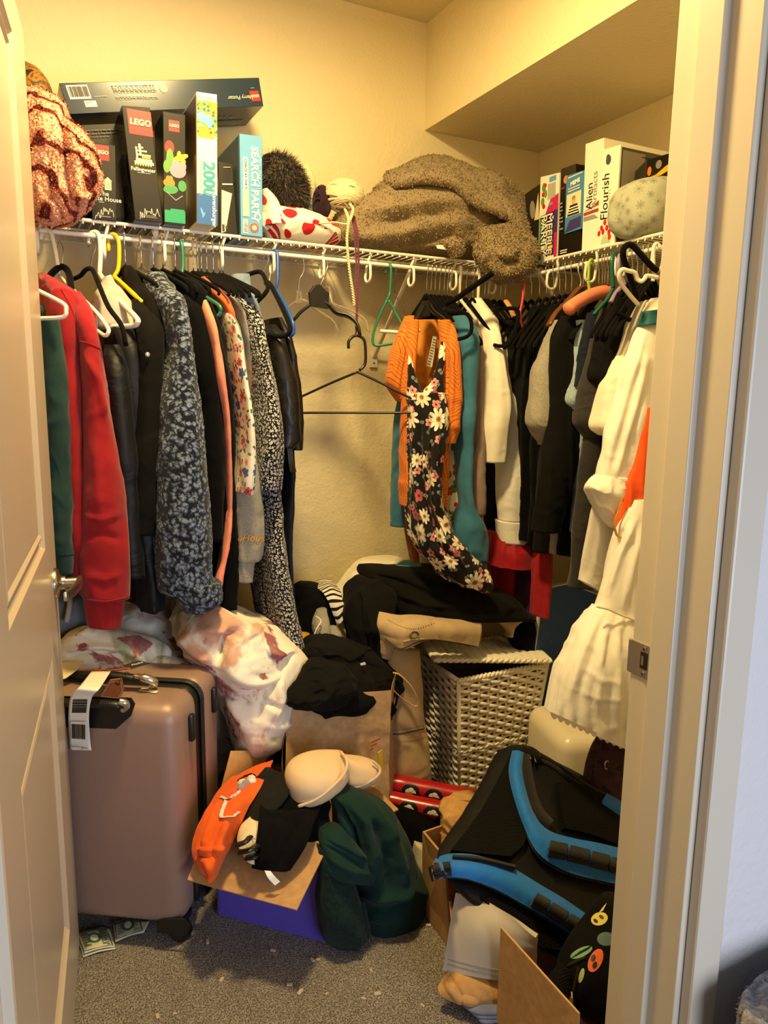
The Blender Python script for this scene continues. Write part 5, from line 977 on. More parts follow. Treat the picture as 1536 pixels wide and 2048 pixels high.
# the long navy box lying across the top
Q = quadY([(118, 166), (518, 155), (527, 212), (140, 228)], 2.20)
o, f, fl, fr = hexbox('toy_set_box', Q, DEP*0.185, B_NAVY, 'long navy toy box lying across the tops of standing boxes', GB)
barcode(f, 0.025, 0.47, 0.125, 0.92, o); decal(f, [rect(0.085, 0.2, 0.14, 0.40)], I_WHITE, o, 'label'); fine_print(f, 0.09, 0.135, 0.24, 0.37, 3, I_GREY, o, 12); fine_print(f, 0.24, 0.45, 0.60, 0.92, 6, I_GREY, o, 13); fine_print(f, 0.24, 0.45, 0.38, 0.52, 3, I_GREY, o, 14); fine_print(f, 0.14, 0.20, 0.50, 0.56, 1, I_GREY, o, 17)
decal(f, [oval(f, 0.49, 0.75, 0.011, 0.013)], I_GREY, o, 'recycling_mark')
text(f, 'Harry Potter', 0.885, 0.33, 0.030, I_CREAM, o, 180, shear=0.2, width=0.075); logo(f, 0.967, 0.36, 0.027, o, 180); fine_print(f, 0.955, 0.975, 0.62, 0.68, 1, I_GREY, o, 18)
tl, tr, br, bl = Q; fb = Face(br, bl, br+DEP*0.185)
fb.n = np.cross(bl-br, DEP); fb.n = fb.n/np.linalg.norm(fb.n); fb.n = fb.n if fb.n[2] < 0 else -fb.n
text(fb, '10-14', 0.16, 0.45, 0.03, I_GREY, o, 0, width=0.05); fine_print(fb, 0.05, 0.22, 0.62, 0.8, 3, I_GREY, o, 21)

# ================================================================ BOXES ON THE RIGHT SHELF (spines face the room)
GRB = 'game boxes on the right shelf'; DX = A(1, 0, 0)
def quadX(pts, X): return [PX(x, y, X) for x, y in pts]
o, f, fl, fr = hexbox('game_box', seat(quadX([(1050, 388), (1079, 368), (1084, 518), (1056, 524)], 1.60)), DX*0.22, plain('dark_brown_card', '2a2118', 0.4), 'dark brown game box half hidden behind the taupe throw', GRB)
decal(f, [oval(f, 0.5, 0.75, 0.014, 0.03)], I_GREY, o, 'emblem'); decal(f, [[(0.6, 0.6), (0.95, 0.95), (0.95, 0.6)]], I_CREAM, o, 'picture')
o, f, fl, fr = hexbox('game_box', seat(quadX([(1081, 354), (1119, 345), (1113, 514), (1076, 517)], 1.575)), DX*0.26, B_WHITE, 'white party game box titled Meeple Party', GRB)
decal(f, [rect(0.04, 0.02, 0.16, 0.52)], I_GREEN, o, 'green_edge'); decal(f, [[(0.3, 0.52), (0.6, 0.70), (1.0, 0.74), (1.0, 0.55), (0.5, 0.45)]], I_MAG, o, 'magenta_burst'); decal(f, [rect(0.78, 0.05, 1.0, 0.56)], I_PURP, o, 'purple_edge'); decal(f, [rect(0.86, 0.02, 1.0, 0.3)], I_MAG, o, 'magenta_edge', 0.0012); decal(f, [rect(0.62, 0.10, 0.78, 0.32)], I_YEL, o, 'yellow_edge', 0.0013)
decal(f, [rect(0.5, 0.90, 0.85, 0.955), rect(0.5, 0.63, 0.7, 0.66)], I_SKY, o, 'blue_label'); decal(f, [rect(0.45+0.07*k, 0.70, 0.48+0.07*k, 0.88) for k in range(6)], I_GREY, o, 'small_print')
decal(f, [oval(f, 0.22, 0.86, 0.009, 0.014), oval(f, 0.32, 0.78, 0.007, 0.012), oval(f, 0.18, 0.70, 0.008, 0.012)], I_LEAF, o, 'picture_green'); decal(f, [oval(f, 0.2, 0.78, 0.007), oval(f, 0.3, 0.88, 0.006), oval(f, 0.25, 0.64, 0.007)], I_RED, o, 'picture_red', .001)
for s_, u_ in (('PARTY', 0.30), ('MEEPLE', 0.60)):
    text(f, s_, u_, 0.30, 0.05, I_BLACK, o, -90, bold=0.07, width=0.132, lift=.0016); text(f, s_, u_, 0.30, 0.05, I_WHITE, o, -90, bold=0.01, width=0.125, lift=0.0022)
o, f, fl, fr = hexbox('game_box', seat(quadX([(1122, 338), (1152, 327), (1163, 503), (1116, 511)], 1.575)), DX*0.27, B_BLACK, 'tall black party game box with a blue card taped on', GRB)
decal(f, [oval(f, 0.24, 0.86, 0.011, 0.012)], I_ORANGE, o, 'badge'); fine_print(f, 0.05, 0.25, 0.76, 0.79, 1, I_RED, o, 31); fine_print(f, 0.1, 0.5, 0.03, 0.08, 2, I_WHITE, o, 32); fine_print(f, 0.04, 0.2, 0.3, 0.62, 8, I_GREY, o, 33)
Q = quadX([(1133, 352), (1169, 340), (1163, 457), (1129, 468)], 1.570)
o, f, fl, fr = hexbox('card_pack', Q, DX*0.004, plain('blue_card', '3f7fae', 0.35), 'blue card with bold white letters fixed to the black box', GRB, 'card', 0.0003)
text(f, 'MEME', 0.55, 0.83, 0.04, I_WHITE, o, 6, bold=0.06, width=0.042, lift=.0014); fine_print(f, 0.1, 0.95, 0.93, 0.97, 1, I_WHITE, o, 34); fine_print(f, 0.15, 0.85, 0.69, 0.77, 2, I_WHITE, o, 35)
decal(f, [rect(0.08, 0.27, 0.92, 0.66)], I_CREAM, o, 'photo', 0.001); decal(f, [oval(f, 0.5, 0.53, 0.009, 0.012)], I_SKIN, o, 'photo_face', 0.0014); decal(f, [oval(f, 0.5, 0.575, 0.0085, 0.006)], I_GREY, o, 'photo_hair', 0.0016)
decal(f, [[(0.15, 0.28), (0.85, 0.28), (0.72, 0.46), (0.3, 0.46)]], I_BLACK, o, 'photo_sweater', 0.0014); decal(f, [rect(0.22, 0.31+0.045*k, 0.8, 0.33+0.045*k) for k in range(3)], I_WHITE, o, 'photo_stripes', 0.0018); decal(f, [[(0.05, 0.02), (0.95, 0.05), (0.95, 0.22), (0.3, 0.2)]], I_PURP, o, 'blue_block', .0009)
o, f, fl, fr = hexbox('game_box', seat(quadX([(1171, 288), (1208, 275), (1202, 496), (1163, 505)], 1.570)), DX*0.27, B_WHITE, 'white game box titled Alien Artifacts', GRB)
text(f, 'Alien', 0.33, 0.50, 0.04, I_BLACK, o, 90, width=0.075, lift=.0012); text(f, 'Artifacts', 0.58, 0.55, 0.04, I_GREY, o, 90, width=0.10)
decal(f, [[(0.05, 0.37), (0.95, 0.40), (0.95, 0.46), (0.5, 0.40)], [(0.05, 0.33), (0.95, 0.34), (0.95, 0.37), (0.05, 0.36)]], plain('print_brick', '9c3a34', 0.4), o, 'red_stripes'); decal(f, [[(0.05, 0.28), (0.8, 0.28), (0.6, 0.32), (0.05, 0.32)]], I_GREY, o, 'grey_stripe')
o, f, fl, fr = hexbox('game_box', seat(quadX([(1203, 300), (1241, 289), (1229, 481), (1193, 489)], 1.562)), DX*0.27, B_WHITE, 'white garden game box titled Flourish', GRB)
text(f, 'Flourish', 0.36, 0.50, 0.06, I_BLACK, o, 90, width=0.125, shear=0.1); decal(f, [oval(f, 0.43, 0.87, 0.010, 0.013), oval(f, 0.40, 0.90, 0.007, 0.008)], plain('print_slate', '3a4450', 0.4), o, 'emblem'); fine_print(f, 0.62, 0.66, 0.3, 0.6, 8, I_GREY, o, 41)
decal(f, [oval(f, u, v, 0.006, 0.008) for u, v in ((0.12, 0.14), (0.25, 0.19), (0.42, 0.24), (0.34, 0.15), (0.68, 0.13), (0.72, 0.08), (0.55, 0.18))], I_RED, o, 'poppies'); decal(f, [[(0.5+0.08*k, 0.02), (0.52+0.08*k, 0.02), (0.53+0.05*k, 0.12)] for k in range(-3, 4)], I_LEAF, o, 'stems', .0007)
decal(fr, [rect(0.02, 0.02, 0.98, 0.98)], plain('olive_picture', '4a4636', 0.35), o, 'side_picture')
fs = fr
decal(fs, [rect(0.04, 0.55, 0.35, 0.95), rect(0.5, 0.15, 0.95, 0.9), [(0.3, 0.2), (0.5, 0.25), (0.45, 0.75), (0.33, 0.72)]]+[rect(0.05+0.12*k, 0.30+0.02*k, 0.13+0.12*k, 0.4+0.02*k) for k in range(3)], plain('print_khaki', '8a826a', 0.4), o, 'side_pictures', 0.0014)
decal(fs, [rect(0.55, 0.2, 0.92, 0.85)], plain('print_olive_dark', '2f2c22', 0.4), o, 'side_picture_dark', 0.002)
fine_print(fs, 0.3, 0.48, 0.85, 0.93, 3, I_BLACK, o, 44)

# ================================================================ SOFT THINGS ON THE SHELVES
def fur(mb, count, length, width, mat, parent, seed=0, comb=(0, 0, -0.3), name='pile', jitter=0.6, only_front=True, kind='stuff'):
    """short tufts growing from the surface of mb, joined into one part"""
    V = np.array(mb.v); rng = np.random.RandomState(seed); F = [f for f in mb.f if len(f) == 4]
    a, b, c, d = (V[[f[i] for f in F]] for i in range(4)); nrm = np.cross(b-a, d-a); ar = np.linalg.norm(nrm, axis=1); nrm /= (ar[:, None]+1e-12)
    ctr = V.mean(0)
    ok = np.einsum('ij,ij->i', nrm, CAM-(a+c)/2)
    flip = np.einsum('ij,ij->i', nrm, (a+c)/2-ctr) < 0; nrm[flip] *= -1
    p = ar/ar.sum(); idx = rng.choice(len(F), count, p=p); u, v = rng.rand(count, 1), rng.rand(count, 1)
    P = a[idx]*(1-u)*(1-v)+b[idx]*u*(1-v)+c[idx]*u*v+d[idx]*(1-u)*v; n_ = nrm[idx]
    D = n_+A(*comb)+rng.randn(count, 3)*jitter*0.5; D /= np.linalg.norm(D, axis=1)[:, None]; Ls = length*(0.6+0.8*rng.rand(count, 1))
    S = np.cross(D, rng.randn(count, 3)); S /= np.linalg.norm(S, axis=1)[:, None]
    W = np.stack([P-S*width/2, P+S*width/2, P+D*Ls], 1).reshape(-1, 3); m_ = MB(); m_.v = [tuple(q) for q in W]; m_.n = len(W); m_.uv = [(0, 0)]*len(W)
    m_.f = [(3*i, 3*i+1, 3*i+2) for i in range(count)]
    o = m_.build(name, mat, parent, fix=False); o['kind'] = kind; return o
def one(name, mb, mat, label, cat, group=None): return tag(mb.build(name, mat, smooth='all', fix=False), label, cat, group)
GSF = 'soft things on the wire shelves'
def tiger():
    m, nt, b = new_mat('pink_tiger_plush'); tc = N(nt, 'ShaderNodeTexCoord'); wv = N(nt, 'ShaderNodeTexWave', wave_type='BANDS', bands_direction='DIAGONAL'); wv.inputs['Scale'].default_value = 7.5; wv.inputs['Distortion'].default_value = 7; wv.inputs['Detail'].default_value = 2; wv.inputs['Detail Scale'].default_value = 1.6
    nt.links.new(tc.outputs['Object'], wv.inputs['Vector']); cr = N(nt, 'ShaderNodeValToRGB'); e = cr.color_ramp.elements; e[0].position = 0.10; e[0].color = srgb('6a2f28'); e[1].position = 0.22; e[1].color = srgb('d98f74'); k = e.new(0.8); k.color = srgb('e8b08f')
    nt.links.new(wv.outputs['Fac'], cr.inputs[0]); nt.links.new(cr.outputs[0], b.inputs['Base Color'])
    vo = N(nt, 'ShaderNodeTexVoronoi'); vo.inputs['Scale'].default_value = 130; nt.links.new(tc.outputs['Object'], vo.inputs['Vector']); bp = N(nt, 'ShaderNodeBump'); bp.inputs['Strength'].default_value = 0.9; bp.inputs['Distance'].default_value = 0.006; nt.links.new(vo.outputs['Distance'], bp.inputs['Height']); nt.links.new(bp.outputs[0], b.inputs['Normal'])
    b.inputs['Roughness'].default_value = 1.0; b.inputs['Specular IOR Level'].default_value = 0.05; return m
M_TIG = tiger()
t = thing('blanket', PY(110, 455, 2.0), 'pink plush blanket with dark tiger stripes slung over the shelf edge', 'blanket', GSF)
a = vloft(H((186, 30, 66, 2.12, .1), (205, 35, 112, 2.1, .2), (230, 38, 138, 2.08, .24), (265, 40, 146, 2.07, .26), (310, 42, 150, 2.06, .26), (360, 45, 150, 2.06, .26), (410, 50, 150, 2.06, .25), (440, 60, 145, 2.06, .2)), n=70, m=80, fold=(0.012, 12, 7), wr=(0.010, 11), seed=3, hollow=None); a.build('back_fold', M_TIG, t, smooth='all', fix=False)
b = vloft([((98, 246), (124, 232), 1.99, .05), ((92, 290), (168, 268), 1.98, .11), ((96, 335), (196, 318), 1.97, .14), ((98, 375), (209, 362), 1.97, .14), ((100, 405), (198, 392), 1.97, .13), ((104, 432), (182, 420), 1.97, .11), ((112, 454), (150, 448), 1.97, .06)], n=70, m=90, fold=(0.016, 10, 9), wr=(0.008, 12), seed=8, hollow=None, ridges=[([(118, 250), (122, 310), (135, 380), (150, 430)], 6, -.022), ([(132, 240), (150, 300), (160, 370), (158, 420)], 10, .016), ([(105, 280), (108, 340), (118, 400)], 9, .014), ([(165, 290), (182, 330), (200, 360)], 8, .010), ([(150, 400), (175, 395), (200, 380)], 8, .014)]); b.build('front_fold', M_TIG, t, smooth='all', fix=False)
c = vloft([((66, 338), (82, 326), 2.0, .04), ((66, 365), (92, 350), 1.98, .08), ((68, 392), (88, 380), 1.98, .09), ((74, 415), (104, 402), 1.97, .09), ((84, 440), (140, 425), 1.97, .09), ((105, 455), (140, 448), 1.97, .05)], n=50, m=60, fold=(0.008, 12, 9), wr=(0.006, 14), seed=5, hollow=None); c.build('rolled_edge', M_TIG, t, smooth='all', fix=False)
for q, k in ((a, 5200), (b, 7000), (c, 2400)): fur(q, k, 0.0045, 0.005, M_TIG, t, 3, jitter=1.2)
def mottle(name, cols, scale):
    m, nt, b = new_mat(name); tc = N(nt, 'ShaderNodeTexCoord'); ns = N(nt, 'ShaderNodeTexNoise'); ns.inputs['Scale'].default_value = scale; ns.inputs['Detail'].default_value = 3; ns.inputs['Distortion'].default_value = 1.5
    nt.links.new(tc.outputs['Object'], ns.inputs['Vector']); cr = N(nt, 'ShaderNodeValToRGB'); e = cr.color_ramp.elements
    while len(e) < len(cols): e.new(0.5)
    for i, c in enumerate(cols): e[i].position = 0.3+0.4*i/(len(cols)-1); e[i].color = srgb(c)
    nt.links.new(ns.outputs['Fac'], cr.inputs[0]); nt.links.new(cr.outputs[0], b.inputs['Base Color']); b.inputs['Roughness'].default_value = 0.7
    bp = N(nt, 'ShaderNodeBump'); bp.inputs['Strength'].default_value = 0.4; bp.inputs['Distance'].default_value = 0.005; nt.links.new(ns.outputs['Fac'], bp.inputs['Height']); nt.links.new(bp.outputs[0], b.inputs['Normal']); return m
one('bundle', vloft(H((134, 30, 58, 2.28, .08), (150, 30, 78, 2.27, .14), (172, 30, 95, 2.26, .18), (200, 30, 106, 2.26, .2), (235, 30, 112, 2.26, .2), (430, 30, 112, 2.26, .2)), n=40, m=50, wr=(0.006, 14), seed=4, hollow=None), mottle('dark_gold_print', ['0f0d0a', '2a2112', 'a8741f', '1a1712', 'c9c0aa'], 26), 'dark patterned bundle behind the pink plush blanket', 'bundle', GSF)
# white fleece with red dots
C_DOT = floral('white_fleece_with_red_dots', 'ece2cc', [(('b5161d', 'c21d22'), 17, 2, 0.40, 0.12, 'b5161d')])
t = thing('blanket', PY(600, 505, 2.15), 'white fleece blanket with red dots rolled on the shelf', 'blanket', GSF)
a = vloft([((528, 440), (532, 500), 2.17, .15), ((545, 428), (550, 505), 2.17, .19), ((590, 432), (594, 506), 2.17, .2), ((630, 446), (634, 507), 2.17, .2), ((655, 456), (660, 507), 2.17, .18), ((668, 468), (670, 504), 2.17, .12)], n=50, m=60, fold=(0, 1, 1), wr=(0.006, 12), seed=2, hollow=None)
# this roll lies along the shelf, so its ring is built upright
Lr = [PY(x, (y0+y1)/2, 2.19) for x, y0, y1 in ((524, 452, 500), (545, 432, 502), (590, 434, 508), (630, 446, 512), (655, 456, 514), (668, 470, 512))]
hs = [0.030, 0.052, 0.055, 0.049, 0.043, 0.022]
def roll(cs, rv, rd, n=50, m=60, wr=(0, 1), seed=0, lump=(0, 3)):
    c = cat_rom(cs, m); rv = cat_rom(np.array(rv)[:, None], m)[:, 0]; rd = cat_rom(np.array(rd)[:, None], m)[:, 0]; th = np.linspace(0, 2*math.pi, n+1)
    t_ = np.gradient(c, axis=0); t_ /= np.linalg.norm(t_, axis=1)[:, None]; s_ = np.cross(t_, A(0, 0, 1)); s_ /= np.linalg.norm(s_, axis=1)[:, None]; up = np.cross(s_, t_)
    rel = up[:, None]*(np.sin(th)[None, :]*rv[:, None])[..., None]+s_[:, None]*(np.cos(th)[None, :]*rd[:, None])[..., None]
    V = c[:, None]+rel; nr = rel/(np.linalg.norm(rel, axis=2)[..., None]+1e-9)
    if wr[0]: V = V+nr*(wr[0]*wrinkle(V*wr[1], seed))[..., None]
    if lump[0]: V = V+nr*(lump[0]*vn(V*lump[1], seed+3))[..., None]
    V[:, n] = V[:, 0]; Nn = n+1; F = [(i*Nn+k, i*Nn+k+1, (i+1)*Nn+k+1, (i+1)*Nn+k) for i in range(m-1) for k in range(n)]
    L_ = np.concatenate([[0], np.cumsum(np.linalg.norm(np.diff(c, axis=0), axis=1))]); P_ = np.zeros((m, Nn)); P_[:, 1:] = np.cumsum(np.linalg.norm(np.diff(V, axis=1), axis=2), 1)
    uv = np.stack([np.repeat(L_[:, None], Nn, 1), P_], -1).reshape(-1, 2); Vs = list(V.reshape(-1, 3))+[c[0], c[-1]]; e = m*Nn
    F += [(e, k+1, k) for k in range(n)]+[(e+1, (m-1)*Nn+k, (m-1)*Nn+k+1) for k in range(n)]
    return MB().add(Vs, F, list(uv)+[uv[0], uv[-1]])
for i, q in enumerate(Lr): q[2] = SZ+0.006+hs[i]
a = roll(Lr, hs, [0.05, .085, .09, .085, .07, .04], wr=(0.006, 12), seed=2); a.build('roll', C_DOT, t, smooth='all', fix=False)
b = vloft(H((380, 523, 533, 2.2, .05), (405, 523, 552, 2.19, .1), (430, 523, 560, 2.18, .13), (455, 524, 570, 2.17, .14)), n=40, m=40, wr=(0.005, 14), seed=6, hollow=None); b.build('tucked_corner', C_DOT, t, smooth='all', fix=False)
# faux fur
M_FUR = mottle('brown_black_faux_fur', ['14110e', '2b241d', '5a4d40'], 60); M_FURTIP = plain('fur_tips', '6b5c4c', 0.8)
t = thing('faux_fur_cushion', PY(565, 430, 2.25), 'dark brown faux fur bundle on the red dotted fleece', 'fur', GSF)
a = vloft(H((310, 528, 545, 2.26, .05), (328, 526, 578, 2.26, .12), (355, 525, 597, 2.26, .16), (385, 525, 606, 2.26, .17), (415, 530, 606, 2.26, .15), (432, 545, 600, 2.26, .1)), n=50, m=50, wr=(0.005, 15), seed=4, hollow=None); a.build('hide', M_FUR, t, smooth='all', fix=False)
fur(a, 5200, 0.024, 0.0022, M_FUR, t, 5, comb=(0.1, -0.1, -0.6), jitter=0.7, name='fur_pile'); fur(a, 1500, 0.026, 0.0016, M_FURTIP, t, 6, comb=(0.1, -0.1, -0.6), jitter=0.8, name='fur_tips')
# yarn
M_YCREAM = cloth('cream_yarn', 'ddd0a2', var=0.05, bstr=0); M_YPLUM = cloth('plum_yarn', '2b1220', var=0.2, bstr=0); M_YPURP = cloth('mulberry_strand', '6a2f4a', bstr=0)
def yarn(name, label, c, rad, axis, mat, loops, r, seed, group='yarn on the shelf'):
    """a wound ball: many turns of strand over a soft core"""
    rng = random.Random(seed); t = thing(name, A(*c)-A(0, 0, rad[2]), label, 'yarn', group); core = MB(); cs = []
    th = np.linspace(0, math.pi, 12); core.lathe([(rad[0]*0.9*math.sin(a), -rad[2]*0.9*math.cos(a)) for a in th], c, (0, 0, 1), 20); core.build('core', mat, t, smooth='all')
    mb = MB()
    for k in range(loops):
        ax = Vector((axis[0]+rng.uniform(-.55, .55), axis[1]+rng.uniform(-.55, .55), axis[2]+rng.uniform(-.55, .55))).normalized(); off = rng.uniform(-0.75, 0.75)
        u = ax.orthogonal().normalized(); w_ = ax.cross(u); rr = math.sqrt(1-off*off); P = []
        for i in range(26):
            a = 2*math.pi*i/26; q = ax*off+(u*math.cos(a)+w_*math.sin(a))*rr; P.append((c[0]+q.x*rad[0], c[1]+q.y*rad[1], c[2]+q.z*rad[2]))
        mb.tube(P, r, 5, closed=True)
    mb.build('strands', mat, t, smooth='all', fix=False)['kind'] = 'stuff'; return t
def ctr(px, py, Y): return PY(px, py, Y)
yarn('yarn_ball', 'round cream yarn ball with strands trailing over shelf edge', ctr(688, 392, 2.22), (0.062, 0.06, 0.047), (0.2, 0.2, 1), M_YCREAM, 46, 0.0036, 3)
ys = yarn('yarn_skein', 'tall cream yarn skein with a paper band', ctr(603, 385, 2.31), (0.045, 0.045, 0.088), (1, 0.3, 0.2), M_YCREAM, 40, 0.0034, 5)
MB().lathe([(0.046, -0.05), (0.0475, -0.045), (0.0475, -0.002), (0.046, 0.0)], ctr(608, 392, 2.305), (0.1, 0, 1), 24).build('paper_band', I_WHITE, ys, smooth=True)
yarn('yarn_skein', 'dark plum yarn skein between two cream yarns', ctr(644, 405, 2.24), (0.028, 0.03, 0.05), (1, 0.4, 0.2), M_YPLUM, 36, 0.0026, 9)
def strand(name, label, paths, r, mat, twist=2):
    o = None; t = thing(name, paths[0][-1], label, 'yarn', 'yarn on the shelf')
    for p in paths:
        C = np.array(smooth_path(p, 120)); L_ = np.concatenate([[0], np.cumsum(np.linalg.norm(np.diff(C, axis=0), axis=1))])
        for k in range(twist):
            a = L_/0.016*2*math.pi+k*2*math.pi/twist; Q = C+np.stack([np.cos(a), np.sin(a), 0*a], -1)*r*0.6; MB().tube(list(Q), r*0.62, 5).build('ply', mat, t, smooth='all', fix=False)
    return t
strand('yarn_strand', 'cream twisted yarn strand hanging down from the shelf', [[PY(690, 418, 2.12), PY(697, 440, 2.08), PY(694, 480, 2.075), PY(699, 540, 2.075), PY(706, 585, 2.075), PY(709, 612, 2.075)], [PY(640, 447, 2.1), PY(670, 445, 2.09), PY(695, 447, 2.085), PY(706, 420, 2.1), PY(700, 408, 2.14)]], 0.0042, M_YCREAM)
strand('yarn_strand', 'mulberry yarn strand holding up the black tubular hanger', [[PY(704, 432, 2.12), PY(709, 462, 2.085), PY(712, 520, 2.07), PY(713, 600, 2.045), PY(712, 664, 2.03), PY(711, 672, 2.03)], [PY(708, 432, 2.12), PY(714, 462, 2.085), PY(717, 520, 2.07), PY(715, 600, 2.045), PY(713, 664, 2.03)]], 0.003, M_YPURP)
# the taupe plush throw
M_PLUSH = fleece('taupe_plush', 'b39d78', '8a7758', 150, 0.7, 0.006, 0.5, 0.5); M_PTIP = plain('taupe_tufts', '9a8560', 0.95); M_PTIP2 = plain('taupe_tufts_dark', '7d6b4f', 0.95)
t = thing('throw_blanket', PY(870, 500, 2.2), 'big taupe plush throw bundled on the shelf corner', 'blanket', GSF)
a = vloft(H((336, 815, 905, 2.27, .08), (350, 785, 965, 2.25, .18), (378, 752, 1010, 2.24, .25), (410, 695, 1040, 2.24, .28), (440, 668, 1055, 2.24, .28), (470, 664, 1062, 2.24, .28), (498, 700, 1062, 2.24, .26), (512, 790, 1055, 2.24, .2)), n=110, m=90, fold=(0.03, 6, 7), wr=(0.012, 8), seed=13, hollow=None, ridges=[([(700, 425), (780, 415), (860, 400), (940, 400)], 14, .018), ([(690, 470), (780, 470), (860, 455), (930, 440)], 12, .016), ([(760, 445), (840, 432), (900, 425)], 8, -.016), ([(720, 492), (800, 490), (880, 478), (940, 470)], 7, -.014), ([(940, 400), (950, 440), (945, 480)], 8, -.02)])
for i in range(len(a.v)):
    x, y, z = a.v[i]
    if z < SZ+0.004: a.v[i] = (x, y, SZ+0.004+0.0)
a.build('inner_mass', M_PLUSH, t, smooth='all', fix=False)
b = sheet([[(775, 356, 2.33), (850, 330, 2.33), (930, 336, 2.33), (1008, 364, 2.32), (1058, 414, 2.30), (1075, 462, 2.27), (1068, 512, 2.22)], [(770, 368, 2.24), (850, 338, 2.22), (930, 346, 2.20), (1003, 378, 2.17), (1048, 428, 2.14), (1064, 475, 2.11), (1062, 520, 2.08)], [(788, 378, 2.15), (850, 364, 2.11), (918, 374, 2.07), (978, 410, 2.04), (1022, 456, 2.02), (1042, 500, 2.01), (1046, 535, 2.01)]], m=60, n=100, th=0.03, wr=(0.010, 12), seed=5, lump=(0.02, 8)); b.build('top_fold', M_PLUSH, t, smooth='all', fix=False)
c = vloft([((960, 455), (1040, 445), 2.06, .08), ((955, 485), (1056, 475), 2.03, .13), ((958, 512), (1064, 505), 2.01, .16), ((972, 535), (1060, 530), 2.005, .16), ((992, 555), (1048, 550), 2.0, .12), ((1010, 567), (1032, 564), 2.0, .06)], n=80, m=70, fold=(0.012, 9, 12), wr=(0.010, 14), seed=21, hollow=None, ridges=[([(985, 500), (1010, 525), (1040, 520), (1050, 490)], 7, -.02), ([(970, 520), (1000, 548), (1040, 545)], 7, .012), ([(1000, 505), (1020, 510), (1035, 498)], 6, .014)]); c.build('drooping_end', M_PLUSH, t, smooth='all', fix=False)
d = vloft([((880, 480), (905, 472), 2.07, .04), ((890, 492), (920, 484), 2.05, .06), ((902, 508), (925, 504), 2.05, .05), ((905, 516), (920, 513), 2.05, .03)], n=30, m=30, wr=(.004, 20), seed=4, hollow=None); d.build('loose_corner', M_PLUSH, t, smooth='all', fix=False)
for q, k in ((a, 7000), (b, 9000), (c, 6000), (d, 600)): fur(q, k, 0.0065, 0.004, M_PTIP, t, 7, jitter=1.1); fur(q, k//3, 0.0055, 0.004, M_PTIP2, t, 8, jitter=1.1)
sheet([[(872, 490, 2.06), (896, 490, 2.055)], [(874, 497, 2.06), (897, 500, 2.05)]], m=4, n=6, th=0.001).build('care_label', I_WHITE, t)
# right shelf: silvery quilted pouch with a small box on it
M_QUILT = floral('silver_green_damask', 'a9ab94', [(('8f9280', '9c9f8a'), 30, 7, 0.45, 0.6, '7f8270')], bstr=0.5); 
a = vloft(H((360, 1276, 1350, 1.57, .08), (372, 1256, 1352, 1.57, .14), (392, 1244, 1352, 1.57, .17), (420, 1239, 1352, 1.57, .17), (448, 1242, 1350, 1.57, .16), (468, 1254, 1346, 1.57, .13), (477, 1268, 1340, 1.57, .08)), n=60, m=50, wr=(0.005, 16), lump=(0.012, 14), seed=6, hollow=None)
one('quilted_pouch', a, M_QUILT, 'silvery damask pouch at the end of the right shelf', 'pouch', GSF)
o, f, fl, fr = hexbox('card_pack', [PY(1293, 320, 1.545), PY(1350, 303, 1.52), PY(1350, 345, 1.52), PY(1290, 361, 1.545)], A(0.05, 0.09, 0), B_BLACK, 'small dark box with orange art resting on the damask pouch', GSF, 'box')
decal(f, [[(0.12, 0.1), (0.35, 0.15), (0.98, 0.75), (0.98, 0.3), (0.5, 0.05)]], I_YEL, o, 'picture_yellow'); decal(f, [oval(f, 0.12, 0.4, 0.006, 0.012)], I_ORANGE, o, 'picture_orange'); decal(f, [oval(f, 0.42, 0.62, 0.009, 0.011)], I_GREY, o, 'emblem')
# ================================================================ SUITCASE
def suit_mat():
    m, nt, b = new_mat('rose_gold_hardshell'); b.inputs['Base Color'].default_value = srgb('94786a'); b.inputs['Roughness'].default_value = 0.38; b.inputs['Metallic'].default_value = 0.12
    tc = N(nt, 'ShaderNodeTexCoord'); vo = N(nt, 'ShaderNodeTexVoronoi'); vo.inputs['Scale'].default_value = 520; vo.inputs['Randomness'].default_value = 0.25; bp = N(nt, 'ShaderNodeBump'); bp.inputs['Strength'].default_value = 0.25; bp.inputs['Distance'].default_value = 0.001
    nt.links.new(tc.outputs['Object'], vo.inputs['Vector']); nt.links.new(vo.outputs['Distance'], bp.inputs['Height']); nt.links.new(bp.outputs[0], b.inputs['Normal']); return m
M_SUIT = suit_mat(); M_RUB = plain('black_rubber', '11100f', 0.45); M_SILV = plain('satin_silver', 'd0cabb', 0.25, 0.9)
SF = A(0.292, 1.605, 0); E1 = A(-0.838, 0.545, 0)/np.linalg.norm(A(-0.838, 0.545, 0)); E2 = A(0.545, 0.838, 0)/np.linalg.norm(A(0.545, 0.838, 0)); EZ = A(0, 0, 1)
def SP(a, b, z): return SF+E1*a+E2*b+EZ*z        # a: along the face to the left, b: depth, z: height
SZ0, SZ1, SWD = 0.055, 0.625, 0.44
st = thing('suitcase', SP(SWD/2, 0.15, 0), 'rose gold hard shell suitcase standing beside the open door', 'suitcase')
def shell(b0, b1, name, ridge=True):
    o = rbox(SP(SWD/2, (b0+b1)/2, (SZ0+SZ1)/2), (E1, E2, EZ), (SWD/2, (b1-b0)/2, (SZ1-SZ0)/2), 0.045, 5).build(name, M_SUIT, st, smooth='all'); return o
shell(0.0, 0.150, 'front_shell'); shell(0.166, 0.30, 'rear_shell')
rbox(SP(SWD/2, 0.155, (SZ0+SZ1)/2), (E1, E2, EZ), (SWD/2-0.004, 0.045, (SZ1-SZ0)/2-0.004), 0.040, 5).build('zip_gusset', M_RUB, st, smooth='all')
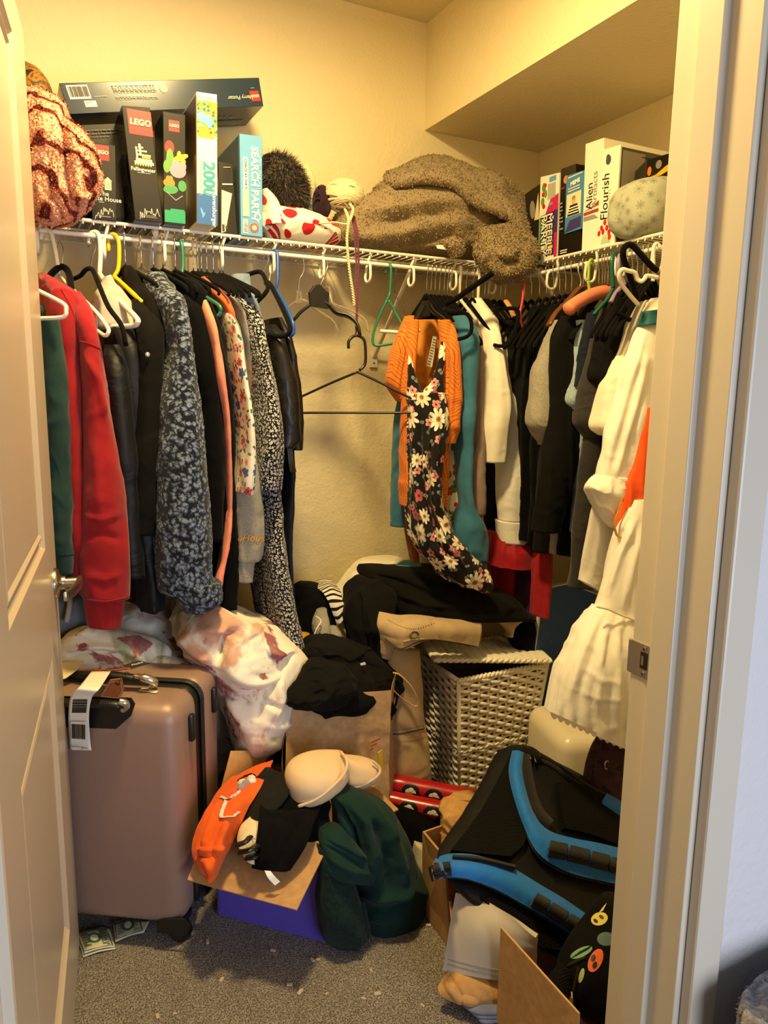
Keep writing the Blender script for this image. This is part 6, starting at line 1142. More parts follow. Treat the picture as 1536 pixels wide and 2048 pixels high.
def loop(a0, a1, z0, z1, b, r):
    P = []
    for (ca, cz, s) in ((a0+r, z0+r, 180), (a1-r, z0+r, 270), (a1-r, z1-r, 0), (a0+r, z1-r, 90)):
        for k in range(7): t = math.radians(s+k*15); P.append(SP(ca+r*math.cos(t), b, cz+r*math.sin(t)))
    return P
for b, r in ((0.1515, 0.0035), (0.158, 0.0022), (0.1645, 0.0035)): MB().tube(loop(-0.001, SWD+0.001, SZ0-0.001, SZ1+0.001, b, 0.045), r, 6, closed=True).build('zipper', M_RUB, st, smooth='all')
# recess plate for the pull handle on the face
f = Face(SP(SWD, -0.001, 0), SP(0, -0.001, 0), SP(SWD, -0.001, 1.0)); f.n = -E2
def onface(px, py, lift=0.001):
    d = ray(px, py); q = SF-E2*lift; t = ((q-CAM)@E2)/(d@E2); return CAM+d*t
def ontop(px, py, z): return PZ(px, py, z)
pl = [onface(x, y, 0.0015) for x, y in ((95, 1392), (200, 1394), (262, 1396), (270, 1408), (262, 1432), (232, 1458), (180, 1456), (95, 1452))]
V, F = slab(pl, -E2, 0.002); MB().add(V, F).build('handle_recess', M_RUB, st)
g = MB(); g.tube(smooth_path([onface(110, 1405, 0.018), onface(180, 1407, 0.022), onface(225, 1409, 0.022), onface(240, 1412, 0.018)], 20), 0.013, 10, flat=0.75); g.build('pull_handle', M_RUB, st, smooth='all')
MB().tube(smooth_path([onface(238, 1403, 0.022), onface(250, 1406, 0.018), onface(253, 1413, 0.01), onface(245, 1420, 0.004)], 14), 0.0085, 10).build('handle_end', M_SILV, st, smooth='all')
# carry handle on top
c0, c1 = ontop(195, 1352, 0.655), ontop(298, 1363, 0.648)
MB().tube(smooth_path([ontop(150, 1350, 0.64), ontop(200, 1350, 0.658), ontop(250, 1354, 0.658), ontop(285, 1361, 0.65)], 24), 0.0125, 10, flat=0.8).build('carry_handle', M_RUB, st, smooth='all')
MB().tube(smooth_path([ontop(268, 1352, 0.664), ontop(292, 1357, 0.660), ontop(308, 1364, 0.648), ontop(306, 1372, 0.632)], 18), [0.006]*4+[0.010]*14, 10).build('carry_handle_end', M_SILV, st, smooth='all')
for z in (0.545, 0.12):      # side feet on the gusset side
    for b in (0.075, 0.235):
        rbox(SP(-0.006, b, z), (E1, E2, EZ), (0.007, 0.011, 0.034), 0.006, 2).build('side_foot', M_RUB, st, smooth='all')
for a in (0.045, SWD-0.045):
    for b in (0.05, 0.25):
        w_ = MB(); w_.lathe([(0.012, -0.016), (0.025, -0.014), (0.027, -0.006), (0.027, 0.006), (0.025, 0.014), (0.012, 0.016)], SP(a-0.02, b-0.01, 0.0275), tuple(E2*0.7+E1*0.7), 20); wh = w_.build('wheel', M_RUB, st, smooth='all')
        rbox(SP(a, b, 0.052), (E1, E2, EZ), (0.036, 0.034, 0.012), 0.010, 3).build('wheel_housing', M_RUB, st, smooth='all')
gq = [onface(x, y, 0.003) for x, y in ((312, 1846), (330, 1838), (368, 1838), (380, 1850), (372, 1872), (314, 1866))]
V, F = slab(gq, -E2, 0.004); MB().add(V, F).build('corner_guard', M_RUB, st, bevel=0.001)
# paper baggage tag, leather tag, ribbon tag
tg = thing('baggage_tag', onface(160, 1500, 0.02), 'white paper airline tag with two barcodes looped on suitcase handle', 'tag')
def tagpt(px, py, l): return onface(px, py, l)
ts = sheet3([[ontop(183, 1343, 0.668), ontop(222, 1342, 0.668)], [tagpt(160, 1372, 0.055), tagpt(200, 1376, 0.055)], [tagpt(142, 1392, 0.05), tagpt(184, 1395, 0.05)], [tagpt(137, 1430, 0.03), tagpt(178, 1430, 0.03)], [tagpt(138, 1475, 0.008), tagpt(180, 1476, 0.008)], [tagpt(140, 1500, 0.006), tagpt(183, 1501, 0.006)]], m=36, n=8, th=0.0007); ts.build('paper_strip', plain('tag_paper', 'e6e0d2', 0.6), tg, smooth='all')
tf = Face(tagpt(137, 1432, 0.033), tagpt(178, 1432, 0.033), tagpt(142, 1388, 0.053)); barcode(tf, 0.06, 0.12, 0.94, 0.86, tg, 18, False)
tf = Face(tagpt(138.5, 1484, 0.011), tagpt(180, 1485, 0.011), tagpt(137.5, 1436, 0.034)); barcode(tf, 0.10, 0.05, 0.86, 0.86, tg, 25, True)
tf = Face(tagpt(140, 1502, 0.010), tagpt(183, 1503, 0.010), tagpt(139, 1486, 0.014)); fine_print(tf, 0.06, 0.5, 0.5, 0.7, 1, I_GREY, tg, 51); fine_print(tf, 0.55, 0.92, 0.25, 0.7, 3, I_BLACK, tg, 52)
tf = Face(tagpt(148, 1388, 0.055), tagpt(188, 1391, 0.055), ontop(170, 1358, 0.672)); text(tf, 'SEA', 0.35, 0.45, 0.016, I_BLACK, tg, 0, 0.004, bold=0.03); fine_print(tf, 0.3, 0.8, 0.65, 0.9, 3, I_GREY, tg, 53); fine_print(tf, 0.1, 0.7, 0.05, 0.25, 2, I_GREY, tg, 54)
lt = thing('luggage_tag', onface(218, 1398, 0.03), 'brown leather luggage tag with white stitching on suitcase', 'tag')
LQ = [ontop(199, 1392, 0.668), ontop(238, 1397, 0.655), ontop(247, 1380, 0.662), ontop(243, 1358, 0.675), ontop(218, 1361, 0.682)]
LQ = [onface(x, y, l) for x, y, l in ((199, 1394, 0.040), (238, 1398, 0.040), (248, 1380, 0.05), (243, 1358, 0.068), (219, 1361, 0.070))]
n_ = np.cross(LQ[1]-LQ[0], LQ[3]-LQ[0]); n_ /= np.linalg.norm(n_); n_ = n_ if n_@(CAM-LQ[0]) > 0 else -n_
V, F = slab(LQ, n_, 0.004); MB().add(V, F).build('leather', plain('tan_leather', '96552a', 0.5, bump=(120, 0.3)), lt, bevel=0.001)
cc = sum(LQ)/5; sp_ = [cc+(q-cc)*0.86+n_*0.0012 for q in LQ]
for i in range(5):
    a_, b_ = sp_[i], sp_[(i+1) % 5]
    for k in range(6): MB().tube([a_+(b_-a_)*(k/6+0.03), a_+(b_-a_)*(k/6+0.11)], 0.0006, 4).build('stitch', I_CREAM, lt)
MB().lathe([(0.005, 0), (0.005, 0.002), (0.0025, 0.002)], onface(236, 1367, 0.067), tuple(n_), 14).build('eyelet', plain('old_brass', '5a4426', 0.4, 0.8), lt, smooth=True)
MB().tube(smooth_path([onface(236, 1367, 0.069), onface(243, 1355, 0.078), ontop(252, 1344, 0.665), ontop(258, 1346, 0.655)], 14), 0.0008, 5).build('cord', M_RUB, lt)
rt = thing('ribbon_tag', ontop(210, 1335, 0.64), 'orange and navy ribbon tag lying on top of suitcase', 'tag')
sheet3([[ontop(148, 1341, 0.650), ontop(190, 1338, 0.66), ontop(225, 1340, 0.665), ontop(258, 1335, 0.66)], [ontop(165, 1347, 0.648), ontop(195, 1344, 0.655), ontop(225, 1341, 0.66), ontop(262, 1338, 0.655)]], m=6, n=30, th=0.0012).build('ribbon', plain('salmon_ribbon', 'd9683f', 0.6), rt, smooth='all')
q = sheet3([[ontop(245, 1331, 0.660), ontop(278, 1321, 0.66)], [ontop(262, 1338, 0.655), ontop(299, 1327, 0.655)]], m=4, n=6, th=0.0012); q.build('navy_end', plain('navy_ribbon', '23272f', 0.6), rt)
tf = Face(ontop(262, 1337, 0.6565), ontop(298, 1327, 0.6565), ontop(245, 1330, 0.6615)); text(tf, 'Alaska', 0.55, 0.5, 0.012, I_WHITE, rt, 0, 0.001, shear=.2)
# face sticker and small plate
sheet3([[onface(278, 1377, 0.003), onface(318, 1384, 0.003)], [onface(274, 1382, 0.003), onface(314, 1390, 0.003)]], m=3, n=4, th=0.0006)
tf = Face(ontop(277, 1381, 0.627), ontop(312, 1387, 0.627), ontop(283, 1376, 0.627)); decal(tf, [rect(0, 0, 1, 1)], I_CREAM, st, 'sticker', 0.0006); fine_print(tf, 0.1, 0.5, 0.3, 0.7, 1, I_BLACK, st, 61)
cp = thing('paper_note', ontop(140, 1345, 0.64), 'cream paper note tucked beside the suitcase handle', 'paper'); sheet3([[ontop(120, 1325, 0.66), ontop(168, 1321, 0.665)], [ontop(115, 1345, 0.65), ontop(152, 1342, 0.655)], [ontop(118, 1362, 0.64), ontop(132, 1358, 0.645)]], m=8, n=8, th=0.0008, lump=(0.004, 20)).build('sheet', I_CREAM, cp)
# grey case behind
gc = rbox(A(0.02, 2.16, 0.40), (A(1, 0, 0), A(0, 1, 0), EZ), (0.13, 0.10, 0.40), 0.03, 3).build('rolling_case', plain('slate_case', '4a4d52', 0.5), smooth='all'); tag(gc, 'slate grey rolling case standing behind the open door', 'suitcase')
MB().tube(smooth_path([PY(135, 1175, 2.04), PY(140, 1200, 2.035), PY(137, 1225, 2.03), PY(133, 1244, 2.03)], 14), 0.007, 8).build('handle', plain('pale_grey_plastic', 'a8a59c', 0.4), gc, smooth='all')
# bank notes
M_NOTE = plain('note_paper', 'c9c6a6', 0.8); M_NINK = plain('note_ink', '4b5446', 0.8); M_NGRN = plain('note_green', '2f6a52', 0.8)
def note(label, corners, z, seal, fold=None):
    P = [PZ(x, y, z) for x, y in corners]      # far-left, far-right, near-right, near-left
    t = thing('bank_note', sum(P)/4-A(0, 0, 0.001), label, 'bank note', 'bank notes under the suitcase')
    sheet3([[P[0], (P[0]+P[1])/2+A(0, 0, .004), P[1]], [P[3], (P[3]+P[2])/2+A(0, 0, .004), P[2]]], m=6, n=14, th=0.0006).build('paper', M_NOTE, t, smooth='all')
    fc = Face(P[3], P[2], P[0]); fc.n = EZ
    k = 0.0045
    decal(fc, [rect(.04, .05, .96, .07), rect(.04, .9, .96, .92), rect(.04, .07, .07, .9), rect(.93, .07, .96, .9)], M_NINK, t, 'border', k)
    decal(fc, [oval(fc, .5, .55, .016, .02)], M_NGRN if seal else M_NINK, t, 'seal', k); decal(fc, [oval(fc, .5, .55, .009, .012)], M_NOTE, t, 'seal_centre', k+.0004)
    fine_print(fc, .12, .34, .2, .8, 6, M_NINK, t, 71).location.z += k; fine_print(fc, .68, .88, .15, .85, 8, M_NINK, t, 72).location.z += k
    return t
note('folded bank note with green seal beside the door edge', [(150, 1868), (217, 1853), (230, 1893), (166, 1908)], 0.006, True); note('second bank note under the folded one with green seal', [(152, 1870), (220, 1855), (231, 1898), (166, 1915)], 0.002, True)
note('bank note with a dark oval portrait beneath suitcase edge', [(225, 1845), (300, 1840), (288, 1865), (231, 1884)], 0.008, False)

# ================================================================ FLORAL DUVET
def duvet_mat():
    m, nt, b = new_mat('white_duvet_with_watercolour_flowers'); tc = N(nt, 'ShaderNodeTexCoord'); c = srgb('efe6d2')
    for sc, lo, hi, cols, off in ((5.2, .60, .66, ('b5826a', 'd9a58a'), 3.1), (4.6, .60, .66, ('7f8a5e', 'a8ac7c'), 7.7), (4.6, .595, .625, ('7a3440', 'a0505a'), 12.9), (8.5, .61, .64, ('6a2c38', 'b5605f'), 1.9)):
        mp = N(nt, 'ShaderNodeMapping'); mp.inputs['Location'].default_value = (off, off*.7, off*.3); nt.links.new(tc.outputs['Object'], mp.inputs[0])
        n1 = N(nt, 'ShaderNodeTexNoise'); n1.inputs['Scale'].default_value = sc; n1.inputs['Detail'].default_value = 5; n1.inputs['Roughness'].default_value = 0.55; n1.inputs['Distortion'].default_value = 0.6; nt.links.new(mp.outputs[0], n1.inputs['Vector'])
        n2 = N(nt, 'ShaderNodeTexNoise'); n2.inputs['Scale'].default_value = sc*5; n2.inputs['Detail'].default_value = 4; nt.links.new(mp.outputs[0], n2.inputs['Vector'])
        mr = N(nt, 'ShaderNodeMapRange'); mr.inputs[1].default_value = lo; mr.inputs[2].default_value = hi; nt.links.new(n1.outputs['Fac'], mr.inputs[0])
        cc_ = mixc(nt, n2.outputs['Fac'], srgb(cols[0]), srgb(cols[1])); c = mixc(nt, mth(nt, 'MULTIPLY', mr.outputs[0], mth(nt, 'ADD', mth(nt, 'MULTIPLY', n2.outputs['Fac'], 0.9), 0.45), clamp=True), c, cc_)
    nt.links.new(c, b.inputs['Base Color']); crease_bump(nt, b, 9, 0.5); b.inputs['Roughness'].default_value = 0.75; return m
M_DUV = duvet_mat()
t = thing('duvet', PY(400, 1480, 1.95), 'white duvet with watercolour flowers heaped behind the suitcase', 'duvet')
vloft(H((1192, 320, 350, 2.24, .1), (1206, 262, 410, 2.23, .2), (1235, 165, 460, 2.22, .28), (1270, 118, 490, 2.21, .32), (1310, 105, 500, 2.2, .34), (1380, 105, 490, 2.2, .34), (1500, 140, 480, 2.2, .34)), n=90, m=80, fold=(0.03, 5, 6), wr=(0.012, 7), seed=31, hollow=None, ridges=[([(300, 1200), (250, 1240), (210, 1300)], 12, .022), ([(340, 1200), (350, 1250), (350, 1320)], 9, -.03), ([(320, 1210), (300, 1260), (290, 1320)], 10, .018), ([(150, 1280), (200, 1290), (260, 1310)], 6, .014), ([(130, 1300), (190, 1310), (240, 1330)], 5, -.014), ([(270, 1220), (230, 1260), (200, 1300)], 5, -.02)]).build('back_heap', M_DUV, t, smooth='all', fix=False)
vloft([((356, 1215), (398, 1192), 2.02, .12), ((350, 1245), (440, 1200), 1.99, .26), ((352, 1280), (510, 1232), 1.97, .32), ((372, 1315), (545, 1262), 1.95, .34), ((400, 1345), (560, 1300), 1.94, .32), ((430, 1400), (540, 1380), 1.95, .28)], n=90, m=80, fold=(0.028, 6, 7), wr=(0.012, 7), seed=44, hollow=None, ridges=[([(385, 1205), (440, 1228), (500, 1262), (535, 1300)], 12, .022), ([(480, 1262), (455, 1275), (440, 1305), (425, 1335)], 9, -.05), ([(400, 1250), (440, 1262), (475, 1285)], 8, .016), ([(365, 1260), (390, 1300), (430, 1330)], 10, .02), ([(352, 1240), (356, 1280), (372, 1310)], 5, -.02)]).build('middle_fold', M_DUV, t, smooth='all', fix=False)
vloft([((462, 1218), (492, 1226), 1.99, .14), ((440, 1245), (545, 1246), 1.97, .26), ((436, 1285), (596, 1288), 1.95, .30), ((438, 1325), (602, 1322), 1.94, .32), ((436, 1370), (588, 1372), 1.93, .32), ((438, 1415), (574, 1424), 1.92, .31), ((444, 1455), (560, 1468), 1.91, .28), ((452, 1488), (535, 1490), 1.91, .20), ((460, 1504), (492, 1504), 1.91, .08)], n=100, m=100, fold=(0.028, 7, 4), wr=(0.014, 7), seed=57, hollow=None, ridges=[([(470, 1235), (530, 1290), (575, 1330)], 10, .02), ([(505, 1300), (522, 1350), (524, 1400), (512, 1450)], 7, -.035), ([(598, 1300), (560, 1345), (530, 1395)], 7, -.028), ([(455, 1330), (490, 1345), (515, 1350)], 6, -.022), ([(450, 1370), (470, 1420), (495, 1478)], 12, .018), ([(560, 1350), (565, 1400), (545, 1450)], 10, .018), ([(540, 1300), (575, 1310), (600, 1300)], 6, .014), ([(525, 1405), (545, 1412), (565, 1415)], 5, -.02), ([(500, 1410), (480, 1400), (455, 1390)], 5, -.014)]).build('front_bulge', M_DUV, t, smooth='all', fix=False)
vloft([((395, 1330), (425, 1318), 1.99, .06), ((300, 1300), (440, 1345), 1.98, .14), ((250, 1340), (430, 1380), 1.98, .16)], n=50, m=40, wr=(0.012, 9), seed=63, hollow=None).build('side_fold', M_DUV, t, smooth='all', fix=False)
vloft([((132, 1272), (172, 1254), 2.01, .05), ((116, 1292), (262, 1264), 2.0, .10), ((110, 1315), (335, 1290), 1.99, .13), ((108, 1345), (345, 1325), 1.99, .13)], n=70, m=50, wr=(0.010, 12), seed=67, hollow=None, ridges=[([(120, 1300), (190, 1292), (260, 1300)], 5, .012), ([(125, 1312), (200, 1306), (280, 1318)], 4, -.012), ([(230, 1275), (250, 1300), (280, 1320)], 6, .014)]).build('left_fold', M_DUV, t, smooth='all', fix=False)

# ================================================================ PAPER BAG WITH BLACK CLOTHES
def kraft(name, col, sc=6):
    return cloth(name, col, rough=0.7, var=0.1, weave=300, wstr=0.1, big=sc, bstr=0.5, sheen=0, vscale=60, spec=0.3)
M_KRAFT = kraft('brown_kraft_paper', 'b8966c'); M_CARD = kraft('brown_cardboard', 'b38a5a', 3)
pb = thing('paper_bag', A(0.74, 1.86, 0), 'brown kraft paper shopping bag stuffed with black clothes', 'bag')
TL, TR = PY(574, 1396, 1.80), PY(782, 1380, 1.74); BLc, BRc = A(TL[0]-0.035, TL[1]-0.05, 0.02), A(TR[0]-0.02, TR[1]-0.03, 0.02)
back = A(0.11, 0.16, 0)
def gridq(a, b, c, d, r=6, k=6):   # a tl, b tr, c br, d bl
    return [[(a*(1-j/(k-1))+b*(j/(k-1)))*(1-i/(r-1))+(d*(1-j/(k-1))+c*(j/(k-1)))*(i/(r-1)) for j in range(k)] for i in range(r)]
for nm, (a_, b_, c_, d_), sd in (('front_panel', (TL, TR, BRc, BLc), 1), ('side_panel', (TR, TR+back+A(0, 0, .02), BRc+back, BRc), 2), ('side_panel', (TL+back, TL, BLc, BLc+back), 3), ('back_panel', (TR+back+A(0, 0, .02), TL+back, BLc+back, BRc+back), 4)):
    sheet3(gridq(a_, b_, c_, d_), m=46, n=46, th=0.0012, wr=(0.006, 9), seed=sd, lump=(0.016, 6)).build(nm, M_KRAFT, pb, smooth=60, fix=False)
MB().tube(smooth_path([PY(786, 1345, 1.80), PY(800, 1350, 1.79), PY(822, 1372, 1.775), PY(835, 1398, 1.77), PY(833, 1412, 1.77), PY(820, 1408, 1.775), PY(800, 1393, 1.78), PY(786, 1380, 1.785)], 40), 0.0055, 8, flat=0.35).build('handle', M_KRAFT, pb, smooth='all')
tf = Face(PY(732, 1512, 1.70), PY(762, 1498, 1.70), PY(738, 1478, 1.70))
for i, s_ in enumerate(('TR', 'JOE')): pass
decal(tf, [rect(0.15, 0.25+0.22*k, 0.4+0.18*(k % 3), 0.38+0.22*k) for k in range(3)], plain('faded_red_print', 'b05a35', 0.7), pb, 'faded_print', 0.004)
yt = MB().add(*slab([PY(756, 1506, 1.66), PY(764, 1500, 1.66), PY(767, 1542, 1.66), PY(758, 1545, 1.66)], A(0, -1, 0), .003)); yt = yt.build('card_tag', plain('yellow_card', 'd9a81c', 0.6)); tag(yt, 'small yellow card standing between paper bag and box flap', 'card')
def heap(name, label, rows, mat, cat, group='clothes heaped on the floor', seed=1, wr=(0.02, 9), fold=(0.02, 9, 8), n=80, m=80, **kw):
    return one(name, vloft(rows, n=n, m=m, fold=fold, wr=wr, seed=seed, hollow=None, **kw), mat, label, cat, group)
t = thing('clothes_bundle', PY(690, 1400, 1.83), 'black tops crumpled in the mouth of the paper bag', 'clothes', 'clothes heaped on the floor')
C_BLK3 = cloth('faded_black_jersey', '0f0e0c', var=0.2, sheen=0.02, spec=0.12)
vloft(H((1274, 622, 668, 1.93, .08), (1292, 606, 735, 1.91, .16), (1318, 594, 765, 1.90, .2), (1345, 586, 786, 1.88, .22), (1375, 584, 786, 1.87, .22), (1420, 600, 775, 1.86, .18)), n=110, m=90, fold=(0.03, 10, 9), wr=(0.026, 12), seed=70, hollow=None).build('upper_layer', C_BLK3, t, smooth='all', fix=False)
vloft([((606, 1330), (640, 1318), 1.82, .06), ((592, 1362), (690, 1336), 1.79, .12), ((582, 1392), (705, 1368), 1.77, .13), ((584, 1412), (690, 1398), 1.76, .10), ((620, 1420), (672, 1416), 1.755, .05)], n=90, m=70, fold=(0.02, 11, 11), wr=(0.018, 14), seed=77, hollow=None).build('spilling_layer', C_BLK3, t, smooth='all', fix=False)
sheet([[(720, 1327, 1.79), (730, 1324, 1.79)], [(722, 1331, 1.79), (732, 1329, 1.79)]], m=3, n=3, th=0.001).build('care_label', I_WHITE, t)
heap('paper_scrap', 'crumpled mustard yellow paper beside the duvet', H((1266, 592, 618, 2.0, .03), (1282, 586, 621, 1.99, .06), (1305, 592, 612, 1.98, .05)), kraft('mustard_paper', 'b8861f'), 'paper', seed=4, wr=(0.008, 30), fold=(0, 1, 1), n=30, m=24)

# ================================================================ PILE AGAINST THE BACK WALL
heap('clothes_bundle', 'black fleece bundle piled by the back wall', H((1168, 590, 640, 2.2, .1), (1185, 578, 655, 2.18, .2), (1215, 574, 662, 2.17, .26), (1260, 576, 660, 2.16, .28), (1330, 580, 690, 2.16, .3), (1450, 560, 760, 2.16, .32), (1650, 560, 760, 2.16, .32)), C_VELVET, 'clothes', seed=80)
C_STRIPE = stripes('black_white_striped_knit', 'e0d8c6', '0d0c0c', 44, 0.42, 1, 0.03)
s_ = sheet([[(618, 1172, 2.28), (640, 1160, 2.28), (662, 1162, 2.28)], [(640, 1180, 2.12), (660, 1172, 2.12), (678, 1180, 2.12)], [(655, 1200, 2.06), (668, 1196, 2.05), (684, 1200, 2.05)], [(664, 1222, 2.04), (674, 1220, 2.03), (690, 1215, 2.03)], [(674, 1248, 2.03), (682, 1246, 2.02), (696, 1225, 2.02)]], m=50, n=26, th=0.006, wr=(0.006, 14), seed=8)
one('striped_top', s_, C_STRIPE, 'cream and black striped knit over the black bundle', 'top', 'clothes heaped on the floor')
t = thing('sneaker', PY(650, 1285, 2.0), 'pale grey sneaker buried in the dark clothes pile', 'shoe')
M_SHOE = cloth('grey_suede', '8f8a7c'); 
vloft([((634, 1222), (652, 1216), 2.04, .04), ((628, 1244), (655, 1240), 2.02, .07), ((630, 1268), (658, 1270), 2.0, .08), ((638, 1284), (662, 1284), 1.99, .06)], n=40, m=40, wr=(0.006, 20), seed=3, hollow=None).build('upper', M_SHOE, t, smooth='all', fix=False)
vloft([((660, 1254), (672, 1252), 2.0, .03), ((656, 1268), (680, 1264), 1.99, .05), ((660, 1284), (682, 1282), 1.98, .05)], n=30, m=30, wr=(0.003, 20), seed=5, hollow=None).build('toe', M_SHOE, t, smooth='all', fix=False)
MB().tube(smooth_path([PY(632, 1232, 1.985), PY(642, 1242, 1.975), PY(634, 1256, 1.965), PY(628, 1270, 1.965), PY(622, 1276, 1.97)], 24), 0.002, 6).build('lace', I_WHITE, t, smooth='all')
t = thing('clothes_bundle', PY(740, 1190, 2.24), 'cream and aqua cotton bundle on top of the pile', 'clothes', 'clothes heaped on the floor')
vloft(H((1114, 760, 800, 2.28, .08), (1124, 722, 820, 2.26, .16), (1145, 702, 830, 2.25, .2), (1170, 684, 830, 2.25, .22), (1195, 674, 820, 2.25, .22), (1240, 690, 800, 2.25, .2), (1300, 690, 800, 2.25, .2)), n=90, m=70, fold=(0.014, 10, 12), wr=(0.010, 13), seed=91, hollow=None, ridges=[([(720, 1130), (760, 1124), (800, 1122)], 4, .010), ([(700, 1150), (720, 1140), (760, 1138)], 4, -.012), ([(690, 1165), (720, 1160), (750, 1165)], 5, .012), ([(684, 1180), (710, 1178), (740, 1185)], 4, -.012)]).build('cotton', C_CREAM, t, smooth='all', fix=False)
vloft(H((1122, 808, 836, 2.14, .04), (1132, 790, 842, 2.12, .06), (1144, 786, 840, 2.12, .05)), n=40, m=20, wr=(0.006, 20), seed=5, hollow=None).build('aqua_edge', cloth('aqua_cotton', '4f93a0'), t, smooth='all', fix=False)
t = thing('trousers', PY(860, 1235, 2.0), 'black trousers thrown across the wicker hamper', 'trousers', 'clothes heaped on the floor')
vloft([((722, 1133), (726, 1130), 2.12, .05), ((724, 1150), (760, 1134), 2.1, .14), ((740, 1168), (840, 1136), 2.08, .22), ((755, 1192), (905, 1136), 2.06, .28), ((765, 1212), (960, 1162), 2.04, .32), ((800, 1226), (1010, 1188), 2.02, .32), ((880, 1226), (1042, 1214), 2.0, .28), ((960, 1230), (1058, 1228), 1.99, .2), ((1010, 1236), (1064, 1236), 1.98, .1)], n=100, m=110, fold=(0.020, 6, 9), wr=(0.008, 7), seed=101, hollow=None, ridges=[([(730, 1145), (790, 1160), (850, 1185), (900, 1215)], 6, -.022), ([(760, 1140), (830, 1152), (900, 1172), (970, 1200)], 9, .016), ([(860, 1135), (890, 1165), (900, 1200)], 6, -.014), ([(790, 1185), (850, 1205), (920, 1215)], 7, .016), ([(900, 1150), (960, 1180), (1030, 1220)], 8, .012)]).build('leg', C_BLACK2, t, smooth='all', fix=False)
vloft([((716, 1158), (744, 1154), 2.06, .1), ((700, 1180), (780, 1172), 2.03, .18), ((695, 1205), (782, 1205), 2.0, .22), ((696, 1240), (776, 1238), 1.98, .24), ((702, 1285), (772, 1282), 1.97, .24), ((712, 1322), (770, 1322), 1.97, .22), ((730, 1345), (768, 1345), 1.97, .18)], n=80, m=70, fold=(0.02, 9, 5), wr=(0.010, 9), seed=104, hollow=None, ridges=[([(725, 1165), (735, 1220), (760, 1290)], 7, .02), ([(715, 1180), (718, 1240), (735, 1310)], 5, -.018), ([(750, 1180), (765, 1230), (770, 1280)], 6, -.016)]).build('leg', C_BLACK2, t, smooth='all', fix=False)
vloft([((1046, 1236), (1062, 1236), 1.98, .06), ((1034, 1262), (1068, 1258), 1.97, .08), ((1022, 1285), (1066, 1290), 1.96, .08), ((1040, 1305), (1064, 1306), 1.96, .05)], n=40, m=40, wr=(.006, 14), seed=7, hollow=None).build('cuff', C_BLACK2, t, smooth='all', fix=False)
C_KHAKI = cloth('khaki_twill', 'b39a76', var=0.05, big=8); M_STITCH = plain('dark_stitching', '33281c', 0.7)
KH = []
t = thing('jacket', PY(850, 1300, 1.9), 'khaki twill jacket with dark stitching and a metal ring', 'jacket', 'clothes heaped on the floor')
KH.append(sheet([[(758, 1226, 1.90), (800, 1238, 1.86), (850, 1230, 1.86), (905, 1236, 1.86), (958, 1238, 1.88)], [(756, 1250, 1.87), (800, 1258, 1.80), (850, 1252, 1.80), (905, 1258, 1.80), (962, 1262, 1.84)], [(764, 1276, 1.86), (804, 1298, 1.785), (850, 1280, 1.79), (905, 1284, 1.79), (956, 1294, 1.82)]], m=46, n=80, th=0.006, wr=(0.006, 9), seed=6, lump=(0.010, 9))); KH[-1].build('collar', C_KHAKI, t, smooth='all', fix=False)
KH.append(vloft([((752, 1240), (776, 1236), 1.90, .08), ((752, 1275), (784, 1272), 1.88, .09), ((756, 1312), (776, 1314), 1.88, .06)], n=40, m=40, wr=(.004, 12), seed=3, hollow=None)); KH[-1].build('shoulder', C_KHAKI, t, smooth='all', fix=False)
KH.append(vloft([((770, 1290), (835, 1298), 1.88, .07), ((774, 1330), (838, 1330), 1.87, .09), ((775, 1400), (842, 1400), 1.86, .10), ((766, 1462), (848, 1455), 1.855, .11), ((764, 1475), (850, 1468), 1.855, .11), ((770, 1520), (854, 1510), 1.85, .12), ((776, 1563), (858, 1546), 1.85, .12)], n=60, m=80, fold=(0.007, 12, 3), wr=(.005, 9), seed=12, hollow=0.02)); KH[-1].build('sleeve', C_KHAKI, t, smooth='all', fix=False)
KH.append(vloft([((868, 1222), (905, 1217), 1.93, .03), ((930, 1222), (1000, 1214), 1.93, .06), ((985, 1238), (1052, 1232), 1.925, .06), ((1014, 1262), (1026, 1248), 1.92, .05), ((1012, 1272), (1022, 1272), 1.92, .04)], n=40, m=50, wr=(.004, 12), seed=8, hollow=None)); KH[-1].build('lapel', C_KHAKI, t, smooth='all', fix=False)
SKH = Surf(*KH)
MB().tube(SKH.path([(768, 1467), (800, 1467), (848, 1457)], 40, 0.0015), 0.0016, 5).build('piping', M_STITCH, t, smooth='all')
MB().tube(SKH.path([(770, 1277), (790, 1292), (804, 1297), (830, 1286), (860, 1279), (905, 1284), (952, 1293)], 50, 0.001), 0.0016, 5).build('piping', M_STITCH, t, smooth='all')
def dashes(pts, k, r=0.0009):
    C = SKH.path(pts, k*3, 0.0012); mb = MB()
    for i in range(len(C)//3): mb.tube([C[i*3], C[i*3+1]], r, 4)
    o = mb.build('stitching', M_STITCH, t); o['kind'] = 'stuff'
dashes([(768, 1461), (800, 1460), (848, 1450)], 22); dashes([(776, 1240), (800, 1252), (830, 1258), (870, 1246)], 24); dashes([(925, 1240), (955, 1249)], 8)
rg = SKH.at(828, 1270, 0.004); MB().tube([rg+A(math.cos(a)*0.0145, -math.sin(a)*-0.004, math.sin(a)*0.009) for a in np.linspace(0, 6.2832, 25)[:-1]], 0.0018, 6, closed=True).build('ring', plain('antique_brass', '6b5a3a', 0.35, 0.9), t, smooth='all')
MB().tube(SKH.path([(806, 1283), (825, 1279), (848, 1277)], 12, 0.003), 0.003, 6, flat=0.5).build('ring_tab', C_KHAKI, t, smooth='all')

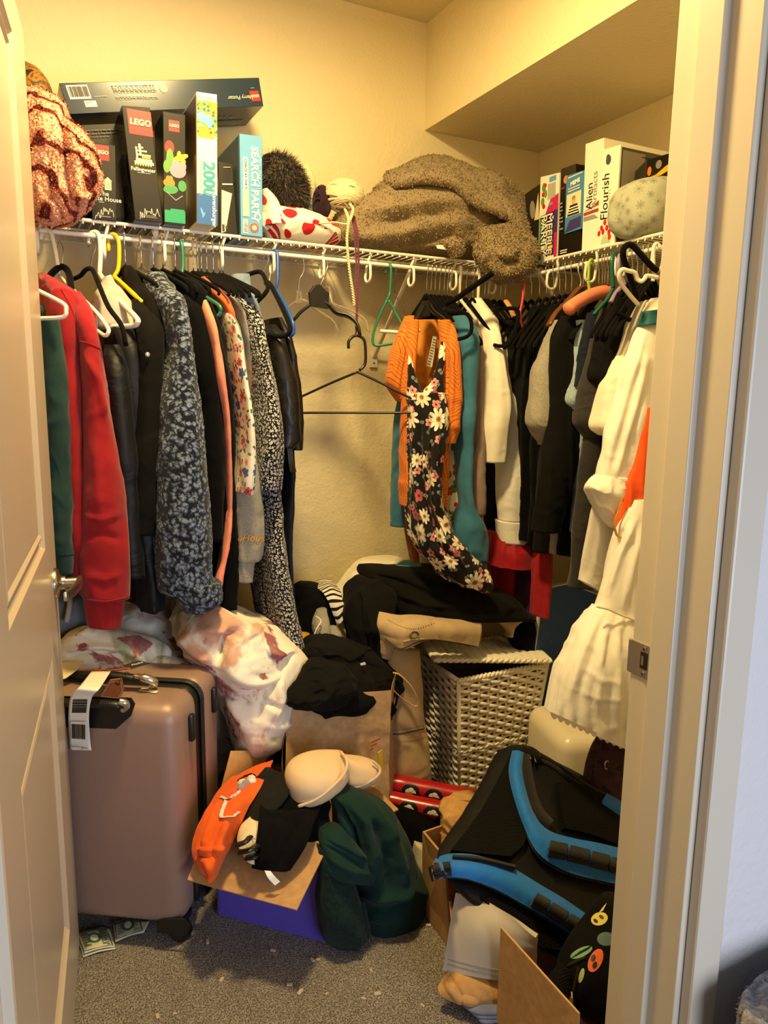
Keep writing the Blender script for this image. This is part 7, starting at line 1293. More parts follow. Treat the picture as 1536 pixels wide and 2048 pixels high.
# ================================================================ WICKER HAMPER
M_WICK = plain('white_painted_wicker', 'f2ead6', 0.5, bump=(150, 0.25)); 
hx0, hx1, hy0, hy1, hz = 1.205, 1.560, 1.835, 2.115, 0.447
hp_ = thing('wicker_hamper', (1.38, 1.975, 0), 'white woven wicker laundry hamper with a skewed lid', 'hamper')
def hring(z, off=0.0):
    k = 0.045*(1-z/hz)      # tapers towards the base
    return hx0+k+off, hx1-k-off, hy0+k*0.8+off, hy1-k*0.8-off
def perim(z, s, rad=0.02):
    """point and outward normal at fraction s (0..4, one unit per side) of the ring at height z"""
    x0, x1, y0, y1 = hring(z); i = int(s) % 4; t = s-int(s)
    a, b = [((x0, y0), (x1, y0)), ((x1, y0), (x1, y1)), ((x1, y1), (x0, y1)), ((x0, y1), (x0, y0))][i]
    n = [(0, -1), (1, 0), (0, 1), (-1, 0)][i]
    return A(a[0]+(b[0]-a[0])*t, a[1]+(b[1]-a[1])*t, z), A(n[0], n[1], 0)
NS = (9, 7, 9, 7)      # stakes on each side
x0, x1, y0, y1 = hring(0.2)
liner = MB(); b0 = hring(0.004, 0.012); b1 = hring(hz-0.004, 0.012)
c8 = [(b0[0], b0[2], .004), (b0[1], b0[2], .004), (b0[1], b0[3], .004), (b0[0], b0[3], .004), (b1[0], b1[2], hz-.01), (b1[1], b1[2], hz-.01), (b1[1], b1[3], hz-.01), (b1[0], b1[3], hz-.01)]
liner.add(c8, [(0, 1, 2, 3), (0, 1, 5, 4), (1, 2, 6, 5), (2, 3, 7, 6), (3, 0, 4, 7)]); liner.build('inner_wall', plain('wicker_inside', '9a8c6c', 0.8), hp_)
rows_n = 31
for r in range(rows_n):
    z = 0.010+(hz-0.022)*r/(rows_n-1); P = []
    for i in range(4):
        for j in range(NS[i]*5):
            s = i+(j+0.5)/(NS[i]*5); p, n = perim(z, s); ph = (j+0.5)/5*math.pi+(r % 2)*math.pi
            P.append(p+n*(0.0050*math.sin(ph)+0.002)+A(0, 0, 0.0036*math.cos(ph)+random.uniform(-.0006, .0006)))
    MB().tube(P, 0.0068, 6, closed=True).build('weaver', M_WICK, hp_, smooth='all', fix=False)
for i in range(4):
    for j in range(NS[i]+1):
        if j == NS[i] and i < 4: continue
        s = i+(j)/(NS[i]); a_, n = perim(0.004, s); b_, _ = perim(hz, s); MB().tube([a_, (a_+b_)/2, b_], 0.0042 if j else 0.008, 6).build('stake', M_WICK, hp_, smooth='all')
def braid(z, off, r, name, turns=90, amp=0.004):
    for ph in (0, math.pi):
        P = []
        for k in range(turns*4):
            s = 4*k/(turns*4); p, n = perim(z, s); a = k/4*math.pi+ph; P.append(p+n*(off+amp*math.cos(a))+A(0, 0, amp*math.sin(a)))
        MB().tube(P, r, 6, closed=True).build(name, M_WICK, hp_, smooth='all', fix=False)
braid(hz, 0.002, 0.006, 'rim_braid'); braid(hz*0.43, 0.007, 0.0036, 'band_braid', 60, 0.003); braid(0.012, 0.004, 0.006, 'foot_braid')
LC = [PY(870, 1322, 1.86), PY(1100, 1323, 1.80), PY(1066, 1290, 2.06), PY(842, 1284, 2.12)]   # front left, front right, back right, back left
lid = thing('hamper_lid', sum(LC)/4-A(0, 0, .02), 'white woven wicker lid sitting askew on the hamper', 'lid')
def lp(u, v): return (LC[0]*(1-u)+LC[1]*u)*(1-v)+(LC[3]*(1-u)+LC[2]*u)*v
ln = np.cross(LC[1]-LC[0], LC[3]-LC[0]); ln /= np.linalg.norm(ln)
V, F = slab([lp(0.01, 0.01), lp(0.99, 0.01), lp(0.99, 0.99), lp(0.01, 0.99)], ln, 0.006); MB().add(V, F).build('backing', plain('wicker_lid_base', '9a8d6c', 0.8), lid)
nv = 26
for r in range(nv):
    v = (r+0.5)/nv; P = [lp(u, v)+ln*(0.004+0.004*math.sin(u*14*math.pi+(r % 2)*math.pi)) for u in np.linspace(0.0, 1.0, 60)]
    MB().tube(P, 0.0046, 6).build('weaver', M_WICK, lid, smooth='all', fix=False)
for k in range(15):
    u = k/14; MB().tube([lp(u, 0.0)+ln*0.004, lp(u, 1.0)+ln*0.004], 0.0036, 6).build('stake', M_WICK, lid, smooth='all')
for ph in (0, math.pi):
    P = []; C4 = [(0, 0), (1, 0), (1, 1), (0, 1)]
    for i in range(4):
        for j in range(60):
            t_ = j/60; (a0, b0_), (a1, b1_) = C4[i], C4[(i+1) % 4]; q = lp(a0+(a1-a0)*t_, b0_+(b1_-b0_)*t_); o_ = (q-sum(LC)/4); o_ /= np.linalg.norm(o_); an = j/3*math.pi+ph; P.append(q+o_*0.004*math.cos(an)+ln*(0.002+0.004*math.sin(an)))
    MB().tube(P, 0.0055, 6, closed=True).build('rim_braid', M_WICK, lid, smooth='all', fix=False)

# ================================================================ RIGHT BACK: BOARD, TUB, DAMASK CLOTH
M_BOARD = plain('navy_board_face', '2a4f8c', 0.5)
pts = [(1089, 1176), (1139, 1166), (1225, 1200), (1225, 1560), (1078, 1560), (1070, 1300)]
Q = [PY(x, y, 1.93) for x, y in pts]; Q[3][2] = 0.0; Q[4][2] = 0.0
V, F = slab(Q, A(0, -1, 0), 0.018); bd = MB().add(V, F).build('board', plain('white_board_edge', 'd9d2c2', 0.5)); tag(bd, 'navy blue board with white edge and tiny stars leaning behind hamper', 'board')
cb = sum(Q)/6; V, F = slab([cb+(q-cb)*0.985-A(0, 0.0012, 0) for q in Q], A(0, -1, 0), 0.001); MB().add(V, F).build('face', M_BOARD, bd)
stm = MB(); rs = random.Random(5)
for k in range(34):
    x, y = rs.uniform(1088, 1205), rs.uniform(1225, 1460); q = PY(x, y, 1.9262); r_ = rs.choice((0.0008, 0.0012, 0.0016)); stm.lathe([(r_, 0), (r_, 0.0006)], q, (0, -1, 0), 6)
stm.build('star_dots', I_WHITE, bd)['kind'] = 'stuff'
tb = thing('storage_tub', (1.60, 1.68, 0), 'glossy cream plastic tub beside the wicker hamper', 'tub')
rbox(A(1.635, 1.655, 0.165), (A(0.97, -0.24, 0), A(0.24, 0.97, 0), EZ), (0.20, 0.14, 0.158), 0.05, 5).build('body', plain('cream_gloss_plastic', 'e2d6b8', 0.25), tb, smooth='all')
for q in ((1.50, 1.60), (1.76, 1.56), (1.54, 1.76), (1.78, 1.72)): MB().lathe([(0.016, 0), (0.016, 0.012)], (q[0], q[1], 0), (0, 0, 1), 12).build('foot', M_RUB, tb)
M_DAM = floral('mauve_damask', '4d353b', [(('3a262d', '422c33'), 26, 3, 0.5, 0.7, '33222a')])
t = thing('cloth', PY(1215, 1620, 1.42), 'mauve damask cloth hanging under the petticoat lace', 'cloth')
vloft(H((1470, 1204, 1262, 1.42, .06), (1500, 1194, 1262, 1.42, .1), (1535, 1184, 1260, 1.42, .12), (1575, 1180, 1258, 1.42, .13), (1620, 1182, 1256, 1.42, .13), (1760, 1185, 1256, 1.42, .12)), n=50, m=60, fold=(0.006, 14, 3), wr=(.004, 12), seed=9).build('drape', M_DAM, t, smooth='all', fix=False)
MB().tube([PY(1213, 1530, 1.352)+A(math.cos(a)*0.007, 0, math.sin(a)*0.012) for a in np.linspace(0.6, 5.2, 16)], 0.002, 6).build('buckle', M_CHROME, t, smooth='all')

# ================================================================ PURPLE BOX AND WHAT SPILLS FROM IT
M_PURB = plain('purple_printed_card', '5a4ab4', 0.5, bump=(18, 0.1)); BH = 0.27
bA, bB = A(0.394, 1.696, 0), A(0.612, 1.479, 0); bn = A(0.707, 0.707, 0); bD = 0.30; ex = (bB-bA)/np.linalg.norm(bB-bA)
bx_ = thing('cardboard_box', (bA+bB)/2+bn*bD/2, 'purple cardboard box with open brown flaps full of clothes', 'box')
def panel(name, a_, b_, z0, z1, nrm, mo, mi, parent, th=0.0035):
    """two-ply wall: printed outside, brown inside"""
    q = [a_+EZ*z0, b_+EZ*z0, b_+EZ*z1, a_+EZ*z1]; V, F = slab(q, nrm, th); o = MB().add(V, F).build(name, mo, parent)
    V, F = slab([p-nrm*(th+0.0003) for p in q], nrm, th); MB().add(V, F).build('brown_ply', mi, o); return o
panel('wall', bA, bB, 0.002, BH, -bn, M_PURB, M_CARD, bx_); panel('wall', bB, bB+bn*bD, 0.002, BH, ex, M_PURB, M_CARD, bx_); panel('wall', bB+bn*bD, bA+bn*bD, 0.002, BH, bn, M_PURB, M_CARD, bx_); panel('wall', bA+bn*bD, bA, 0.002, BH, -ex, M_PURB, M_CARD, bx_)
def flap(q, name='flap', sd=0, th=0.004):
    o = sheet3(gridq(*q, r=4, k=4), m=14, n=14, th=th, lump=(0.003, 8), seed=sd); return o.build(name, M_CARD, bx_, fix=True)
fi0, fi1 = bA+EZ*(BH+.002), bB+EZ*(BH+.002)
fo = [PZ(375, 1760, 0.215), PZ(594, 1821, 0.205)]
flap((fi0-ex*0.01, fi1+ex*0.004, fo[1], fo[0]), sd=1)
flap((PZ(461, 1502, 0.39)+A(0, 0, 0), PZ(545, 1500, 0.36), bA+bn*bD*0.55+EZ*(BH), bA+EZ*(BH+.002)), sd=2)
flap((bB+bn*bD*0.35+EZ*BH, bB+bn*bD+EZ*BH, PZ(797, 1618, 0.27), PZ(752, 1640, 0.27)), sd=3)
flap((bB+bn*bD+EZ*BH, bA+bn*bD+EZ*BH, bA+bn*(bD+.06)+EZ*(BH-.07), bB+bn*(bD+.06)+EZ*(BH-.07)), sd=4)
C_OJ = cloth('orange_sports_jersey', 'ea5f17', var=0.05, big=9); C_OD = plain('jersey_white', 'd9d3d0', 0.8); 
t = thing('jersey', PZ(425, 1763, 0.23), 'bright orange sports jersey hanging over the cardboard flap', 'jersey', 'clothes spilling from the purple box')
def jz(x, y, z): return PZ(x, y, z)
js = sheet3([[jz(465, 1552, .34), jz(505, 1534, .36), jz(546, 1521, .37)], [jz(434, 1590, .34), jz(480, 1578, .38), jz(524, 1572, .38)], [jz(408, 1632, .33), jz(450, 1628, .38), jz(494, 1618, .36)], [jz(388, 1688, .29), jz(430, 1684, .33), jz(464, 1682, .31)], [jz(394, 1728, .26), jz(418, 1732, .29), jz(446, 1714, .27)], [jz(414, 1758, .245), jz(420, 1764, .25), jz(428, 1756, .245)]], m=90, n=70, th=0.006, wr=(0.005, 11), seed=14, lump=(0.006, 10), ridges=[([(440, 1600), (425, 1650), (410, 1710)], 6, .012), ([(430, 1600), (412, 1660), (398, 1710)], 4, -.010), ([(455, 1640), (438, 1680), (425, 1720)], 5, .010), ([(448, 1640), (430, 1690), (418, 1730)], 3, -.010), ([(394, 1700), (420, 1702), (450, 1690)], 3, .008), ([(396, 1712), (420, 1716), (446, 1702)], 3, -.008), ([(405, 1725), (412, 1745), (420, 1758)], 4, -.012)]); js.build('front', C_OJ, t, smooth='all', fix=False)
def onsheet(sh, i, j, lift): return sh.V[i, j]+(sh.N[i, j] if sh.N[i, j]@(CAM-sh.V[i, j]) > 0 else -sh.N[i, j])*lift
def strip(sh, path, w_, mat, parent, name):
    C = cat_rom(np.array(path, float), 40); P = [onsheet(sh, int(round(np.clip(a, 0, sh.V.shape[0]-1))), int(round(np.clip(b, 0, sh.V.shape[1]-1))), 0.005) for a, b in C]; MB().tube(P, w_, 6, flat=0.16).build(name, mat, parent, smooth='all')
strip(js, [(22, 12), (25, 26), (24, 34), (21, 40)], 0.0045, C_OD, t, 'number_outline'); strip(js, [(25, 24), (33, 28), (38, 34), (38, 46), (36, 56)], 0.0055, C_OD, t, 'number_outline')
for k, (i0, j0) in enumerate(((14, 34), (16, 42), (12, 46), (18, 38), (15, 50))): MB().lathe([(0.012, 0), (0.009, 0.004), (0.004, 0.005)], onsheet(js, i0, j0, 0.003), (-0.2, -0.8, 0.6), 7).build('emblem', C_OD if k % 2 == 0 else cloth('jersey_grey', '8a8c98'), t)
strip(js, [(10, 22), (8, 34), (9, 46), (12, 54)], 0.003, M_DARK, t, 'emblem_outline')
sheet3([[jz(432, 1722, .265), jz(446, 1712, .27)], [jz(436, 1732, .255), jz(444, 1726, .258)]], m=4, n=4, th=0.001).build('care_label', I_WHITE, t)
C_CHK = cloth('charcoal_ribbed_knit', '16150f', var=0.2, sheen=.03)
heap('knit_top', 'charcoal knit strip between jersey and black cloth', [((528, 1545), (548, 1540), 1.66, .05), ((512, 1575), (572, 1560), 1.62, .09), ((500, 1610), (560, 1600), 1.58, .10), ((484, 1645), (525, 1640), 1.55, .08), ((470, 1680), (500, 1676), 1.53, .05)], C_CHK, 'top', 'clothes spilling from the purple box', 15, (0.01, 16), (0.01, 14, 14))
t = thing('sandal', PZ(490, 1715, 0.26), 'cream and black strappy sandal peeking from the box', 'shoe')
vloft([((500, 1642), (516, 1640), 1.53, .04), ((482, 1662), (516, 1658), 1.515, .06), ((476, 1690), (512, 1690), 1.50, .06), ((488, 1715), (512, 1718), 1.49, .05)], n=36, m=40, wr=(.003, 18), seed=2, hollow=None).build('footbed', cloth('cream_leather', 'd9cba6'), t, smooth='all', fix=False)
for k, (a_, b_) in enumerate((((474, 1690), (500, 1674)), ((478, 1705), (516, 1690)), ((492, 1716), (516, 1708)))):
    p0, p1 = PY(*a_, 1.465), PY(*b_, 1.47); MB().tube(smooth_path([p0, (p0+p1)/2+A(0, -.014, .006), p1], 14), 0.009, 8, flat=0.5).build('strap', M_RUB, t, smooth='all')
for x, y in ((507, 1680), (509, 1692), (511, 1702)): MB().tube([PY(x, y, 1.452)+A(math.cos(a)*0.0035, 0, math.sin(a)*0.0035) for a in np.linspace(0, 5, 10)], 0.0009, 5).build('eyelet', M_CHROME, t)
t = thing('skirt', PZ(560, 1740, 0.25), 'black stretch skirt draped over the flap with a white tag', 'skirt', 'clothes spilling from the purple box')
bs = sheet([[(520, 1612, 1.56), (570, 1616, 1.56), (620, 1610, 1.56), (648, 1600, 1.57)], [(516, 1650, 1.51), (560, 1656, 1.49), (605, 1650, 1.49), (630, 1640, 1.5)], [(512, 1690, 1.48), (550, 1700, 1.455), (590, 1698, 1.45), (612, 1684, 1.46)], [(504, 1736, 1.47), (530, 1740, 1.45), (560, 1742, 1.44), (578, 1738, 1.445)]], m=50, n=50, th=0.008, wr=(0.003, 9), seed=3, lump=(0.006, 8), ridges=[([(525, 1630), (570, 1640), (620, 1625)], 5, .008), ([(600, 1630), (575, 1680), (555, 1735)], 8, -.012), ([(560, 1640), (540, 1690), (525, 1735)], 8, .010)]); bs.build('front', C_BLACK, t, smooth='all', fix=False)
vloft([((522, 1590), (560, 1584), 1.60, .05), ((520, 1612), (650, 1596), 1.58, .09), ((560, 1640), (655, 1625), 1.56, .10), ((620, 1690), (655, 1665), 1.53, .08)], n=50, m=40, fold=(.01, 12, 12), wr=(.008, 14), seed=5, hollow=None).build('waist', C_VELVET, t, smooth='all', fix=False)
sheet([[(529, 1741, 1.44), (541, 1742, 1.438)], [(536, 1756, 1.432), (549, 1752, 1.43)], [(550, 1771, 1.425), (560, 1763, 1.425)]], m=8, n=4, th=0.001).build('swing_tag', I_WHITE, t)
# the bra
C_NUDE = cloth('nude_moulded_foam', 'd9bd96', var=0.02, bstr=0.05, wstr=0.1)
t = thing('bra', PY(650, 1612, 1.6), 'beige moulded bra lying on top of the box', 'bra', 'clothes spilling from the purple box')
def cup(rows, nm): vloft(rows, n=60, m=50, fold=(0, 1, 1), wr=(0, 1), hollow=None, cap=0.0, power=2.0).build(nm, C_NUDE, t, smooth='all', fix=False)
cup([((655, 1503), (684, 1502), 1.62, .02), ((612, 1514), (692, 1512), 1.61, .08), ((584, 1532), (696, 1526), 1.60, .13), ((573, 1554), (694, 1542), 1.595, .15), ((575, 1578), (682, 1560), 1.59, .14), ((583, 1600), (656, 1582), 1.585, .10), ((594, 1614), (612, 1608), 1.58, .03)], 'cup')
cup([((690, 1512), (700, 1514), 1.64, .03), ((690, 1524), (742, 1520), 1.63, .06), ((688, 1542), (759, 1532), 1.625, .08), ((686, 1562), (758, 1550), 1.62, .08), ((690, 1578), (735, 1568), 1.62, .05)], 'cup')
MB().tube(smooth_path([PY(597, 1613, 1.545), PY(630, 1600, 1.525), PY(660, 1578, 1.52), PY(688, 1548, 1.53), PY(694, 1522, 1.55), PY(682, 1504, 1.60)], 40), 0.0042, 7).build('underwire', C_NUDE, t, smooth='all')
MB().tube(smooth_path([PY(690, 1578, 1.60), PY(722, 1572, 1.585), PY(752, 1555, 1.58), PY(760, 1538, 1.59), PY(745, 1522, 1.60)], 30), 0.0036, 7).build('underwire', C_NUDE, t, smooth='all')
# dark green drape
C_DG = cloth('bottle_green_crepe', '0e2c26', var=0.06, big=8, sheen=.05); C_DGV = cloth('bottle_green_velvet', '0a201b', var=0.4, vscale=120, sheen=0.08)
t = thing('dress', PZ(740, 1875, 0.0), 'dark green crepe dress sliding from the box to the carpet', 'dress', 'clothes spilling from the purple box')
vloft([((648, 1578), (672, 1572), 1.56, .05), ((656, 1592), (712, 1580), 1.55, .10), ((668, 1620), (765, 1605), 1.54, .14), ((676, 1660), (802, 1645), 1.53, .17), ((692, 1705), (822, 1695), 1.525, .19), ((704, 1750), (836, 1745), 1.52, .20), ((706, 1795), (838, 1792), 1.515, .21), ((708, 1830), (828, 1824), 1.515, .2), ((716, 1852), (800, 1846), 1.51, .16), ((724, 1866), (765, 1862), 1.51, .08)], n=100, m=110, fold=(0.022, 8, 5), wr=(0.008, 7), seed=121, hollow=None, ridges=[([(690, 1590), (730, 1640), (745, 1700), (740, 1760)], 8, .022), ([(668, 1600), (705, 1660), (720, 1720)], 5, -.022), ([(720, 1590), (780, 1660), (805, 1740), (800, 1800)], 10, .020), ([(745, 1640), (770, 1710), (775, 1790)], 6, -.020), ([(715, 1790), (760, 1800), (810, 1785), (832, 1750)], 7, .016), ([(722, 1815), (770, 1826), (820, 1806)], 5, -.014), ([(728, 1835), (770, 1846), (810, 1832)], 5, .012)]).build('skirt', C_DG, t, smooth='all', fix=False)
vloft([((640, 1660), (676, 1650), 1.50, .05), ((640, 1690), (712, 1684), 1.475, .08), ((650, 1730), (748, 1732), 1.46, .08), ((664, 1752), (760, 1762), 1.46, .05)], n=60, m=50, fold=(.012, 12, 14), wr=(.005, 12), seed=126, hollow=None, ridges=[([(650, 1668), (690, 1690), (735, 1720)], 5, .014), ([(648, 1690), (685, 1712), (730, 1738)], 4, -.014), ([(655, 1712), (690, 1732), (740, 1750)], 5, .012)]).build('gathered_fold', C_DG, t, smooth='all', fix=False)
vloft([((636, 1692), (668, 1690), 1.48, .05), ((638, 1740), (700, 1742), 1.47, .08), ((640, 1800), (722, 1806), 1.46, .10), ((644, 1850), (730, 1852), 1.46, .11), ((650, 1876), (722, 1872), 1.465, .09)], n=60, m=60, fold=(.012, 12, 5), wr=(.008, 14), seed=129, hollow=None).build('velvet_lining', C_DGV, t, smooth='all', fix=False)
vloft([((716, 1810), (730, 1808), 1.44, .03), ((714, 1845), (736, 1846), 1.44, .05), ((718, 1868), (740, 1866), 1.44, .04)], n=30, m=30, wr=(.004, 20), seed=3, hollow=None).build('trailing_tie', C_DGV, t, smooth='all', fix=False)
heap('plush_toy', 'pale cream fuzzy plush squeezed behind the green dress', H((1690, 834, 852, 1.60, .06), (1740, 826, 858, 1.59, .1), (1790, 822, 858, 1.58, .12), (1822, 826, 856, 1.57, .1)), cloth('cream_plush', 'b9b096', var=.2), 'plush', None, 6, (.006, 30), (0, 1, 1), 40, 40)
# wrapping paper rolls
def santa():
    m, nt, b = new_mat('red_christmas_paper'); c = srgb('a8181c'); tc = N(nt, 'ShaderNodeTexCoord')
    c = flower_layer(nt, c, ('16130f', '1d1a14'), 10, 2, 0.46, 0.05, '1a1713', seed=2.2); c = flower_layer(nt, c, ('d9d2c4', 'c9c0b0'), 10, 5, 0.27, 0.12, 'b05a48', seed=2.2)
    nt.links.new(c, b.inputs['Base Color']); b.inputs['Roughness'].default_value = 0.25; return m
M_SANTA = santa()
for k, (p0, p1, r_, lb) in enumerate((((776, 1566, 1.80), (985, 1606, 1.62), 0.030, 'upper roll of red Christmas wrapping paper with bearded faces'), ((772, 1600, 1.74), (925, 1630, 1.60), 0.028, 'lower roll of red Christmas wrapping paper with bearded faces'))):
    P0, P1 = PY(*p0), PY(*p1); a = roll([P0*(1-t_)+P1*t_ for t_ in np.linspace(0, 1, 5)], [r_]*5, [r_]*5, 28, 30, (0.0015, 20), k); one('wrapping_paper_roll', a, M_SANTA, lb, 'wrapping paper', 'Christmas wrapping rolls')
vq = vloft(H((1600, 780, 930, 1.72, .14), (1640, 778, 930, 1.70, .18), (1720, 785, 900, 1.68, .2), (1790, 800, 870, 1.66, .2)), n=60, m=50, wr=(.014, 12), seed=9, hollow=None); one('clothes_bundle', vq, C_BLACK, 'black clothes under the wrapping paper rolls', 'clothes', 'clothes heaped on the floor')
# ================================================================ BOX OF BAGS AT THE DOORWAY
cb2 = thing('cardboard_box', (1.02, 1.22, 0), 'brown cardboard box holding backpack and padded mailers', 'box')
M_CORR = plain('corrugated_edge', 'c49a62', 0.8, bump=(300, 1.0))
def cpanel(name, q, th=0.005):
    n = np.cross(q[1]-q[0], q[2]-q[0]); n /= np.linalg.norm(n); n = n if n@(CAM-q[0]) > 0 else -n
    V, F = slab(q, n, th); o = MB().add(V, F).build(name, M_CARD, cb2)
    e0, e1 = q[2], q[3]; MB().tube([e0-n*th/2, e1-n*th/2], th*0.55, 5).build('corrugated_edge', M_CORR, o); return o
L2, L1 = A(0.874, 1.321, 0.002), A(0.878, 1.468, 0.002)
lt2, lt1 = PY(886, 1713, 1.325), PY(847, 1666, 1.470)
cpanel('wall', [L2, L1, lt1, lt2]); cpanel('wall', [L1, A(1.36, 1.50, 0.002), A(1.36, 1.50, 0.23), lt1]); 
P1_, P2_ = A(0.848, 1.10, 0.002), A(0.838, 0.848, 0.002)
cpanel('wall', [P1_, P2_, PZ(1156, 2028, 0.235), PZ(1001, 1856, 0.239)])
cpanel('wall', [P2_, A(1.34, 0.850, .002), A(1.34, 0.850, 0.17), A(P2_[0], P2_[1], 0.19)])
cpanel('wall', [A(1.34, 0.85, .002), A(1.36, 1.50, .002), A(1.36, 1.50, .23), A(1.34, 0.85, .17)])
MB().add([(0.874, 1.321, .003), (0.848, 1.10, .003), (0.838, 0.848, .003), (1.34, 0.85, .003), (1.36, 1.5, .003), (0.878, 1.468, .003)], [(0, 1, 2, 3, 4, 5)]).build('bottom', M_CARD, cb2)
heap('packing_paper', 'crumpled tan packing paper stuffed behind the backpack', [((905, 1592), (958, 1586), 1.50, .05), ((886, 1618), (950, 1612), 1.48, .09), ((886, 1655), (935, 1650), 1.46, .10), ((890, 1690), (915, 1688), 1.44, .07), ((893, 1712), (902, 1712), 1.43, .04)], kraft('tan_packing_paper', 'b58a52', 14), 'paper', None, 5, (.012, 22), (.008, 16, 16), 60, 60)
# backpack
def mesh_mat():
    m, nt, b = new_mat('black_spacer_mesh'); b.inputs['Base Color'].default_value = srgb('0b0a09'); b.inputs['Roughness'].default_value = 0.85; b.inputs['Specular IOR Level'].default_value = 0.15
    tc = N(nt, 'ShaderNodeTexCoord'); ck = N(nt, 'ShaderNodeTexVoronoi'); ck.inputs['Scale'].default_value = 260; ck.inputs['Randomness'].default_value = 0.1; bp = N(nt, 'ShaderNodeBump'); bp.inputs['Strength'].default_value = 0.8; bp.inputs['Distance'].default_value = 0.003
    nt.links.new(tc.outputs['Object'], ck.inputs['Vector']); nt.links.new(ck.outputs['Distance'], bp.inputs['Height']); nt.links.new(bp.outputs[0], b.inputs['Normal']); return m
M_MESH = mesh_mat(); C_PACK = cloth('black_pack_nylon', '0b0a08', rough=0.6, spec=0.3, sheen=.02); C_PBLUE = cloth('royal_blue_nylon', '1f6fc4', rough=0.65, var=0.05, big=12, bstr=0.4); C_WEB = cloth('black_webbing', '14120e', rough=0.7, weave=500, wstr=0.5); C_PIPE = cloth('charcoal_piping', '201d19')
bp_ = thing('backpack', A(1.10, 1.28, 0.0), 'black backpack with blue padded straps lying in the box', 'backpack')
def YB_(py): return 1.50-(py-1496)/420*0.36
def BR(y0, x0, y1, x1, t_): return ((x0, y0), (x1, y1), (YB_(y0), YB_(y1)), t_)
bpm = vloft([BR(1500, 1022, 1498, 1072, .06), BR(1525, 1008, 1520, 1105, .14), BR(1575, 984, 1560, 1180, .18), BR(1640, 946, 1610, 1265, .2), BR(1700, 904, 1650, 1285, .2), BR(1745, 890, 1720, 1290, .2), BR(1790, 925, 1790, 1290, .2), BR(1835, 990, 1850, 1285, .19), BR(1880, 1055, 1890, 1270, .17), BR(1915, 1115, 1920, 1240, .12)], n=90, m=90, power=3.0, fold=(.004, 8, 8), wr=(.004, 9), seed=140, hollow=None); bpm.build('body', C_PACK, bp_, smooth='all', fix=False); SBP = Surf(bpm)
def pk(px, py, lift=0.0):
    q = SBP.at(px, py, 0.0); d_ = ray(px, py); d_ = d_/np.linalg.norm(d_)
    return (q if q is not None else PY(px, py, YB_(py)-0.03))-d_*lift
def padded(rows, mat, nm, th=0.02, m=30, n=30, wr=(0.001, 12), lift=0.01): return sheet3([[pk(x, y, lift) for x, y in r] for r in rows], m=m, n=n, th=th, wr=wr, seed=3, lump=(.003, 15)).build(nm, mat, bp_, smooth=70, fix=False)
padded([[(1022, 1506), (1040, 1508)], [(1000, 1560), (1040, 1575)], [(965, 1620), (1052, 1640)], [(930, 1670), (1048, 1690)], [(900, 1708), (1020, 1722)]], M_MESH, 'mesh_panel', 0.03, lift=.006)
padded([[(1110, 1570), (1160, 1575), (1245, 1620)], [(1115, 1610), (1170, 1620), (1250, 1660)], [(1122, 1660), (1175, 1672), (1250, 1700)]], M_MESH, 'mesh_panel', 0.03, lift=.004)
padded([[(960, 1795), (1010, 1800), (1060, 1830)], [(990, 1825), (1050, 1845), (1110, 1875)], [(1060, 1885), (1090, 1895), (1140, 1905)]], M_MESH, 'mesh_panel', 0.02, lift=.004)
def strapband(c, w_, mat, nm, lift, th=0.018, m=60, pipe=True, hw=1.0):
    """c: centre path (px,py), w_: half widths in px (perpendicular to the path)"""
    C = cat_rom(np.array(c, float), m); Wd = cat_rom(np.array(w_, float)[:, None], m)[:, 0]; T_ = np.gradient(C, axis=0); T_ /= np.linalg.norm(T_, axis=1)[:, None]; Nn = np.stack([-T_[:, 1], T_[:, 0]], -1)
    L_, R_ = C-Nn*Wd[:, None], C+Nn*Wd[:, None]
    G = [[pk(*L_[i], lift*0.6), pk(*C[i], lift), pk(*R_[i], lift*0.6)] for i in range(m)]
    o = sheet3(G, m=m, n=9, th=th, wr=(.0012, 16), seed=4).build(nm, mat, bp_, smooth=70, fix=False)
    if pipe:
        for E in (L_, R_): MB().tube([pk(*E[i], lift*0.6) for i in range(m)], 0.006, 7).build('piping', C_PIPE, o, smooth='all', fix=False)
    return o
s1 = strapband([(872, 1738), (905, 1733), (950, 1738), (1005, 1758), (1060, 1790), (1115, 1823), (1180, 1868)], [14, 18, 20, 22, 22, 22, 22], C_PBLUE, 'shoulder_strap', 0.045)
s2 = strapband([(1036, 1506), (1032, 1545), (1042, 1595), (1062, 1650), (1092, 1690), (1140, 1712), (1200, 1726), (1262, 1740)], [7, 9, 9, 10, 24, 32, 34, 34], C_PBLUE, 'shoulder_strap', 0.04)
strapband([(1048, 1510), (1050, 1548), (1058, 1590), (1072, 1625), (1098, 1650)], [9, 12, 12, 12, 8], C_PIPE, 'strap_lining', 0.03, 0.014, 40, False)
def web(c, hw, lift, nm='webbing_loop', th=0.006): return strapband(c, [hw]*len(c), C_WEB, nm, lift, th, 16, False)
web([(1068, 1798), (1094, 1813)], 14, 0.078); web([(1098, 1816), (1130, 1836)], 14, 0.078); web([(1134, 1839), (1172, 1862)], 14, 0.078)
web([(1098, 1697), (1132, 1704)], 15, 0.076); web([(1137, 1706), (1176, 1716)], 15, 0.076); web([(1181, 1718), (1216, 1727)], 15, 0.076); web([(1220, 1729), (1256, 1738)], 15, 0.076)
web([(868, 1740), (902, 1736)], 12, 0.080); web([(905, 1715), (960, 1720), (1030, 1736)], 4, 0.06, 'binding')
strapband([(1206, 1598), (1245, 1622)], [10, 12], C_PBLUE, 'side_strap', 0.03, 0.012, 16)
q = [pk(862, 1738, .06), pk(880, 1728, .06), pk(884, 1748, .06), pk(866, 1758, .06)]; MB().tube(q, 0.006, 8, closed=True).build('strap_slider', M_HBLK, bp_, smooth='all')
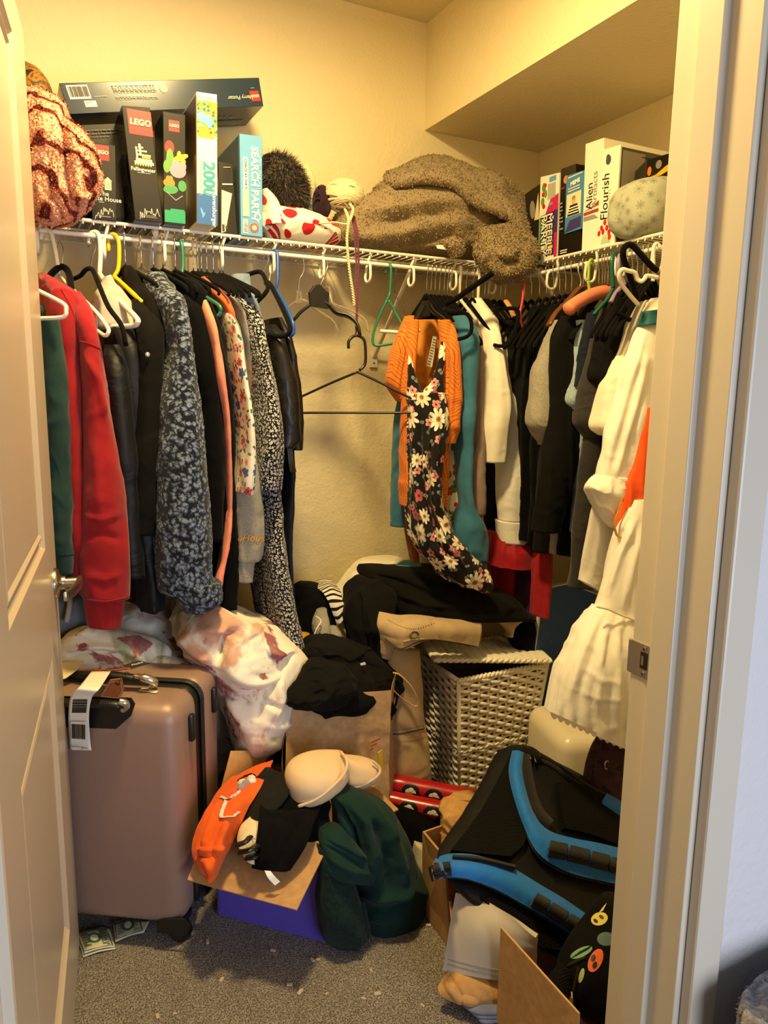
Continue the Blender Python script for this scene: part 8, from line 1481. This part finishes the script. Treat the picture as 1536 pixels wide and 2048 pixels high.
bc = pk(1062, 1510, 0.02); rbox(bc, (A(.8, -.5, -.3)/np.linalg.norm(A(.8, -.5, -.3)), np.cross(A(0, 0, 1), A(.8, -.5, 0))/np.linalg.norm(A(.8, -.5, 0)), EZ), (0.026, 0.014, 0.014), 0.004, 2).build('buckle', M_HBLK, bp_, smooth=40)
for dx in (-10, 0, 10): MB().tube([pk(1056+dx, 1496+dx*.6, .036), pk(1062+dx, 1520+dx*.6, .036)], 0.004, 6).build('buckle_bar', M_HBLK, bp_, smooth='all')
MB().tube(smooth_path([pk(1080, 1520, .01), pk(1110, 1535, .012), pk(1150, 1565, .012), pk(1200, 1592, .012), pk(1250, 1625, .01)], 30), 0.006, 7).build('seam_piping', C_PIPE, bp_, smooth='all')
MB().tube(smooth_path([pk(1078, 1508, .005), pk(1112, 1528, .01), pk(1180, 1575, .01), pk(1248, 1608, .01)], 30), 0.010, 7, flat=.5).build('top_webbing', C_WEB, bp_, smooth='all')
# mailers and cloth spilling from the box
M_MAIL = plain('white_poly_mailer', 'b9b0a2', 0.4, bump=(9, 0.4))
t = thing('mailer_bag', PZ(940, 1955, 0.05), 'white plastic mailer bag spilling out of the cardboard box', 'mailer')
ms = sheet3([[PZ(914, 1786, .21), PZ(965, 1800, .22), PZ(1020, 1830, .22), PZ(1075, 1870, .21)], [PZ(902, 1850, .16), PZ(955, 1862, .18), PZ(1015, 1880, .18), PZ(1074, 1900, .17)], [PZ(888, 1940, .072), PZ(945, 1950, .085), PZ(1008, 1956, .09), PZ(1072, 1950, .09)]], m=40, n=50, th=0.012, wr=(.003, 9), seed=2, lump=(.006, 8)); ms.build('sleeve', M_MAIL, t, smooth=70, fix=False)
for v_ in (34, 36): MB().tube([onsheet(ms, v_, j, 0.0066) for j in range(2, 44)], 0.0008, 5).build('seam_line', I_GREY, t)
tf = Face(onsheet(ms, 32, 30, .008), onsheet(ms, 32, 38, .008), onsheet(ms, 30, 30, .008)); fine_print(tf, 0, 1, 0, 1, 1, I_GREY, t, 81)
sk = sheet3([[PZ(905, 1935, .075), PZ(955, 1945, .08), PZ(1020, 1948, .08)], [PZ(884, 1966, .055), PZ(945, 1972, .065), PZ(1020, 1974, .065)], [PZ(880, 1980, .045), PZ(940, 1990, .05), PZ(1020, 1994, .052)], [PZ(918, 1999, .032), PZ(950, 2002, .036), PZ(1020, 2006, .04)]], m=46, n=60, th=0.016, wr=(.004, 14), seed=3, lump=(.006, 10), ridges=[([(890, 1965), (920, 1990), (960, 2000)], 4, .008), ([(900, 1950), (915, 1975), (930, 1995)], 3, -.006)])
one('paper_sack', sk, kraft('tan_sack_paper', 'b98d54', 10), 'flat tan paper sack under the white mailer', 'paper sack')
t = thing('cloth', PZ(965, 2025, 0.0), 'folded slate blue cloth at the bottom of the spill', 'cloth')
C_SLB = cloth('slate_blue_flannel', '707890')
for k in range(3):
    cs = [PZ(928+k*12, 2006+k*9, .030-.008*k), PZ(950+k*8, 2011+k*9, .031-.008*k), PZ(980, 2014+k*8, .031-.008*k), PZ(1020, 2012+k*9, .030-.008*k)]
    roll(cs, [.005, .009, .010, .008], [.010, .02, .02, .015], 24, 40, (.0025, 24), k+2).build('fold', C_SLB, t, smooth='all', fix=False)
# printed pouch with pumpkins
t = thing('printed_pouch', PY(1180, 2030, 1.0), 'black zip pouch printed with yellow and orange pumpkin faces', 'pouch')
pum = vloft([((1205, 1800), (1275, 1796), 1.03, .05), ((1186, 1842), (1280, 1840), 1.02, .10), ((1160, 1885), (1280, 1882), 1.01, .13), ((1136, 1930), (1278, 1930), 1.0, .14), ((1128, 1975), (1270, 1975), 0.995, .14), ((1138, 2010), (1262, 2014), 0.99, .12), ((1160, 2034), (1250, 2036), 0.99, .08)], n=60, m=60, fold=(.006, 10, 8), wr=(.005, 12), seed=150, hollow=None); pum.build('body', C_BLACK2, t, smooth='all', fix=False)
pom = vloft([((1122, 1930), (1150, 1940), 1.0, .03), ((1102, 1962), (1138, 1980), 0.99, .05), ((1098, 1985), (1140, 2010), 0.98, .06), ((1110, 2010), (1150, 2028), 0.975, .05)], n=40, m=36, wr=(.003, 16), seed=3, hollow=0.02); pom.build('mesh_pocket', M_MESH, t, smooth='all', fix=False); SPU = Surf(pum, pom)
def print_patch(poly, lift, mat, nm): 
    mb = SPU.patch(poly, lift)
    if mb.n: mb.build(nm, mat, t, smooth='all', fix=False)
I_PUMP = plain('pumpkin_orange', 'd9622f', 0.7); I_GLOW = plain('pale_yellow_print', 'd2c25a', 0.7); I_SAGE = plain('sage_print', '6f9a72', 0.7); I_PALE = plain('pale_green_print', 'a8b070', 0.7); I_SLT = plain('slate_print', '4a5f66', 0.7)
def blob(cx, cy, rx, ry, rot, n=16): return [(cx+rx*math.cos(a)*math.cos(rot)-ry*math.sin(a)*math.sin(rot), cy+rx*math.cos(a)*math.sin(rot)+ry*math.sin(a)*math.cos(rot)) for a in np.linspace(0, 2*math.pi, n+1)[:-1]]
print_patch(blob(1199, 1838, 17, 13, -0.35), 0.002, I_GLOW, 'yellow_face'); print_patch([(1198, 1826), (1206, 1822), (1214, 1806), (1208, 1812)], 0.0025, I_GLOW, 'yellow_stalk')
for bx2, by2 in ((1192, 1842), (1203, 1834)): print_patch(blob(bx2, by2, 5, 3, 0.6), 0.0035, I_BLACK, 'face_eye')
print_patch(blob(1191, 1921, 13, 25, 0.42), 0.002, I_PUMP, 'orange_face')
for bx2, by2 in ((1186, 1916), (1189, 1930)): print_patch(blob(bx2, by2, 4, 7, 0.4), 0.0035, I_BLACK, 'face_eye')
print_patch(blob(1163, 1905, 24, 9, -0.45), 0.0015, I_SAGE, 'green_leaf'); print_patch(blob(1163, 1951, 5, 15, 0.25), 0.0015, I_PALE, 'pale_leaf'); print_patch(blob(1212, 1878, 18, 14, 0), 0.001, I_SLT, 'slate_leaf')
for k in range(3): MB().tube(SPU.path([(1144+k*6, 1916-k*5), (1160+k*5, 1907-k*4), (1178+k*3, 1897-k*3)], 10, 0.003), 0.0007, 4).build('leaf_vein', I_BLACK, t)
zl = smooth_path([PY(1128, 1952, 0.955), PY(1150, 1925, 0.935), PY(1175, 1908, 0.93)], 12)
MB().tube(SPU.path([(1138, 1932), (1150, 1925), (1172, 1915)], 20, .002), 0.003, 6).build('zip_tape', C_WEB, t, smooth='all'); MB().tube(SPU.path([(1146, 1990), (1152, 1960), (1157, 1935)], 16, .002), 0.0025, 6).build('zip_tape', C_WEB, t, smooth='all')
zp_ = [(1140, 1994), (1147, 1996), (1146, 2012), (1144, 2022), (1138, 2027), (1132, 2023), (1134, 2012)]
zy = SPU.at(1142, 1990, 0.004)[1]-0.012; q = [PY(x, y, zy) for x, y in zp_]; V, F = slab(q, A(0, -1, 0), 0.002); zo = MB().add(V, F).build('zip_pull', M_STEEL, t, bevel=.0005)
MB().lathe([(0.0022, 0), (0.0022, 0.0006)], PY(1138.5, 2020, zy-.0005), (0, -1, 0), 10).build('pull_hole', M_DARK, zo)
MB().tube([PY(1143, 1984, zy+.008), PY(1144, 1997, zy)], 0.0022, 6).build('zip_slider', M_STEEL, t)
# lint and crumbs on the carpet
for i, (x, y, s2_) in enumerate(((375, 1866, 4), (415, 1885, 5), (546, 1902, 5), (443, 1961, 5), (579, 1971, 5), (600, 1986, 6), (636, 1920, 4), (625, 1921, 5), (755, 1989, 6), (727, 1998, 4), (845, 2012, 4), (315, 2034, 5), (857, 1852, 5), (742, 1942, 4), (653, 1988, 3), (350, 2028, 3))):
    q = PZ(x, y, 0.0); k = s2_*0.0009; ra = random.uniform(0, 3)
    m_ = rbox(q+A(0, 0, k*0.5), (A(math.cos(ra), math.sin(ra), 0), A(-math.sin(ra), math.cos(ra), 0), EZ), (k*1.5, k*0.8, k*0.5), k*0.25, 1); o = m_.build('lint_crumb', plain('pale_lint', 'b9a58c', 0.9)); tag(o, 'tiny pale crumb of lint on the grey carpet', 'lint', 'lint crumbs on the carpet')
# grey plush by the bedroom wall
t = thing('plush_blanket', (1.12, 0.56, 0), 'grey marled plush blanket on the bedroom floor by the casing', 'blanket')
a = loft3([A(0.90, .57, 0.0), A(0.90, .57, .25), PY(1500, 2062, .57), PY(1528, 2034, .57), PY(1560, 2010, .57), PY(1610, 1998, .57)], [A(1.35, .57, 0.0), A(1.35, .57, .25), A(1.35, .57, .36), A(1.34, .57, .42), A(1.30, .57, .45), A(1.2, .57, .46)], [.14, .15, .14, .12, .09, .05], n=70, m=60, wr=(.008, 16), seed=6, hollow=None)
M_GPL = mottle('grey_marled_plush', ['3a3a3e', '77757a', 'a8a6a8'], 30); a.build('mass', M_GPL, t, smooth='all', fix=False); fur(a, 4000, 0.005, 0.004, M_GPL, t, 4, jitter=1.2)
